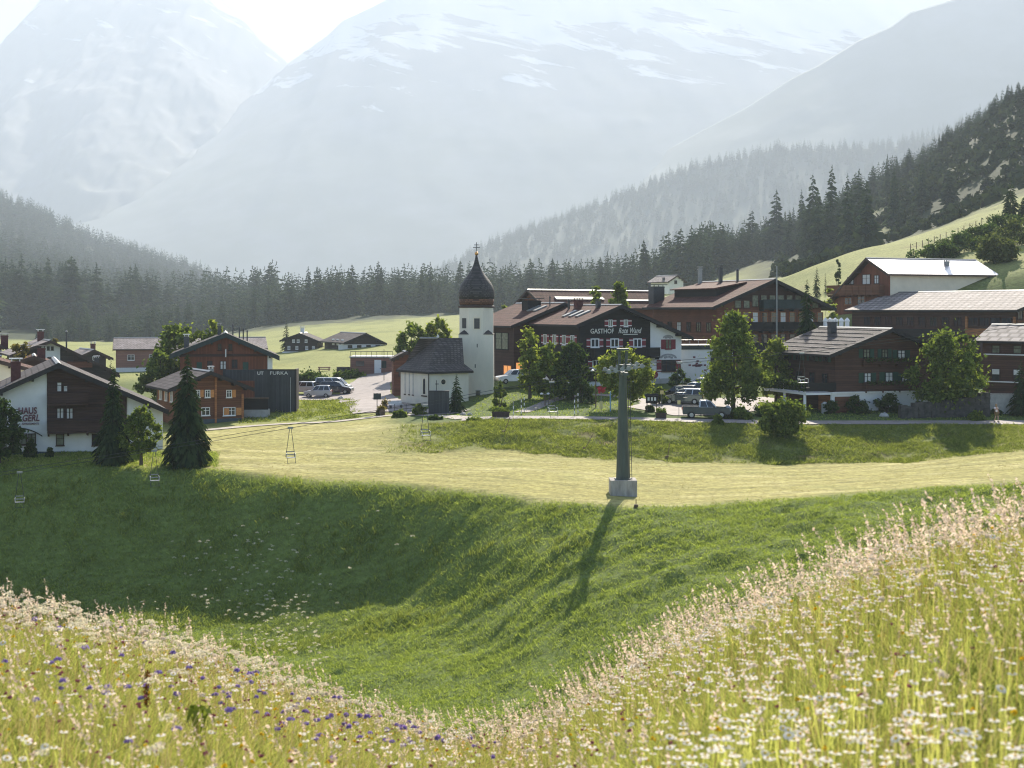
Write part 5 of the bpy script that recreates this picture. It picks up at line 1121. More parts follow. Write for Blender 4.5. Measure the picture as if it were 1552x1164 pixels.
# left wing of the inn (older annex) with orange windows
H = House('annex', 'dark boarded annex with brown roof and orange lit windows, between the tower and the inn', 'house', 812, 582, 183, 25, (856,459), (774.5,494), L=13, wall='wood_dark', roof='roof_brown', edge='fascia', of=1.1, osd=.9)
H.window('left', 0,0,0,0, local=(1.6,5.6,4.4,6.6), frame='wood_black', pane='greenglass', bars=1)
H.window('front', 781,549,795,563, frame='wood_dark', pane='orange_lit', bars=1, cross=False); H.window('left', 0,0,0,0, local=(.6,3.0,1.2,2.4), frame='wood_org', pane='orange_lit', bars=1, cross=False)
for x in (820,842): H.window('front', x,513,x+8,524, frame='wood_org', pane='orange_lit', bars=0, cross=False)
H.window('front', 800,514,808,524, frame='wood_dark', pane='glass')
for y in (1.6, 3.4): H.skylight('left', .15, .38, y, .8, 'metal')
H.chimney(H.xa-1.6, 5.5, 1.3, 1.9, 'wood_black', 'metal_dark'); H.chimney(H.xa-1.0, 1.2, 1.4, .16, 'metal_dark', 'metal_dark', True)
# long roof behind with red gable
H = House('hotel_wing', 'long brown roofed hotel wing with red brown gable and bright ridge, behind the inn', 'hotel', 800, 540, 222, -52, (799,439), (768,473), (826,467), L=26, wall='wood_red', roof='roof_brown', edge='fascia_brown', of=.9, cap='metal_white')
H.window('front', 792,462,800,474, frame='wood_dark'); H.skylight('right', .42, .55, 3, 10, 'metal'); H.chimney(H.xa+2.8, 16, 2.2, 1.1, 'brick', 'metal_dark'); H.skylight('right', .55, .62, 17, 8, 'metal')
# big red brown hotel
H = House('hotel', 'big red brown hotel with wide brown roof, gable balconies and tall flue pipes', 'hotel', 1172, 560, 196, 20, (1175,423), (1080,465.5), (1268,467.5), L=20, wall='wood_red', roof='roof_brown', edge='fascia', of=1.6, osd=1.5, t=.3)
H.gable_panel('gable_glazing', H.P(1110,460)[0], H.P(1240,460)[0], H.P(1150,456)[1], 'wood_dark', .07)
for x in range(1100, 1236, 13):
    if abs(x-1170) < 70: H.window('front', x,(447 if 1130 < x < 1215 else 455),x+10,(465 if 1130 < x < 1215 else 467), frame='wood_chalet', pane='greenglass', bars=0, cross=False, base=.07)
for k, x in enumerate(range(1098, 1240, 14)): H.window('front', x,473,x+9,490, frame='wood_org', pane='glass' if k % 3 else 'curtain', bars=0)
for k, x in enumerate(range(1098, 1240, 14)): H.window('front', x,506,x+9,521, frame='wood_dark', pane='glass', bars=0)
H.balcony('front', 1144,454,1206,469, 1.2, 'fascia_green'); H.balcony('front', 1096,488,1236,501, 1.2, 'wood_black'); H.balcony('front', 1096,520,1236,534, 1.2, 'wood_black')
for k in range(6): H.window('left', 0,0,0,0, local=(1.6+k*3.0, 2.9+k*3.0, 5.2, 6.5), frame='wood_dark', pane='glass' if k != 3 else 'curtain')
for k in range(6): H.window('left', 0,0,0,0, local=(1.6+k*3.0, 2.9+k*3.0, 2.2, 3.5), frame='wood_dark', pane='glass')
xe = H.xl; b = MB(); zt = H.za - .75; fx = lambda f: H.xa + (H.xl-H.xa)*f          # shed dormer on the left slope
pr = [(fx(.16), zt+.25), (fx(.60), zt-.55), (fx(.60), H.roofz(fx(.60))-.1), (fx(.16), H.roofz(fx(.16))-.1)]
b.prism([(x, 4.5, z) for x, z in pr], [(x, 17.5, z) for x, z in pr]); b.build('dormer', M['wood_black'], H.roof)
pr = [(fx(.12), zt+.50), (fx(.66), zt-.42), (fx(.66), zt-.58), (fx(.12), zt+.30)]
MB().prism([(x, 4.1, z) for x, z in pr], [(x, 17.9, z) for x, z in pr]).build('dormer_roof', M['roof_brown'], H.roof)
H.chimney(H.xa-.6, 19.3, 2.6, .5, 'metal', 'metal', False, 'flue'); H.chimney(H.xa-.8, 12.5, 2.6, .45, 'metal_dark', 'metal_dark', False, 'flue'); H.chimney(H.xa-.5, 8.0, 2.0, .35, 'metal_dark', 'metal_dark', True, 'flue')
H.chimney(H.xl+2.2, 20.2, 2.6, 1.8, 'metal_dark', 'metal_dark')
b = MB(); b.tube(H.fp('front', H.P(1166.5,480)[0], 1.9, -1), H.fp('front', H.P(1166.5,480)[0], 1.9, H.za+1.8), .13, .09, 10); b.build('tall_flue', M['metal'], H.root)
# long light tiled building on the right
H = House('hotel', 'long dark boarded building under a light tiled roof, right of the hotel with flue pipes', 'hotel', 1532, 530, 186, 26, ('l',9.0,7.9), ('l',0,5.2), ('l',18,5.2), L=33, wall='wood_chalet', roof='roof_light', edge='fascia', of=1.0, osd=1.0)
for k in range(9): H.window('left', 0,0,0,0, local=(10+k*2.35, 11.4+k*2.35, 2.9, 4.2), frame='wood_dark', pane='glass')
for k in range(9): H.window('left', 0,0,0,0, local=(10+k*2.35, 11.4+k*2.35, -.4, .9), frame='wood_dark', pane='glass' if k not in (2, 5) else 'curtain')
b = MB(); H.fbox(b, 'left', 9.4, 31.5, 1.5, 2.5, .9, 1.0); H.fbox(b, 'left', 9.4, 31.5, 1.4, 1.5, 0, 1.0); b.build('balcony', M['wood_black'], H.root)
b = MB(); H.fbox(b, 'left', .3, 9.0, 1.7, 2.7, 0, .25); H.fbox(b, 'left', .1, .5, -1, 4.3, 0, .12); H.fbox(b, 'left', 8.7, 9.1, -1, 4.3, 0, .2); b.build('light_boarding', M['wood_org'], H.root)
for k in range(4): H.window('left', 0,0,0,0, local=(.8+k*2.0, 2.6+k*2.0, 3.0, 4.2), frame='wood_dark', pane='glass', cross=False); H.window('left', 0,0,0,0, local=(.8+k*2.0, 2.6+k*2.0, -.6, 1.2), frame='wood_dark', pane='glass', cross=False)
H.gable_panel('gable_boarding', H.wl+.1, H.wr, -1, 'wood_log', .08)
H.window('front', 1541,470,1549,484, frame='wood_dark', base=.08)
# house with the glaring metal roof
H = House('house', 'wooden house with glaring bright metal roof and cream right wall on the hill', 'house', 1308, 470, 224, -67, (1312,391), (1252,459), (1346,415), L=20, wall='cream', roof='roof_metal', edge='fascia_brown', of=1.1, osd=.9)
H.gable_panel('gable_boarding', H.wl, H.wr, -2, 'wood_redv', .07)
H.balcony('front', 1270,433,1350,447, 1.1, 'wood_log'); 
for r in ((1308,416,1320,431),(1326,417,1333,430),(1285,420,1295,431)): H.window('front', *r, frame='wood_dark', pane='curtain', base=.07)
for r in ((1281,451,1292,462),(1300,449,1312,462)): H.window('front', *r, frame='wood_org', pane='glass', base=.07)
for y in (2.5,6,10,14): H.window('right', 0,0,0,0, local=(y,y+1.4,1.2,2.4), frame='wood_dark', shut='wood_red')
H.chimney(H.xa+2.0, 13, .9, .6, 'metal', 'metal'); 
# white roofed far cottage on the forest edge
H = House('cottage', 'tiny white cottage with pale roof at the forest edge above the hotel', 'house', 1022, 432, 405, 30, (1027,417), (1012,427), L=9, wall='plaster', roof='roof_pale', edge='fascia_brown', of=.6)
H.window('front', 1022,425,1026,430, frame='wood_dark'); H.window('left', 0,0,0,0, local=(2,3.2,1,2.2), frame='wood_dark')
# log chalet with terrace and garage
H = House('chalet', 'dark log chalet with grey ridged roof, terrace and white cellar with brown garage door', 'chalet', 1320, 622, 150, 17, (1353,498), (1258,538), L=13.5, wall='wood_chalet', roof='roof_grey', edge='fascia', of=1.2, osd=1.3, t=.24)
zt = H.P(1320,595)[1]
b = MB(); H.fbox(b, 'front', H.wl-.6, H.wr, -2.5, zt, 0, .25); b.build('cellar_wall', M['plaster'], H.root)
b = MB(); H.fbox(b, 'front', H.wl-.65, H.wr+.05, zt, zt+.14, 0, .5); b.build('cellar_cornice', M['white'], H.root)
for r in ((1308,529,1318,542),(1336,529,1345,542),(1360,530.5,1371.5,544)): H.window('front', *r, frame='wood_black', pane='curtain' if r[0] > 1350 else 'greenglass', shut='greenpaint', sw=.6)
for r in ((1309,565,1320,580),(1341,564,1353,580),(1366,566,1375,580)): H.window('front', *r, frame='wood_black', pane='curtain', shut='greenpaint', sw=.65)
H.balcony('front', 1302,578,1380,590, .7, 'wood_chalet', flowers='leaf_dark'); H.balcony('front', 1302,543.5,1380,551, .5, 'wood_chalet', flowers='leaf_dark')
for y in (1.5, 4.2, 7.2, 10.2): H.window('left', 0,0,0,0, local=(y, y+1.2, 5.1, 6.3), frame='wood_dark', shut='greenpaint', sw=.5)
for y in (1.5, 4.2, 7.2, 10.2): H.window('left', 0,0,0,0, local=(y, y+1.2, 2.5, 3.9), frame='wood_dark')
b = MB(); H.fbox(b, 'left', -.3, 9.5, zt-.12, zt+.08, .003, 3.6); b.build('terrace_slab', M['white'], H.root)
b = MB(); H.fbox(b, 'left', -.3, 9.5, zt+.25, zt+1.15, 3.5, 3.58); H.fbox(b, 'left', -.38, -.3, zt+.25, zt+1.15, .1, 3.5); o_ = b.build('terrace_railing', M['wood_black'], H.root)
r_ = np.random.default_rng(5); n = 700; C = np.stack([H.wl-3.6-r_.uniform(0,.25,n), r_.uniform(-.3,9.5,n), zt+.6+r_.uniform(-.3,.7,n)], -1); nn = r_.normal(size=(n,3)); nn /= np.linalg.norm(nn,axis=1)[:,None]; V_, F_ = leaf_quads(C, nn, .2, r_); link('flower_box', mesh_np('flower_box', V_, F_, [M['leaf_dark']]), o_)
for y in (.2, 4.6): b = MB(); b.tube((H.wl-3.45, y, -2), (H.wl-3.45, y, zt+.9), .16, .15, 12); b.build('terrace_post', M['plaster'], H.root)
b = MB(); H.fbox(b, 'left', .5, 3.4, -2, zt-.35, 0, .08); d_ = b.build('garage_door', M['wood_org'], H.root); b = MB(); H.fbox(b, 'left', 1.9, 2.1, -.2, -.05, .08, .13); b.build('handle', M['metal_dark'], d_)
b = MB(); H.fbox(b, 'front', H.wl-.2, H.wl+2.6, -2, zt-.35, .25, .33); d_ = b.build('garage_door', M['wood_log'], H.root); b = MB(); H.fbox(b, 'front', H.wl+1.2, H.wl+1.4, -.3, -.15, .33, .38); b.build('handle', M['metal_dark'], d_)
H.chimney(H.P(1323,508)[0], 8.5, 1.6, .75, 'metal_dark', 'metal_white')
b = MB(); [b.box(fx_-.03, fx_+.03, 0, 13.5, H.roofz(fx_)+.005, H.roofz(fx_)+.07) for fx_ in np.linspace(H.xl+.6, H.xa-.6, 7)]; b.build('snow_guard', M['metal_dark'], H.roof)
# house at the right edge
H = House('house', 'dark brown house with pale sills and white blinds, cut off by the right edge', 'house', 1640, 612, 147, 47, ('l',4.6,8.1), ('l',0,6.35), ('l',9.2,6.35), L=11.2, wall='wood_chalet', roof='roof_light', edge='fascia', of=1.0, osd=1.0)
for zc in (1.95, 4.9):
    b = MB(); H.fbox(b, 'left', 1, 11.0, zc-.08, zc+.04, 0, .18); b.build('sill_band', M['white'], H.root)
for k, y in enumerate((2.4, 4.6, 6.8, 9.2)):
    f_ = H.window('left', 0,0,0,0, local=(y, y+.95, 2.05, 3.35), frame='wood_dark', pane='glass', bars=0, cross=False)
    b = MB(); H.fbox(b, 'left', y+.07, y+.88, 2.72, 3.28, .04, .09); b.build('blind', M['curtain'], f_)
    H.window('left', 0,0,0,0, local=(y, y+.95, 5.0, 5.9), frame='wood_dark', pane='greenglass', bars=0)
b = MB(); H.fbox(b, 'left', 1, 11.2, .1, .3, 0, 1.2); b.build('balcony', M['wood_black'], H.root)

# ---- the chapel: hipped nave and onion domed tower
O = at(650, 620, 159.5); S = empty('chapel', O); tag(S, 'cream chapel with steep shingled roof and slim tower under an onion dome', 'chapel')
u = Vector((math.cos(R(33)), math.sin(R(33)), 0)); v = Vector((-math.sin(R(33)), math.cos(R(33)), 0))   # right wall runs along u, left wall along v
P0 = Vector((0,0,0)); P2 = u*5.2; P3 = u*5.2 + v*7.6; P4 = v*7.1 + u*1.3; P1 = v*6.6
def off(P, d): c = u*2.6+v*3.4; q = P - c; return c + q*(1 + d/q.length)
zE = Z(563,159.5) - O.z; zR = Z(512,164) - O.z
ring = [P0, P2, P3, P4, P1]
MB().prism([(p.x,p.y,-1.2) for p in ring], [(p.x,p.y,zE) for p in ring]).build('wall', M['chapel'], S)
b = MB(); rg = [off(p, .06) for p in ring]; b.prism([(p.x,p.y,-1.2) for p in rg], [(p.x,p.y,.45) for p in rg]); b.build('plinth', M['stonebase'], S)
Tl = Vector(((633.5-650)*164/FPX, 3.6, zR)); Tm = Vector(((661-650)*163.5/FPX, 3.4, zR)); Tr = Vector(((697-650)*164.5/FPX, 4.6, zR))
eav = [off(p, .62) for p in ring]; mid = [off(p, -.55) for p in ring]
zM = zE + .75
b = MB(); e = [Vector((p.x,p.y,zE-.05)) for p in eav]; m_ = [Vector((p.x,p.y,zM)) for p in mid]
for i in range(5): j = (i+1) % 5; b.face([e[i], e[j], m_[j], m_[i]], 0); b.face([e[i], e[i]-Vector((0,0,.22)), e[j]-Vector((0,0,.22)), e[j]], 1)
b.face([p - Vector((0,0,.22)) for p in reversed(e)], 1)
b.face([m_[0], m_[1], Tr, Tm]); b.face([m_[1], m_[2], Tr]); b.face([m_[2], m_[3], Tm, Tr]); b.face([m_[3], Tl, Tm]); b.face([m_[3], m_[4], Tl]); b.face([m_[4], m_[0], Tm, Tl])
rf = b.build('roof', [M['shingle'], M['fascia']], S)
b = MB(); b.tube(Tl, Tm, .12, .12, 6); b.build('ridge_cap', M['metal'], rf); b = MB(); b.lathe([(.12,0),(.16,.15),(.03,.4)], 10, 0, tuple(Tm)); b.build('finial', M['metal_white'], rf)
def wallbox(b, A, dirv, t0, t1, z0, z1, p0, p1, arch=False):
    n = Vector((dirv.y, -dirv.x, 0)); q = [(t0,z0),(t1,z0),(t1,z1)]
    if arch: q += [((t0+t1)/2+(t1-t0)/2*math.cos(a), z1+(t1-t0)/2*math.sin(a)) for a in np.linspace(0,math.pi,9)[1:-1]]
    q += [(t0,z1)]
    f = lambda p: [tuple(A + dirv*t + n*p + Vector((0,0,z))) for t, z in q]
    b.prism(f(p1), f(p0))
dl = -v; Al = P1    # along left wall from far left corner to the near corner
f_ = MB(); wallbox(f_, Al, dl, 5.2, 6.05, 1.5, 3.2, 0, .05, True); f_ = f_.build('window', M['cream'], S); g_ = MB(); wallbox(g_, Al, dl, 5.38, 5.87, 1.65, 3.15, .05, .065, True); g_.build('pane', M['glass'], f_)
g_ = MB(); wallbox(g_, Al, dl, 5.05, 6.2, 1.36, 1.48, 0, .14); g_.build('sill', M['fascia_brown'], f_)
for t in (1.0, 2.0, 2.9):
    b = MB(); wallbox(b, Al, dl, t, t+.16, 1.5, 4.0, .0, .03); f_ = b.build('blind_slit', M['stonebase'], S); b = MB(); wallbox(b, Al, dl, t-.08, t+.24, 1.32, 1.45, 0, .1); b.build('slit_sill', M['fascia_brown'], f_)
b = MB(); c = P0 + u*1.85 + Vector((0,0,3.0)); nrm = Vector((u.y,-u.x,0)); b.tube(c, c + nrm*.05, .42, .42, 20); f_ = b.build('window', M['cream'], S); b = MB(); b.tube(c + nrm*.05, c + nrm*.065, .28, .28, 20); b.build('pane', M['glass'], f_)
b = MB(); b.tube(P0 + Vector((-.02,-.12,0)), P0 + Vector((-.02,-.12,zE-.1)), .06, .06, 8); b.build('downpipe', M['fascia_brown'], S)
b = MB(); c = P0 + u*.95 + nrm*.05; b.box(-.03,.03,-.03,.03,1.9,3.2, 0, Matrix.Translation(c)); b.box(-.25,.25,-.03,.03,2.75,2.83, 0, Matrix.Translation(c)); b.build('wall_cross', M['metal_dark'], S)
# tower
DT = 167.0; kx = DT/FPX; hw = 26.5*kx; TC = Vector(((721.5-CX)*kx, DT+hw, 0)) - Vector((O.x, O.y, 0)); zof = lambda py: Z(py, DT) - O.z
zb, zs, zo = -1.5, zof(507), zof(466)
hb = hw*1.02
T0 = MB(); A = [(-hb,-hb),(hb,-hb),(hb,hb),(-hb,hb)]; Bq = [(-hw,-hw),(hw,-hw),(hw,hw),(-hw,hw)]
tr = lambda p, z: (TC.x+p[0], TC.y+p[1], z)
T0.prism([tr(p, zb) for p in A], [tr(p, zs) for p in Bq])
tw = T0.build('tower', M['chapel'], S)
ho = 25.7*kx; oc = [(ho*math.cos(R(22.5+45*k))/math.cos(R(22.5)), ho*math.sin(R(22.5+45*k))/math.cos(R(22.5))) for k in range(8)]
MB().prism([tr(p, zs-.3) for p in oc], [tr(p, zo) for p in oc]).build('belfry', M['chapel'], tw)
b = MB()
for sx in (-1,1):
    for sy in (-1,1):
        c = Vector((sx*hw*1.03, sy*hw*1.03)); q = [(c.x, c.y), (c.x, c.y-sy*hw*.62), (c.x-sx*hw*.62, c.y)]
        top = (sx*hw*.66, sy*hw*.66); zt_ = zof(499.5); base = [tr(p, zs+.01) for p in q]; tp = tr(top, zt_)
        b.face([base[0], base[1], tp]); b.face([base[1], base[2], tp]); b.face([base[2], base[0], tp]); b.face([base[2], base[1], base[0]])
b.build('broach', M['shingle_dome'], tw)
def tbox(x0,y0,x1,y1,p0,p1,hd=None):
    hd = hw if hd is None else hd
    return ((x0-721.5)*kx+TC.x, (x1-721.5)*kx+TC.x, TC.y-hd-p1, TC.y-hd-p0, zof(y1), zof(y0))
f_ = MB().box(*tbox(717.3,480,728.3,499,-.05,.05,ho)).build('belfry_window', M['cream'], tw); MB().box(*tbox(718.6,482.5,727,498.2,.05,.07,ho)).build('pane', M['metal_dark'], tw)
b = MB(); oct_n = Vector((-math.sin(R(45)), -math.cos(R(45)), 0)); c = Vector((TC.x, TC.y, zof(490))) + oct_n*(ho+.02); t_ = Vector((-oct_n.y, oct_n.x, 0))
b.prism([tuple(c + t_*s + Vector((0,0,z))) for s, z in ((-.35,-.6),(.35,-.6),(.35,.6),(-.35,.6))], [tuple(c - oct_n*.1 + t_*s + Vector((0,0,z))) for s, z in ((-.35,-.6),(.35,-.6),(.35,.6),(-.35,.6))]); b.build('belfry_window', M['metal_dark'], tw)
for r in ((722.5,521,724,526.5),(719.5,552,721,557.5)): MB().box(*tbox(*r,-.1,.02)).build('slit', M['metal_dark'], tw)
f_ = MB().box(*tbox(720.6,591,728.5,601,-.05,.04)).build('window', M['stonebase'], tw); MB().box(*tbox(721.8,592,727.3,600,.04,.055)).build('pane', M['glass'], f_)
MB().box(TC.x-hb*1.015, TC.x+hb*1.015, TC.y-hb*1.015, TC.y+hb*1.015, zb, zof(604)).build('plinth', M['stonebase'], tw)
cz = lambda py: zof(py); dc = (TC.x, TC.y, 0)
prof_d = [(27.6,466.5),(28.2,465.8),(28.0,463.8),(25.6,463.2),(25.7,462)]
MB().lathe([(r*kx, cz(y)) for r, y in prof_d], 32, 0, dc).build('dome_rim', M['fascia_brown'], tw)
prof_a = [(25.7,462),(26.4,458),(27.0,453)]
pd = [(27.0,453),(27.5,448),(27.6,444),(27.2,440),(26.2,436),(24.6,432),(22.4,428),(19.6,424),(16.6,420),(13.6,416),(10.8,412),(8.4,408),(6.3,404),(4.7,400),(3.5,396),(2.6,392),(2.0,389),(1.5,386)]
dm = MB().lathe([(r*kx, cz(y)) for r, y in pd], 40, 0, dc).build('onion_dome', M['shingle_dome'], tw, smooth=True)
MB().lathe([(r*kx, cz(y)) for r, y in prof_a], 40, 0, dc).build('dome_foot', M['dome_rust'], dm, smooth=True)
MB().lathe([(2.9*kx*math.sin(t), cz(383.3) - 2.9*kx*math.cos(t)) for t in np.linspace(.15, 3.0, 9)], 16, 0, dc).build('gilded_ball', M['gold'], dm, smooth=True)
b = MB(); zt_ = cz(366); c0 = (TC.x, TC.y)
b.box(c0[0]-.04, c0[0]+.04, c0[1]-.03, c0[1]+.03, cz(381), zt_)
for y, w_ in ((370, .28), (373.8, .42)): b.box(c0[0]-w_, c0[0]-.042, c0[1]-.03, c0[1]+.03, cz(y)-.04, cz(y)+.04); b.box(c0[0]+.042, c0[0]+w_, c0[1]-.03, c0[1]+.03, cz(y)-.04, cz(y)+.04)
b.build('tower_cross', M['metal_dark'], dm)
# wooden lean-to left of the nave
O = gp(590, 176); H = House('shed', 'small shed with rusty roof edge tucked behind the chapel nave', 'shed', 612, 606, 182, 8, (616,533), (593,544), (639,544), L=4, wall='wood_red', roof='roof_grey', edge='fascia_brown', of=.4, osd=.3)
H.window('front', 604,560,610,570, frame='wood_dark')
# ================================================================ VEHICLES
def vehicle(name, label, cat, px, D, heading, L, W, body, cabin, paint, wheels, wr=.32, roof=None, group=None, hgt=None, glassrow=None, lift=0.0, bed=None):
    """body: side outline (x, z) of the lower shell; cabin: outline of the greenhouse; heading in degrees, 0 = nose to the right"""
    base = gp(px, D); root = empty(name, base + Vector((0,0,.12+lift)), R(heading)); tag(root, label, cat, group)
    def extr(b, prof, w0, w1, zsplit=None, m=0):
        n = len(prof); z0 = min(z for _, z in prof); z1 = max(z for _, z in prof)
        half = lambda z: w0/2 + (w1-w0)/2*(z-z0)/max(z1-z0,1e-6)
        b.prism([(x, half(z), z) for x, z in prof], [(x, -half(z), z) for x, z in prof], m); return half
    b = MB(); extr(b, body, W, W*.96)
    hc = extr(b, cabin, W*.95, W*.76, m=1 if roof else 0)
    if bed:   # open load bed behind the cab
        x0, x1, zb_, zt_ = bed
        for s in (-1, 1): b.box(x0, x1, s*W*.46-.05, s*W*.46+.05, zb_, zt_)
        b.box(x0-.06, x0, -W*.46-.05, W*.46+.05, zb_, zt_)
    bo = b.build('body', [M[paint], M[roof or paint]], root)
    mod = bo.modifiers.new('edge', 'BEVEL'); mod.width = .05; mod.segments = 2; mod.limit_method = 'ANGLE'
    # glazing set proud of the greenhouse
    z0 = min(z for _, z in cabin); z1 = max(z for _, z in cabin); zs = sorted(cabin)
    xr0, xf0 = min(x for x, z in cabin if z == z0), max(x for x, z in cabin if z == z0); xr1, xf1 = min(x for x, z in cabin if z > z1-.12), max(x for x, z in cabin if z > z1-.12)
    za, zb_ = z0+.05, z1-.09; fx = lambda a, c, z: a + (c-a)*(z-z0)/(z1-z0)
    n = glassrow or 3
    for s in (-1, 1):
        b = MB()
        for k in range(n):
            f0, f1 = k/n+.02, (k+1)/n-.02
            q = []
            for f, z in ((f0,za),(f1,za),(f1,zb_),(f0,zb_)):
                xa_ = fx(xr0,xr1,z)+.10; xb_ = fx(xf0,xf1,z)-.10; q.append((xa_+(xb_-xa_)*f, s*(hc(z)+.012), z))
            b.prism(q, [(x, y-s*.03, z) for x, y, z in q])
        b.build('side_window', M['carglass'], root)
    for nm, e0, e1, sg in (('windscreen', xf0, xf1, 1), ('rear_window', xr0, xr1, -1)):
        q = []
        for z, s in ((za,-1),(za,1),(zb_,1),(zb_,-1)): q.append((fx(e0,e1,z)+sg*.015, s*(hc(z)-.09), z))
        MB().prism(q, [(x-sg*.03,y,z) for x,y,z in q]).build(nm, M['carglass'], root)
    for x in wheels:
        for s in (-1, 1):
            y = s*(W/2-.09)
            w = empty('wheel', (x, y, wr-.12)); w.parent = root
            MB().tube((0,-.11,0), (0,.11,0), wr, wr, 20).build('tyre', M['rubber'], w)
            b = MB(); b.tube((0,s*.10,0), (0,s*.125,0), wr*.62, wr*.55, 14); b.build('rim', M['rim'], w)
    xf = max(x for x, _ in body); xb = min(x for x, _ in body); zl = .62 if hgt is None else hgt
    for s in (-1, 1):
        MB().box(xf-.14, xf+.012, s*W*.36-.16, s*W*.36+.16, zl-.10, zl+.07).build('headlight', M['lamp_clear'], root)
        MB().box(xb-.012, xb+.14, s*W*.40-.12, s*W*.40+.12, zl-.02, zl+.24).build('tail_light', M['lamp_red'], root)
        MB().box(fx(xf0,xf1,z0)-.35, fx(xf0,xf1,z0)-.2, s*(W/2)-.02, s*(W/2)+.16, z0+.02, z0+.16).build('wing_mirror', M[paint], root)
    return root
SUVB = [(-1.75,.18),(1.72,.18),(1.80,.35),(1.76,.62),(1.62,.74),(.80,.86),(-1.76,.88),(-1.80,.40)]
SUVC = [(-1.72,.86),(.86,.86),(.22,1.44),(-.1,1.50),(-1.30,1.50),(-1.50,1.46)]
WAGB = [(-2.2,.18),(2.15,.18),(2.25,.40),(2.18,.66),(1.95,.78),(1.0,.92),(-2.22,.95),(-2.26,.45)]
WAGC = [(-2.15,.93),(1.05,.93),(.30,1.50),(-.1,1.58),(-1.75,1.58),(-1.95,1.54)]
VANB = [(-2.3,.20),(2.35,.20),(2.45,.45),(2.38,.82),(1.75,1.08),(-2.40,1.10),(-2.42,.5)]
VANC = [(-2.36,1.08),(1.85,1.08),(.95,1.80),(.65,1.92),(-2.1,1.92),(-2.3,1.86)]
vehicle('parked_car', 'small silver five door car parked by the road, nose to the left', 'car', 482, 188.3, 180, 3.6, 1.62, SUVB, SUVC, 'car_silver', (-1.12, 1.15), .29)
vehicle('parked_car', 'dark blue estate car parked just behind the small silver car', 'car', 510, 191.5, -8, 4.4, 1.75, WAGB, WAGC, 'car_dark', (-1.35, 1.4), .33, lift=.1)
vehicle('parked_van', 'dark van with pale roof parked behind the dark blue estate car', 'van', 505, 195, -6, 4.8, 1.9, VANB, VANC, 'car_dark', (-1.45, 1.5), .35, roof='car_silver')
vehicle('parked_car', 'pale grey car half hidden behind the dark board screen', 'car', 455, 193, 172, 4.0, 1.7, WAGB, WAGC, 'car_silver', (-1.3, 1.35), .31)
vehicle('parked_car', 'white car parked at the corner of the annex, beside the chapel tower', 'car', 779, 171, 200, 4.2, 1.7, WAGB, WAGC, 'car_white', (-1.3, 1.35), .31, lift=.5)
vehicle('parked_car', 'dark car with red side stripe, nearest of the row beside the inn', 'car', 1036, 154.5, 163, 4.4, 1.78, WAGB, WAGC, 'car_green', (-1.35, 1.4), .33, roof='car_silver')
vehicle('parked_car', 'black car in the row beside the inn, its nose farthest left', 'car', 1027, 157.5, 165, 4.4, 1.75, WAGB, WAGC, 'car_black', (-1.35, 1.4), .33)
vehicle('parked_car', 'silver car in the row beside the inn, second from the birch', 'car', 1050, 161, 165, 4.2, 1.7, WAGB, WAGC, 'car_silver', (-1.3, 1.35), .32)
vehicle('parked_car', 'white car at the back of the row, under the birch', 'car', 1061, 166, 165, 4.2, 1.7, WAGB, WAGC, 'car_white', (-1.3, 1.35), .32)
PKB = [(-2.35,.28),(2.3,.28),(2.42,.50),(2.36,.86),(2.2,.95),(.95,1.02),(-2.35,1.02),(-2.4,.6)]
PKC = [(-.75,1.0),(1.02,1.0),(.45,1.62),(.1,1.70),(-.55,1.70),(-.68,1.6)]
vehicle('pickup_truck', 'dark blue pickup truck with pale sunlit bonnet standing by the road', 'pickup', 1070, 143.6, -4, 4.8, 1.8, PKB, PKC, 'car_dark', (-1.5, 1.5), .36, group=None, glassrow=2, hgt=.72, bed=(-2.3,-.8,1.0,1.12), roof='car_silver')
vehicle('parked_car', 'white car behind the yellow flowering shrub, before the grey garden wall', 'car', 1482, 149, 120, 4.0, 1.7, SUVB, SUVC, 'car_white', (-1.12, 1.15), .30, lift=.3)

# ================================================================ CHAIR LIFT
DL = 108.0
def lift_py(px): return np.interp(px, [-300,0,45,245,447,647,740,835,940,1025,1206,1300,1392,1531,1700], [770,718,711,679,645,612,595,577,557.5,548.5,534,522,512,494,472])
base = gp(944, DL); S = empty('lift_pylon', base); tag(S, 'tapered grey steel chairlift pylon on a concrete block in the mown meadow', 'pylon')
zt = lambda py: Z(py, DL) - base.z; w = DL/FPX
MB().box(-20*w, 20*w, -1.0, 1.0, -.6, zt(726)).build('concrete_foot', M['concrete'], S)
b = MB(); b.lathe([(10.5*w, zt(726)-.02), (7.8*w, zt(640)), (5.6*w, zt(566))], 12, 0, (0,0,0), R(15)); b.lathe([(13.5*w, zt(726)-.01), (13.5*w, zt(724.5))], 12); b.build('shaft', M['pylon'], S)
b = MB()
for x in (9.5*w, 12.5*w): b.tube((x+.02, -.55, zt(726)), (x-3*w+.02, -.42, zt(572)), .022)
for k in range(26):
    f = k/26; z_ = zt(724)+(zt(574)-zt(724))*f; b.tube((9.5*w-3*w*f, -.55+.13*f, z_), (12.5*w-3*w*f, -.55+.13*f, z_), .014, n=5)
b.build('ladder', M['metal_dark'], S)
b = MB(); b.box(-.22, .22, -2.6, 2.6, zt(567), zt(563)); b.build('crossarm', M['pylon'], S)
for s in (-1, 1):
    b = MB(); y = s*2.2; b.tube((-1.45,y,zt(563.5)), (1.5,y,zt(553.5)), .055)
    for k in range(6):
        f = (k+.5)/6; xx = -1.45+2.95*f; zz = zt(563.5)+(zt(553.5)-zt(563.5))*f; b.tube((xx,y-.09,zz+.06), (xx,y+.09,zz+.06), .17, .17, 14); b.tube((xx,y-.14,zz), (xx,y+.14,zz), .04)
    b.build('sheave_train', M['metal'], S)
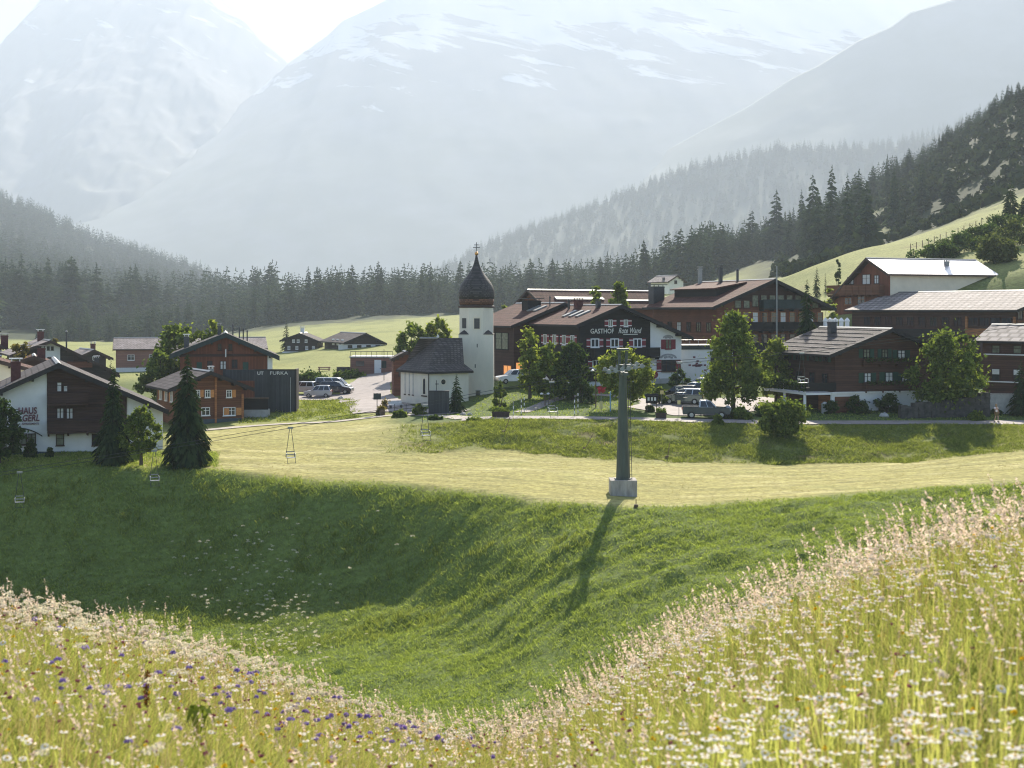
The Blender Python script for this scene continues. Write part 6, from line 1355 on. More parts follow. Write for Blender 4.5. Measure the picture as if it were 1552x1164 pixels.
b = MB(); b.tube((-5*w,0,zt(566)), (-5.5*w,0,zt(532)), .13, .11, 8); b.tube((5*w,0,zt(566)), (5.5*w,0,zt(532)), .13, .11, 8); b.build('head_post', M['pylon'], S)
b = MB(); b.box(-9*w, 9*w, -.5, .5, zt(531), zt(528)); b.build('head_beam', M['pylon'], S)
b = MB(); b.box(-11*w, 11*w, -.9, -.5, zt(553), zt(552)); [b.tube((x*w,-.9,zt(553)), (x*w,-.9,zt(545)), .02) for x in (-11,0,11)]; b.tube((-11*w,-.9,zt(545)), (11*w,-.9,zt(545)), .02); b.build('work_platform', M['metal_dark'], S)
def cable(y_off, dpy, label):
    b = MB(); xs = np.linspace(-320, 1700, 80); D = DL + y_off
    P = [Vector(((x-CX)*DL/FPX, D, Z(float(lift_py(x))+dpy, DL))) for x in xs]
    for i in range(len(P)-1): b.tube(P[i], P[i+1], .017, .017, 6, 0, False)
    tag(b.build('lift_cable', M['metal_dark']), label, 'cable', 'chairlift cables')
cable(-2.2, 0, 'near haul cable of the chairlift running over the pylon, with chairs clamped to it'); cable(2.2, 0, 'far haul cable of the chairlift, a little behind the near one')
def make_chair(label, px):
    D = DL - 2.2; p = Vector(((px-CX)*DL/FPX, D, Z(float(lift_py(px)), DL))); r_ = empty('lift_chair', p, R(18)); tag(r_, label, 'lift chair', 'empty chairlift chairs on the near cable')
    b = MB(); b.box(-.2, .2, -.06, .06, -.06, .08); b.build('grip', M['metal'], r_)
    for s in (-1, 1):
        b = MB(); b.tube((s*.06,0,-.05), (s*.22,0,-1.25), .020); b.tube((s*.22,0,-1.25), (s*.34,.05,-2.15), .020); b.build('hanger', M['metal_dark'], r_)
    b = MB(); b.box(-.30, .30, -.40, .02, -2.21, -2.17); 
    for s in (-1,1): b.tube((s*.31,.02,-2.18), (s*.31,-.46,-2.18), .018)
    b.build('seat', M['metal'], r_)
    b = MB(); [b.box(-.30, .30, .03+.03*k, .05+.03*k, -2.02+.22*k, -1.95+.22*k) for k in range(2)]; [b.tube((s*.30,.03,-2.2),(s*.30,.10,-1.70),.016) for s in (-1,1)]; b.build('backrest', M['metal'], r_)
    b = MB()
    for s in (-1, 1): b.tube((s*.31,.07,-1.85), (s*.33,-.40,-1.90), .018); b.tube((s*.33,-.40,-1.90), (s*.31,-.42,-2.18), .015)
    b.build('armrest', M['metal_white'], r_)
    b = MB(); b.tube((-.3,-.42,-2.2), (-.3,-.55,-2.55), .016); b.tube((.3,-.42,-2.2), (.3,-.55,-2.55), .016); b.tube((-.34,-.55,-2.55), (.34,-.55,-2.55), .018); b.build('footrest', M['metal_dark'], r_)
for px, lb in ((45,'empty lift chair in the shade below the guesthouse, leftmost on the cable'),(245,'empty lift chair before the broad dark spruce'),(447,'empty lift chair hanging alone over the bright mown meadow'),
               (647,'empty lift chair before the bank under the dark chapel screen'),(835,'empty lift chair over the lawn between the chapel tower and the pylon'),(1025,'empty lift chair before the parked cars by the inn'),(1206,'empty lift chair before the terrace of the log chalet')):
    make_chair(lb, px)

# ================================================================ STREET FURNITURE
def poles(name, label, cat, px, D, hgt, r=.04, mat='metal_dark', parts=None, group=None):
    base = gp(px, D); S = empty(name, base); tag(S, label, cat, group)
    MB().tube((0,0,-.3), (0,0,hgt), r, r*.85, 10).build('post', M[mat], S)
    for nm, bb, mt in (parts or []): bb.build(nm, M[mt], S)
    return S
bx = lambda *a: MB().box(*a)
poles('road_sign', 'dark direction board on a post where the road meets the path', 'sign', 571.5, 150.5, 2.3, .045, 'metal_dark', [('board', bx(-.38,.42,-.05,-.02,1.6,2.25), 'fascia_green')])
poles('road_sign', 'dark square sign on a tall thin post beside the board garage', 'sign', 582, 205, 4.6, .05, 'metal_dark', [('board', bx(-.35,.35,-.06,-.03,1.9,2.9), 'fascia_green')])
b = MB(); b.lathe([(.0,.0),(.38,.02),(.38,.06),(0,.08)], 20); b2 = MB(); b2.tube((0,-.05,2.2), (0,-.09,2.2), .42, .42, 20)
poles('round_sign', 'round dark red sign on a post against the white inn wall', 'sign', 992, 163, 2.5, .045, 'metal_dark', [('disc', b2, 'redpaint')])
poles('parking_sign', 'small orange framed sign on a post left of the dark parked car', 'sign', 1003, 151.5, 1.7, .03, 'metal', [('board', bx(-.2,.2,-.05,-.02,1.35,1.75), 'yellow')])
poles('parking_sign', 'small pale sign on a thin post before the pickup truck', 'sign', 1029, 143.2, 1.75, .03, 'metal', [('board', bx(-.16,.16,-.05,-.02,1.35,1.75), 'yellow')])
def lamp(label, px, D, pyt):
    base = gp(px, D); hgt = Z(pyt, D)-base.z; S = empty('street_lamp', base); tag(S, label, 'street lamp')
    MB().tube((0,0,-.3), (0,0,hgt), .07, .05, 10).build('pole', M['post'], S)
    for s in (-1,1):
        MB().tube((0,0,hgt), (s*.32,0,hgt+.12), .03).build('arm', M['metal'], S)
        MB().lathe([(.05,hgt+.20),(.17,hgt+.14),(.19,hgt+.05),(.10,hgt-.03)], 14, 0, (s*.36,0,0)).build('lamp_head', M['metal_white'], S)
lamp('brown lamp post with a pair of small white heads on the inn lawn', 903, 150, 563)
lamp('thin lamp post with white heads in the dark garden before the annex', 826, 152, 598)
S = poles('flower_basket_post', 'short post with red flowers on a pale yellow box beside the lamp post', 'flower post', 911, 146, 1.15, .05, 'yellow', [('box', bx(-.16,.16,-.14,.14,.35,1.15), 'yellow')])
r_ = np.random.default_rng(2); C = r_.normal(size=(120,3))*np.array([.17,.17,.16])+np.array([0,0,2.35]); nn = r_.normal(size=(120,3)); nn /= np.linalg.norm(nn,axis=1)[:,None]; V_, F_ = leaf_quads(C, nn, .16, r_); link('blossom', mesh_np('blossom', V_, F_, [M['red']]), S); MB().tube((0,0,1.1),(0,0,2.4),.03).build('upper_post', M['metal'], S)
poles('blue_pole', 'light blue painted pole on the lawn left of the rounded tree', 'pole', 925, 147, 2.0, .07, 'blue', [('cap', MB().lathe([(.08,2.0),(.09,2.05),(.02,2.1)],10), 'white')])
for i, (px, D, hh, lb) in enumerate([(790,142.6,1.9,'striped snow pole at the lawn edge near the flower bed'),(794.5,145,1.8,'taller striped snow pole standing behind another near the flower bed'),(871,142.6,1.9,'striped snow pole at the lawn edge right of the lift chair'),(876,143.5,2.2,'taller striped snow pole close beside a shorter one right of the lift chair'),(778,141.8,1.5,'plain pale snow pole beside the planter box')]):
    b = MB(); [b.tube((0,0,z),(0,0,z+.28),.042,.042,8) for z in np.arange(.25, hh-.2, .56)]
    poles('snow_pole', lb, 'marker pole', px, D, hh, .035, 'metal_dark' if i < 4 else 'metal', [('band', b, 'white')], 'snow marker poles by the road')
# notice board with roof on two legs
base = gp(988, 146.5); S = empty('notice_board', base); tag(S, 'dark wooden notice board on two legs beside the pylon top', 'notice board')
for s in (-1,1): MB().tube((s*.5,0,-.3), (s*.5,0,1.05), .05).build('leg', M['post'], S)
MB().box(-.62,.62,-.05,.05,1.0,1.75).build('board', M['wood_black'], S); MB().prism([(-.75,-.22,1.74),(.75,-.22,1.74),(.55,0,1.98),(-.55,0,1.98)], [(-.75,.22,1.74),(.75,.22,1.74),(.56,.01,1.98),(-.56,.01,1.98)]).build('roof', M['fascia'], S)
b = MB(); [b.box(x,x+.2,-.07,-.05,1.25,1.6) for x in (-.45,-.1,.22)]; b.build('notice', M['letters'], S)
# dark screen in front of the chapel
base = gp(665, 149.5); S = empty('screen', base, R(2)); tag(S, 'dark upright board screen standing before the chapel nave', 'screen wall')
k_ = 149.5/FPX; MB().box(-15.5*k_,15.5*k_,0,.9,-.6,Z(593.5,149.5)-base.z).build('boards', M['wood_grey'], S); MB().box(-16*k_,16*k_,-.04,.94,Z(593.5,149.5)-base.z,Z(592.5,149.5)-base.z).build('coping', M['fascia'], S)
# railing on the forecourt
base = gp(635, 150.5); S = empty('railing', base, R(5)); tag(S, 'thin metal railing along the forecourt edge left of the dark screen', 'railing')
[MB().tube((x,0,-.3),(x,0,1.0),.03).build('post', M['metal_dark'], S) for x in np.linspace(-2.6,2.4,5)]
MB().tube((-2.6,0,1.0),(2.4,0,1.0),.03).tube((-2.6,0,.55),(2.4,0,.55),.022).build('rail', M['metal_dark'], S)
# planter box, boulders, bench, barrels
def planter(label, px, D, w):
    base = gp(px, D); S = empty('planter_box', base); tag(S, label, 'planter')
    MB().box(-w,w,-.3,.3,-.1,.55).box(-w-.05,w+.05,-.35,-.3,.45,.6).box(-w-.05,w+.05,.3,.35,.45,.6).build('box', M['fascia_brown'], S)
    r_ = np.random.default_rng(int(px)); n = 260; C = np.stack([r_.uniform(-w,w,n), r_.uniform(-.28,.28,n), .6+r_.random(n)**2*.5], -1); nn = r_.normal(size=(n,3)); nn /= np.linalg.norm(nn,axis=1)[:,None]
    V_, F_ = leaf_quads(C, nn, .15, r_); link('plants', mesh_np('plants', V_, F_, [M['leaf']]), S)
planter('long dark planter box at the road edge below the tower', 759, 141.4, .85); planter('dark planter box by the road left of the pickup truck', 1002, 142.0, .5)
def boulder(label, px, D, s, mat='concrete', seed=1):
    r_ = np.random.default_rng(seed); b = MB(); n = 10; base = gp(px, D)
    prof = [(.02,-.2),(.85,-.15),(1,.15),(.82,.5),(.5,.74),(.05,.82)]; b.lathe([(r*s, z*s) for r, z in prof], n)
    b.v = [(x*(1+r_.normal(0,.13)), y*(1+r_.normal(0,.13)), z*(1+r_.normal(0,.1))) for x, y, z in b.v]
    o = b.build('boulder', M[mat], None, base); tag(o, label, 'boulder')
boulder('rounded brownish boulder at the car park edge right of the silver car', 516.5, 183.2, .48, 'stonebase', 3); boulder('pale boulder on the bank top beside the young spruce', 702, 146.5, .35, 'concrete', 4); boulder('low pale boulder right of another on the bank top', 712, 146.0, .28, 'concrete', 5); boulder('pale stone in the grass below the pickup truck', 1056, 140.0, .2, 'concrete', 7)
boulder('brown boulder by the dark retaining wall below the chalet', 1340, 145.5, .5, 'stonebase', 8)
base = gp(600, 157); S = empty('bench', base, R(30)); tag(S, 'white topped bench against the chapel left wall', 'bench')
MB().box(-.8,.8,-.22,.22,.42,.48).build('seat', M['white'], S); MB().box(-.8,.8,.2,.26,.5,.9).build('backrest', M['metal_white'], S); [MB().box(x-.05,x+.05,-.2,.2,-.1,.42).build('leg', M['metal_dark'], S) for x in (-.65,.65)]
def barrel(label, px, D):
    S = empty('flower_barrel', gp(px, D)); tag(S, label, 'flower barrel'); MB().lathe([(.24,-.1),(.31,.25),(.29,.6),(.25,.6)], 14).build('barrel', M['post'], S)
    r_ = np.random.default_rng(int(px)); C = r_.normal(size=(140,3))*np.array([.2,.2,.14])+np.array([0,0,.8]); nn = r_.normal(size=(140,3)); nn /= np.linalg.norm(nn,axis=1)[:,None]; V_, F_ = leaf_quads(C, nn, .16, r_); link('blossom', mesh_np('blossom', V_, F_, [M['leaf_gold']]), S)
barrel('flower barrel beside the chapel wall, left of the bench', 583, 157); barrel('flower barrel by the forecourt edge right of the direction board', 579.5, 149.5)
S = empty('hay_rack', gp(491, 232)); tag(S, 'reddish wooden rack lying on the pasture edge above the parked van', 'wooden rack'); MB().box(-1.0,1.0,0,.5,.25,.4).box(-1.0,1.0,.1,.6,.55,.7).build('plank', M['wood_pink'], S); [MB().box(x-.06,x+.06,.05,.55,-.2,.56).build('leg', M['post'], S) for x in (-.8,.8)]
# round white columns below the long tiled building
for i, x in enumerate((1251,1258,1266,1275,1284)):
    o = MB().lathe([(.26,-2.0),(.26,.95),(.32,.98),(.32,1.12),(.05,1.45)], 14).build('column', M['white'], None, at(x, 500, 168)+Vector((0,0,0))); tag(o, 'short round white column with rounded cap in the row behind the chalet roof', 'column', 'white columns behind the chalet roof')
# terrace under the columns so that they stand on something
S = at(1268, 512, 169); o = MB().box(-1.9,1.9,-.6,1.2,-4,.2).build('terrace_wall', M['brick'], None, S); tag(o, 'reddish terrace wall carrying the round white columns', 'wall')
# dry stone wall and woodpile on the right
def drywall(label, pxa, Da, pxb, Db, h0, h1, thick, seed):
    A = gp(pxa, Da); B = gp(pxb, Db); S = empty('stone_wall', A); tag(S, label, 'stone wall'); d = B - A; L = math.hypot(d.x, d.y); t = Vector((d.x, d.y, 0))/L; n = Vector((-t.y, t.x, 0)); r_ = np.random.default_rng(seed); b = MB(); x = 0
    while x < L:
        wz = .35+.35*r_.random(); z = -.3; hh = h0+(h1-h0)*x/L; zb_ = d.z*x/L
        while z < hh:
            hz = .2+.2*r_.random(); c = t*(x+wz/2) + n*(thick/2) + Vector((0,0,zb_+z+hz/2)); Mx = Matrix.Translation(c) @ Matrix.Rotation(math.atan2(t.y,t.x)+r_.normal(0,.05), 4, 'Z') @ Matrix.Rotation(r_.normal(0,.05), 4, 'Y')
            b.box(-wz*.49, wz*.49, -thick/2*(1+.15*r_.random()), thick/2, -hz*.49, hz*.49, 0, Mx); z += hz
        x += wz
    b.build('masonry', M['stonewall'], S)
drywall('dark dry stone retaining wall under the large round tree', 1366, 144.2, 1494, 145.5, 1.1, 2.2, .8, 4)
S = empty('garden_wall', gp(1495, 147.2)); tag(S, 'plain grey garden wall behind the walking person', 'wall'); MB().box(0,4.6,0,.25,-.6,2.0).build('masonry', M['stonebase'], S); MB().box(-.05,4.65,-.05,.3,2.0,2.1).build('coping', M['concrete'], S)
# pasture fence up the hill
S = empty('pasture_fence', gp(1396, 278)); tag(S, 'thin post and wire fence climbing the sunlit pasture', 'fence'); b = MB(); prev = None
for k, px in enumerate(range(1380, 1500, 9)):
    p = gp(px, 282 + (px-1380)*.13) - S.location; MB().tube(p-Vector((0,0,.2)), p+Vector((0,0,1.35)), .075, .065, 6).build('post', M['post'], S)
    if prev is not None: [b.tube(prev+Vector((0,0,z)), p+Vector((0,0,z)), .018, .018, 4, 0, False) for z in (.55,1.15)]
    prev = p
b.build('wire', M['metal_dark'], S)
# stakes in the meadow
for px, D, hh, lean, lb in ((892,129.5,1.5,.9,'leaning stake at the foot of the bank left of the pylon'),(1013,128.5,1.4,.25,'thin leaning stake at the foot of the bank right of the pylon'),(768,133,1.5,.6,'thin leaning stake at the foot of the bank below the planter'),(964,101.8,.6,.0,'short stake at the meadow edge just below the pylon')):
    b = MB(); b.tube((-lean/2,0,-.2),(lean/2,0,hh),.035,.03,6); b.box(-lean/2-.14,-lean/2+.14,-.12,.12,-.05,.22); tag(b.build('stake', M['post'], None, gp(px, D)), lb, 'stake')
for px, D, lb in ((1250,148.3,'grey wooden gate post beside the chalet garage'),(1103,144.5,'small grey stone pillar under the birch')):
    o = MB().box(-.3,.3,-.25,.25,-.3,.95).prism([(-.34,-.29,.95),(.34,-.29,.95),(.34,.29,.95),(-.34,.29,.95)],[(-.1,-.1,1.2),(.1,-.1,1.2),(.1,.1,1.2),(-.1,.1,1.2)]).build('pillar', M['stonebase'], None, gp(px, D)); tag(o, lb, 'pillar')

# ================================================================ THE WALKER
def skin(name, V, E, rad, mat, parent, root_i=0, sub=2):
    me = bpy.data.meshes.new(name); me.from_pydata(V, E, []); me.materials.append(mat); o = link(name, me, parent)
    m = o.modifiers.new('skin', 'SKIN'); m.use_smooth_shade = True
    for i, r in enumerate(rad): me.skin_vertices[0].data[i].radius = r if isinstance(r, tuple) else (r, r); me.skin_vertices[0].data[i].use_root = (i == root_i)
    s = o.modifiers.new('smooth', 'SUBSURF'); s.levels = s.render_levels = sub
    return o
M['skin'] = surf('skin', (0.50,0.30,0.21), 0.6, 0.06, 6, 0.03); M['hair'] = surf('light_brown_hair', (0.30,0.20,0.11), 0.7, 0.25, 20, 0.2, stretch=(4,4,1)); M['shirt'] = surf('pale_pink_shirt', (0.78,0.68,0.66), 0.85, 0.1, 8, 0.2); M['khaki'] = surf('khaki_cloth', (0.20,0.13,0.05), 0.85, 0.15, 8, 0.2); M['shoe'] = surf('dark_shoe', (0.06,0.05,0.045), 0.7, 0.2, 8); M['eye'] = surf('dark_eye', (0.02,0.02,0.02), 0.3, 0.1, 5, 0)
S = empty('person', gp(1510, 141.2) + Vector((0,0,.09)), R(-75)); tag(S, 'person with light brown hair in pale shirt and khaki shorts walking along the road', 'person')
# faces local +x; left is +y
J = {'pel':(0,0,.93),'spn':(0,0,1.12),'chs':(.01,0,1.32),'nk':(.0,0,1.48),'nk2':(.02,0,1.55),'hd':(.03,0,1.66),
 'hl':(.0,.09,.90),'kl':(.16,.10,.50),'al':(.14,.10,.09),'tl':(.30,.10,.035),'hr':(.0,-.09,.90),'kr':(.03,-.10,.49),'ar':(-.22,-.10,.13),'tr':(-.10,-.10,.035),
 'sl':(.0,.18,1.42),'el':(-.10,.24,1.16),'wl':(.08,.25,.97),'sr':(.0,-.18,1.42),'er':(.13,-.24,1.18),'wr':(.30,-.16,1.34)}
Rd = {'pel':(.15,.11),'spn':(.125,.095),'chs':(.155,.10),'nk':.055,'nk2':.05,'hd':(.085,.105),'hl':.085,'kl':.055,'al':.038,'tl':.030,'hr':.085,'kr':.055,'ar':.038,'tr':.030,'sl':.055,'el':.042,'wl':.028,'sr':.055,'er':.042,'wr':.028}
En = [('pel','spn'),('spn','chs'),('chs','nk'),('nk','nk2'),('nk2','hd'),('pel','hl'),('hl','kl'),('kl','al'),('al','tl'),('pel','hr'),('hr','kr'),('kr','ar'),('ar','tr'),('chs','sl'),('sl','el'),('el','wl'),('chs','sr'),('sr','er'),('er','wr')]
names = list(J); V = [J[n] for n in names]; E = [(names.index(a), names.index(c)) for a, c in En]; rad = [Rd[n] for n in names]
for wn, sg, dv in (('wl', 1, Vector((.25,0,-1))), ('wr', -1, Vector((.5,.25,.8)))):
    dv.normalize(); sd = Vector((1,0,.2)) if wn == 'wl' else Vector((0,1,-.3)); sd = (sd - dv*sd.dot(dv)).normalized(); cu = dv.cross(sd).normalized()*sg
    wi = names.index(wn); pm = Vector(J[wn]) + dv*.07; V.append(tuple(pm)); rad.append((.036,.018)); E.append((wi, len(V)-1)); pi_ = len(V)-1
    for f, ln in ((-1.5,.062),(-.5,.075),(.5,.078),(1.5,.070)):
        k0 = pm + dv*.03 + sd*(f*.019); k1 = k0 + dv*ln*.55 + cu*.008; k2 = k1 + dv*ln*.4 + cu*.022; b0 = len(V); V += [tuple(k0), tuple(k1), tuple(k2)]; rad += [.009,.0085,.007]; E += [(pi_, b0), (b0, b0+1), (b0+1, b0+2)]
    t0 = Vector(J[wn]) + dv*.035 + sd*.03; t1 = t0 + dv*.03 + sd*.022; b0 = len(V); V += [tuple(t0), tuple(t1), tuple(t1+dv*.025)]; rad += [.011,.010,.008]; E += [(pi_, b0), (b0, b0+1), (b0+1, b0+2)]
body = skin('body', V, E, rad, M['skin'], S)
def sub_skin(name, keys, mat, grow, ov=None):
    nm = [k for k in keys]; Vv = [(ov or {}).get(k, J[k]) for k in nm]; Ee = [(nm.index(a), nm.index(c)) for a, c in En if a in nm and c in nm]
    rr = [tuple(np.array(Rd[k] if isinstance(Rd[k], tuple) else (Rd[k],Rd[k]))+grow) for k in nm]; return skin(name, Vv, Ee, rr, mat, S)
mid_ = lambda a, c, f: tuple(Vector(J[a]).lerp(Vector(J[c]), f))
sub_skin('shirt', ['spn','chs','sl','el','sr','er','pel'], M['shirt'], .018, {'el': mid_('sl','el',.55), 'er': mid_('sr','er',.55), 'pel': (0,0,.98)})
sub_skin('shorts', ['pel','hl','kl','hr','kr'], M['khaki'], .028, {'kl': mid_('hl','kl',.8), 'kr': mid_('hr','kr',.8)})
for a, c in (('al','tl'),('ar','tr')):
    p = Vector(J[a]); q = Vector(J[c]); MB().prism([(p.x-.08,p.y-.045,0 if a=='al' else .05),(q.x+.05,p.y-.045,-.01),(q.x+.05,p.y-.045,.05),(p.x+.02,p.y-.045,.12)],[(p.x-.08,p.y+.045,0 if a=='al' else .05),(q.x+.05,p.y+.045,-.01),(q.x+.05,p.y+.045,.05),(p.x+.02,p.y+.045,.12)]).build('shoe', M['shoe'], S)
b = MB(); hc = Vector(J['hd']); b.lathe([(.02,1.80),(.07,1.785),(.105,1.74),(.115,1.69),(.112,1.62),(.10,1.54),(.07,1.50)], 18, 0, (.0,0,0)); o = b.build('hair', M['hair'], S, smooth=True)
for s in (-1,1): MB().lathe([(.012*math.sin(t), 1.665-.012*math.cos(t)) for t in np.linspace(.1,3.04,6)], 8, 0, (.118,s*.035,0)).build('eye', M['eye'], S); 
MB().prism([(.11,-.014,1.615),(.11,.014,1.615),(.113,.006,1.665),(.113,-.006,1.665)],[(.145,-.01,1.618),(.145,.01,1.618),(.118,.004,1.663),(.118,-.004,1.663)]).build('nose', M['skin'], S); MB().box(.108,.119,-.025,.025,1.575,1.587).build('mouth', M['redpaint'], S)
# ================================================================ GRASS AND FLOWERS
M['blade'] = leafy('meadow_grass', (0.10,0.16,0.035), (0.72,0.74,0.25), 0.55, tcol=(1.0,0.97,0.62))
M['stalk'] = leafy('brownish_stalks', (0.26,0.18,0.08), (0.66,0.58,0.34), 0.4, tcol=(1,.9,.6))
M['panicle'] = leafy('pale_grass_panicles', (0.55,0.43,0.34), (0.84,0.73,0.62), 0.55, tcol=(1,.94,.88))
M['petal'] = leafy('white_petals', (0.82,0.74,0.65), (0.90,0.84,0.76), 0.22, tcol=(1,.97,.92))
M['fluff'] = leafy('seed_fluff', (0.66,0.58,0.48), (0.86,0.79,0.70), 0.5, tcol=(1,.95,.88))
M['umbel'] = leafy('cream_umbels', (0.64,0.59,0.46), (0.86,0.80,0.68), 0.42, tcol=(1,.95,.8))
M['purple'] = leafy('violet_bells', (0.20,0.15,0.42), (0.42,0.30,0.62), 0.35, tcol=(1,.9,1))
M['clover'] = leafy('reddish_heads', (0.20,0.05,0.06), (0.50,0.22,0.28), 0.35, tcol=(1,.8,.8))
M['buttercup'] = leafy('yellow_petals', (0.60,0.38,0.03), (0.75,0.55,0.05), 0.4, tcol=(1,.9,.3))
M['slopegrass'] = leafy('slope_grass', (0.125,0.190,0.042), (0.430,0.510,0.150), 0.54, tcol=(1.0,0.97,0.5))
M['bankgrass'] = leafy('bank_weeds', (0.115,0.160,0.034), (0.350,0.400,0.115), 0.5, tcol=(1.0,0.95,0.5))
M['drygrass'] = leafy('mown_stubble', (0.24,0.21,0.07), (0.42,0.36,0.15), 0.4, tcol=(1.0,0.95,0.6))
def blades(X, Y, Hh, Wd, r, bend=.35, windx=.12):
    n = len(X); Z0 = gz(X, Y) - .02; a = r.random(n)*6.283
    dx, dy = np.cos(a), np.sin(a); bx_ = r.normal(windx, bend, n)*Hh; by_ = r.normal(0, bend, n)*Hh
    V = np.empty((n,6,3), np.float32)
    for k, (f, wf) in enumerate(((0,1.0),(.55,.8),(1.0,.12))):
        cx = X + bx_*f*f; cy = Y + by_*f*f; cz = Z0 + Hh*(f - .12*f*f)
        V[:,2*k,0] = cx-dx*Wd*wf*.5; V[:,2*k,1] = cy-dy*Wd*wf*.5; V[:,2*k,2] = cz
        V[:,2*k+1,0] = cx+dx*Wd*wf*.5; V[:,2*k+1,1] = cy+dy*Wd*wf*.5; V[:,2*k+1,2] = cz
    b = np.arange(n)[:,None]*6; F1 = np.concatenate([b+np.array([0,1,3,2]), b+np.array([2,3,5,4])], 1).reshape(-1,4)
    tip = np.stack([X + bx_, Y + by_, Z0 + Hh*.88], -1)
    return V.reshape(-1,3), F1, tip
FC = lambda P: np.interp(P, [-200,0,150,300,450,600,720,850,950,1100,1200,1300,1400,1552,1750], [13,13,13,13.5,14,15,15,14,13,12,11.5,11,10.5,10,9.5])
def fore(n, r, over=2.2, lo=2.4, p0=-900, p1=2750, dens=None):
    n = int(n*1.85); lo = min(lo, 2.4); P = r.uniform(p0, p1, n*7); D = np.sqrt(r.uniform(lo**2, 17.5**2, n*7)); k = (D < FC(P) + over) & ((np.abs(P-776) < 1100) | (r.random(len(P)) < .5))
    if dens is not None: k &= r.random(len(P)) < dens(P, D)
    P, D = P[k][:n], D[k][:n]; return (P-CX)*D/FPX, D, P
r = np.random.default_rng(1)
patch = lambda X, Y, s, sd: fbm(X/s, Y/s, 3, sd)
X, Y, P = fore(240000, r); t = 1 + .55*patch(X, Y, .9, 5)
V1, F1, _ = blades(X, Y, (.09+.15*r.random(len(X)))*t, .0030+.0035*r.random(len(X)), r, .55)
tag(link('grass', mesh_np('grass', V1, F1, [M['blade']])), kind='stuff')
X, Y, P = fore(22000, r); V1, F1, _ = blades(X, Y, .18+.22*r.random(len(X)), .0026+.002*r.random(len(X)), r, .18)
tag(link('dry_stalks', mesh_np('dry_stalks', V1, F1, [M['stalk']])), kind='stuff')
# grass panicles, dense along the brow of the knoll
def panicles(name, n, dens, over, hmin, hmax, seed, size=1.0):
    r = np.random.default_rng(seed); X, Y, P = fore(n, r, over, 4.6, dens=dens); H_ = hmin+(hmax-hmin)*r.random(len(X))
    V1, F1, tip = blades(X, Y, H_, np.full(len(X), .0026), r, .16, -.22)
    m = 13; k = np.repeat(np.arange(len(X)), m); u = np.tile(np.linspace(0, 1, m), len(X)); base = np.stack([X, Y, gz(X, Y)], -1)
    ax = tip - base; ax /= np.linalg.norm(ax, axis=1)[:,None]; Ln = (.09+.09*r.random(len(X)))*size
    C = tip[k] + ax[k]*((u-.72)*Ln[k])[:,None] + r.normal(0, 1, (len(k),3))*(.0070*size*np.sin(np.pi*np.clip(u*.9+.1,0,1)))[:,None]
    nn = r.normal(size=(len(k),3)); nn /= np.linalg.norm(nn, axis=1)[:,None]; V2, F2 = leaf_quads(C, nn, .014*size, r, 1.9)
    Vv = np.concatenate([V1, V2]); Ff = np.concatenate([F1, F2+len(V1)]); mi = np.concatenate([np.ones(len(F1), int), np.zeros(len(F2), int)])
    tag(link(name, mesh_np(name, Vv, Ff, [M['panicle'], M['stalk']], mi)), kind='stuff')
panicles('grass_panicles', 2000, lambda P, D: (.55+.45*sstep(700,900,P))*np.clip(1 - np.abs(D - FC(P) - .4)/2.4, .0, 1), 2.2, .34, .66, 3)
panicles('meadow_panicles', 1100, lambda P, D: .5+0*P, 0.5, .26, .46, 4, .9)
# oxeye daisies: the largest ones are things of their own, the rest one mass
def head_mesh(n=11, rad=.024, cup=.006):
    V = [(0,0,.004)]; Fq = []; mi = []
    for k in range(n):
        a = 6.283*k/n; d = .5*6.283/n*1.12; b = len(V)
        V += [(rad*.26*math.cos(a), rad*.26*math.sin(a), .003), (rad*.75*math.cos(a-d), rad*.75*math.sin(a-d), cup*.6), (rad*math.cos(a), rad*math.sin(a), cup*.2), (rad*.75*math.cos(a+d), rad*.75*math.sin(a+d), cup*.6)]
        Fq.append((b,b+1,b+2,b+3)); mi.append(0)
    m = 8; b = len(V)
    for k in range(m): V.append((rad*.30*math.cos(6.283*k/m), rad*.30*math.sin(6.283*k/m), .004))
    for k in range(m): V.append((rad*.15*math.cos(6.283*k/m), rad*.15*math.sin(6.283*k/m), .0095))
    for k in range(m): j = (k+1) % m; Fq.append((b+k, b+j, b+m+j, b+m+k)); mi.append(1)
    Fq.append((b+m, b+m+2, b+m+4, b+m+6)); mi.append(1)
    return np.array(V), np.array(Fq), np.array(mi)
HV, HF, HM = head_mesh()
def daisy_mesh(seed):
    r = np.random.default_rng(seed); th = .28; V = HV.copy(); c, s = math.cos(th*r.normal()), math.sin(th*r.normal()*.8); V = np.stack([V[:,0]*c+V[:,2]*s, V[:,1], -V[:,0]*s+V[:,2]*c], -1)
    top = np.array([r.normal(0,.03), r.normal(0,.03), 1.0]); V = V + top*np.array([1,1,.42])
    st = []; 
    for k, f in enumerate((0,.5,1.0)): p = top*np.array([f*f,f*f,.42*f]); w = .0016; st += [p+[-w,0,0], p+[w,0,0]]
    b = len(V); V = np.concatenate([V, st]); Fq = np.concatenate([HF, [[b,b+1,b+3,b+2],[b+2,b+3,b+5,b+4]]]); return mesh_np('oxeye_daisy', V, Fq, [M['petal'], M['buttercup'], M['blade']], np.concatenate([HM, [2,2]]))
DM = [daisy_mesh(i) for i in range(6)]
r = np.random.default_rng(12)
dd = lambda P, D: (.25+.75*sstep(.4, 2.2, FC(P)-D))*np.clip(.12 + .9*sstep(780, 1150, P), 0, 1)*(.30+.70*(fbm((P-CX)*D/FPX/.7, D/.7, 3, 8) > -.02))
X, Y, P = fore(3300, r, .6, 4.8, dens=dd)
order = np.argsort(Y); zz = gz(X, Y)
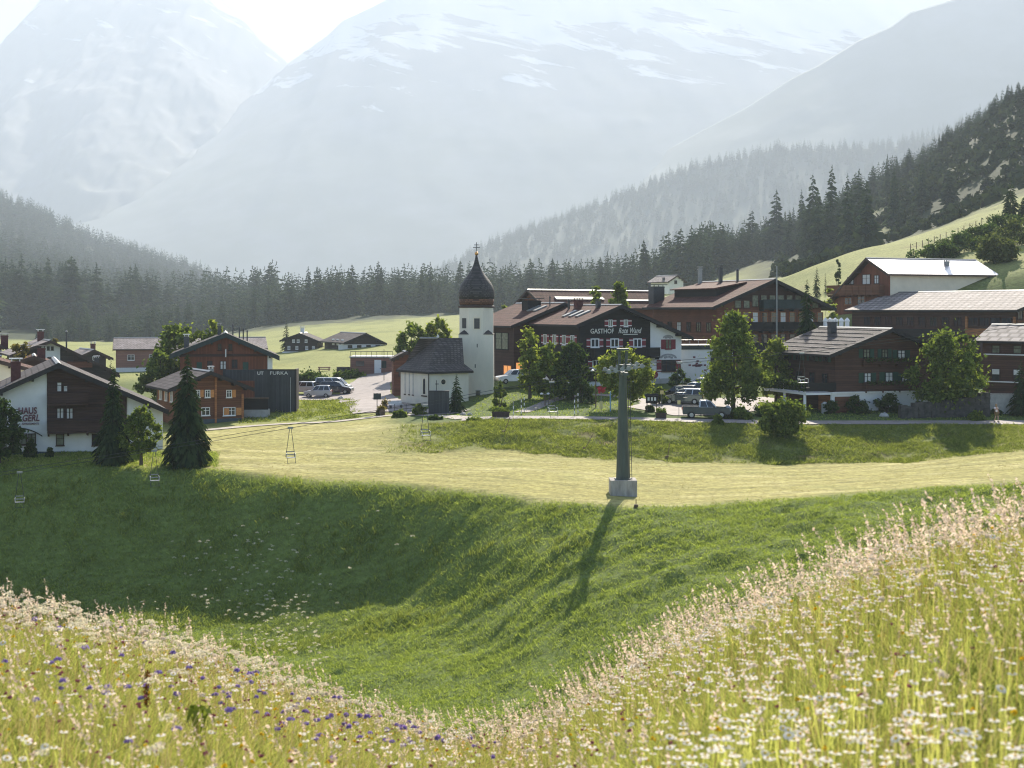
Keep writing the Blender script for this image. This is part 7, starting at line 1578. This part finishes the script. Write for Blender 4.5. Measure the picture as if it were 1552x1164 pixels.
vis = [i for i in order if abs(X[i]/Y[i]*FPX) < 760 and HY - (zz[i]+.36)*FPX/Y[i] < 1150][:240]
for i in vis:
    o = link('oxeye_daisy', DM[i % 6], None, (X[i], Y[i], zz[i]), r.random()*6.28); s = .75+.35*r.random(); o.scale = (s, s, s*(.75+.3*r.random()))
    tag(o, 'white oxeye daisy in the flowering meadow close to the camera', 'flower', 'oxeye daisies nearest to the camera')
rest = np.array([i for i in range(len(X)) if i not in set(vis)])
def heads(name, X, Y, Hh, mat_list, HVv, HFf, HMm, seed, sc=(.8,1.25)):
    r = np.random.default_rng(seed); n = len(X); z = gz(X, Y)+Hh; s = r.uniform(*sc, n); a = r.random(n)*6.28; tl = r.normal(0,.18,n)
    V = HVv[None]*s[:,None,None]; x = V[...,0]*np.cos(tl)[:,None]+V[...,2]*np.sin(tl)[:,None]; zz_ = -V[...,0]*np.sin(tl)[:,None]+V[...,2]*np.cos(tl)[:,None]; y = V[...,1]
    A = np.stack([x*np.cos(a)[:,None]-y*np.sin(a)[:,None]+X[:,None], x*np.sin(a)[:,None]+y*np.cos(a)[:,None]+Y[:,None], zz_+z[:,None]], -1)
    Fq = HFf[None]+(np.arange(n)*len(HVv))[:,None,None]
    sv, sf, _ = blades(X, Y, Hh/.88*.99, np.full(n, .003), r, .05, 0)
    nv = A.reshape(-1,3); tag(link(name, mesh_np(name, np.concatenate([nv, sv]), np.concatenate([Fq.reshape(-1,4), sf+len(nv)]), mat_list+[M['blade']], np.concatenate([np.tile(HMm, n), np.full(len(sf), len(mat_list))]))), kind='stuff')
heads('daisies', X[rest], Y[rest], .30+.16*r.random(len(rest)), [M['petal'], M['buttercup']], HV, HF, HM, 13, (.45,1.0))
# umbels, bells, clover, buttercups
def blob_head(n, rad, flat, q, seed, size=.010):
    r = np.random.default_rng(seed); d = r.normal(size=(n,3)); d /= np.linalg.norm(d,axis=1)[:,None]; d[:,2] = np.abs(d[:,2])*flat; C = d*rad*(.6+.5*r.random(n))[:,None]; nn = d + r.normal(size=d.shape)*.5; nn /= np.linalg.norm(nn,axis=1)[:,None]
    V, Fq = leaf_quads(C, nn, size, r, q); return V, Fq, np.zeros(n, int)
def flowers(name, n, dens, over, Hr, mat, head, seed, single=0, label=None, cat='flower', group=None, objname=None, sc=(.7,1.3)):
    r = np.random.default_rng(seed); X, Y, P = fore(n, r, over, 4.8, dens=dens); Hh = Hr[0]+(Hr[1]-Hr[0])*r.random(len(X))
    ids = np.argsort(Y); z = gz(X, Y); vis = [i for i in ids if abs(X[i]/Y[i]*FPX) < 760 and HY-(z[i]+Hh[i])*FPX/Y[i] < 1150][:single]
    if single:
        sv, sf, _ = blades(np.zeros(1), np.full(1, 9.0), np.array([.36]), np.array([.0032]), r, .0, 0); sv = sv - np.array([0, 9.0, sv[:,2].min()]); hv = head[0]+np.array([0,0,.34]); 
        me = mesh_np(objname, np.concatenate([hv, sv]), np.concatenate([head[1], sf+len(hv)]), [M[mat], M['blade']], np.concatenate([head[2], np.ones(len(sf), int)]))
        for i in vis:
            o = link(objname, me, None, (X[i], Y[i], z[i]), r.random()*6.28); s = r.uniform(*sc); o.scale = (s, s, Hh[i]/.36); tag(o, label, cat, group)
    rest = np.array([i for i in range(len(X)) if i not in set(vis)])
    if len(rest): heads(name, X[rest], Y[rest], Hh[rest], [M[mat]], *head, seed+1, sc)
flowers('umbel_flowers', 560, lambda P, D: (1-sstep(420,760,P))*np.clip(1-np.abs(D-FC(P)+1.4)/2.6,.06,1)*(.18+.82*(fbm((P-CX)*D/FPX/.9, D/.9, 2, 18) > .02)), .8, (.30,.46), 'umbel', blob_head(54,.044,.45,1.2,1,.011), 31, 70, 'cream white umbel flower on the left side of the meadow', 'flower', 'cream umbels on the left side of the meadow', 'umbel_flower')
flowers('bell_flowers', 330, lambda P, D: (1-sstep(600,860,P))*sstep(-60,120,P)*np.clip(1-np.abs(D-FC(P)+3.6)/3.2,.02,1)*(.25+.75*(fbm((P-CX)*D/FPX/.6, D/.6, 2, 28) > .1)), 0, (.22,.36), 'purple', blob_head(22,.020,1.0,1.5,2,.022), 33, 60, 'violet flower in the left half of the meadow', 'flower', 'violet flowers in the left half of the meadow', 'violet_flower')
flowers('clover_heads', 420, lambda P, D: np.clip(1.1-sstep(700,1500,P),.25,1), 0, (.16,.34), 'clover', blob_head(20,.009,1.1,1.4,3,.010), 35)
flowers('buttercups', 360, lambda P, D: .3+.7*(fbm((P-CX)*D/FPX/.7, D/.7, 2, 38) > .05), 0, (.18,.34), 'buttercup', blob_head(8,.011,.6,1.2,4,.016), 37)
flowers('fluffy_seed_heads', 420, lambda P, D: np.clip(1-np.abs(D-FC(P)+.6)/2.6,.05,1), .8, (.26,.42), 'fluff', blob_head(46,.022,1.0,2.2,5,.010), 39)
# one rusty dock spike and a broad dark leaf plant stand out on the left
S = empty('dock_plant', gp(223, 8.6)); tag(S, 'single rusty brown dock spike standing up in the left meadow', 'plant')
b = MB(); b.tube((0,0,-.02),(0.0,0,.40),.004,.002,6); b.build('stem', M['bark'], S); r = np.random.default_rng(5); C = np.stack([r.normal(0,.010,160), r.normal(0,.010,160), .20+.22*r.random(160)], -1); nn = r.normal(size=(160,3)); nn /= np.linalg.norm(nn,axis=1)[:,None]; V_, F_ = leaf_quads(C, nn, .014, r); M['dock'] = leafy('rusty_dock_seeds', (.12,.045,.015), (.26,.11,.03), .3); link('seed_spike', mesh_np('seed_spike', V_, F_, [M['dock']]), S)
S = empty('broad_leaf_plant', gp(300, 8.4)); tag(S, 'low plant with broad dark green leaves in the left meadow', 'plant'); b = MB()
for k in range(9):
    a = k*2.4; rr = .06+.03*(k % 3); d = Vector((math.cos(a), math.sin(a), 0)); p = Vector((-d.y, d.x, 0)); c0 = Vector((0,0,.10)); m1 = d*rr*.6+Vector((0,0,.30)); t1 = d*rr*1.25+Vector((0,0,.22))
    b.face([c0, m1+p*.022, t1, m1-p*.022])
b.build('leaf', M['leaf_light'], S); b = MB(); [b.tube((0,0,0),(math.cos(k*2.4)*.06,math.sin(k*2.4)*.06,.22),.003,.002,5) for k in range(5)]; b.build('stem', M['leaf'], S)
# ---- rough grass on the hollow's slopes, weeds on the bank, stubble on the meadow
def tufts(name, n, p0, p1, d0, d1, keep, h0, h1, wd, per, seed, mat, bend=.45, spread=.10):
    r = np.random.default_rng(seed); P = r.uniform(p0, p1, n); D = np.sqrt(r.uniform(d0**2, d1**2, n)); k = keep(P, D, r); P, D = P[k], D[k]; X = (P-CX)*D/FPX
    q = np.repeat(np.arange(len(X)), per); Xq = X[q]+r.normal(0,spread,len(q)); Yq = D[q]+r.normal(0,spread,len(q)); big = (.65+.7*r.random(len(X)))*(1+.5*fbm(X/2.2, D/2.2, 3, seed)); Hq = (h0+(h1-h0)*r.random(len(q)))*big[q]
    Z0 = gz(Xq, Yq)-.04; a = r.random(len(q))*6.283; w = wd*(.7+.6*r.random(len(q))); V = np.empty((len(q),4,3), np.float32); bx_ = r.normal(0,bend,len(q))*Hq; by_ = r.normal(-.08,bend,len(q))*Hq
    V[:,0] = np.stack([Xq-np.cos(a)*w, Yq-np.sin(a)*w, Z0], -1); V[:,1] = np.stack([Xq+np.cos(a)*w, Yq+np.sin(a)*w, Z0], -1); V[:,2] = np.stack([Xq+bx_+np.cos(a)*w*.25, Yq+by_+np.sin(a)*w*.25, Z0+Hq], -1); V[:,3] = np.stack([Xq+bx_*.8-np.cos(a)*w*.3, Yq+by_*.8-np.sin(a)*w*.3, Z0+Hq*.92], -1)
    tag(link(name, mesh_np(name, V.reshape(-1,3), np.arange(4*len(q)).reshape(-1,4), [M[mat]])), kind='stuff')
tufts('slope_grass', 225000, -160, 1720, 66, 121, lambda P, D, r: (D < crest(P)+.6+.5*r.normal(size=len(P))) & ((D > 78) | (P > 480)), .05, .19, .022, 4, 51, 'slopegrass', .75, .09)
tufts('rough_grass', 9000, -80, 900, 92, 120, lambda P, D, r: (D < crest(P)-.5) & (fbm((P-CX)*D/FPX/3, D/2, 3, 77) > -.1+.3*r.random(len(P))), .15, .42, .03, 5, 57, 'bankgrass', .5, .12)
tufts('knoll_grass', 42000, -500, 2700, 9, 66, lambda P, D, r: (D > FC(P)+1.2) & (r.random(len(P)) < np.clip(26/D, .15, 1)), .14, .36, .012, 5, 58, 'slopegrass', .5, .10)
tufts('bank_weeds', 42000, 560, 1640, 126, 139.4, lambda P, D, r: (D > 127.5+2*fbm((P-CX)/60, P*0, 2, 7)) & (P < 1560) & (r.random(len(P)) < sstep(570, 760, P)) & (fbm((P-CX)/30, D/1.7, 3, 17) > -.6+.5*r.random(len(P))), .05, .26, .032, 4, 52, 'bankgrass', .8, .13)
tufts('roadside_weeds', 8000, 360, 560, 147, 182, lambda P, D, r: (D > 148) & (P < 545-(D-150)*.4) & (fbm((P-CX)/14, D/3, 3, 27) > -.3+.5*r.random(len(P))), .05, .32, .05, 4, 53, 'bankgrass', .8, .2)
tufts('lawn_grass', 14000, 640, 1640, 142.3, 168, lambda P, D, r: (gz((P-CX)*D/FPX, D) < 5) & ~((P > 960) & (P < 1215) & (D < 162)) & ~((P<720)&(D>148)), .06, .16, .05, 3, 54, 'slopegrass', .5, .12)
tufts('meadow_stubble', 30000, -80, 1640, 100, 132, lambda P, D, r: (D > crest(P)+.8), .025, .075, .03, 3, 55, 'drygrass', .9, .12)
tufts('guesthouse_lawn', 7000, -80, 330, 118.5, 126, lambda P, D, r: (D > crest(P)-1), .08, .2, .035, 3, 56, 'slopegrass', .5, .12)
# pale umbels growing in the shaded hollow
r = np.random.default_rng(61); n = 260; P = np.concatenate([r.normal(430,45,n//2), r.normal(390,70,n//2)]); D = np.concatenate([r.uniform(86,101,n//2), r.uniform(100,110,n//2)]); X = (P-CX)*D/FPX
hv = blob_head(46,.13,.8,1.2,8,.035); heads('hollow_umbels', X, D, .5+.4*r.random(n), [M['umbel']], *hv, 62, (.6,1.3))
# ================================================================ AIR, LIGHT, CAMERA
hm, nt, out = new_mat('alpine_haze')
pv = N(nt, 'ShaderNodeVolumePrincipled'); pv.inputs['Density'].default_value = HAZE_D; pv.inputs['Color'].default_value = (0.615, 0.69, 0.785, 1); pv.inputs['Anisotropy'].default_value = 0.1
nt.links.new(pv.outputs[0], out.inputs['Volume']); hm.cycles.homogeneous_volume = True
tag(MB().box(-11500, 11500, -60, 15500, -27, 2300).build('haze', hm), kind='stuff')
w = bpy.data.worlds.new('World'); SC.world = w; w.use_nodes = True; nt = w.node_tree
bg = nt.nodes['Background']; sky = nt.nodes.new('ShaderNodeTexSky'); sky.sky_type = 'NISHITA'; sky.sun_disc = False; sky.sun_elevation = R(SUN_EL); sky.sun_rotation = R(SUN_AZ); sky.altitude = 1400
nt.links.new(sky.outputs[0], bg.inputs['Color']); bg.inputs['Strength'].default_value = 0.065
sl = bpy.data.lights.new('sun', 'SUN'); sl.energy = 5.0; sl.angle = R(0.5); sl.color = (1.0, 0.91, 0.77)
so = bpy.data.objects.new('sun', sl); COL.objects.link(so)
sd = Vector((math.sin(R(SUN_AZ))*math.cos(R(SUN_EL)), math.cos(R(SUN_AZ))*math.cos(R(SUN_EL)), math.sin(R(SUN_EL))))
so.rotation_euler = sd.to_track_quat('Z', 'Y').to_euler(); so.location = sd*400
cam = bpy.data.cameras.new('camera'); co = bpy.data.objects.new('camera', cam); COL.objects.link(co); SC.camera = co
co.location = (0,0,0); co.rotation_euler = (R(90),0,0); cam.sensor_width = 36; cam.lens = FPX/1552*36; cam.shift_y = -(582-HY)/1552
cam.clip_start = .1; cam.clip_end = 40000
cam.dof.use_dof = True; cam.dof.focus_distance = 140; cam.dof.aperture_fstop = 4.2
SC.view_settings.view_transform = 'Standard'; SC.view_settings.look = 'None'; SC.view_settings.gamma = 1; SC.view_settings.exposure = EXPO
SC.cycles.filter_width = 1.15
cy = SC.cycles; cy.max_bounces = 6; cy.diffuse_bounces = 3; cy.glossy_bounces = 2; cy.transmission_bounces = 4; cy.volume_bounces = 2; cy.transparent_max_bounces = 8; cy.use_denoising = True
cy.caustics_reflective = False; cy.caustics_refractive = False
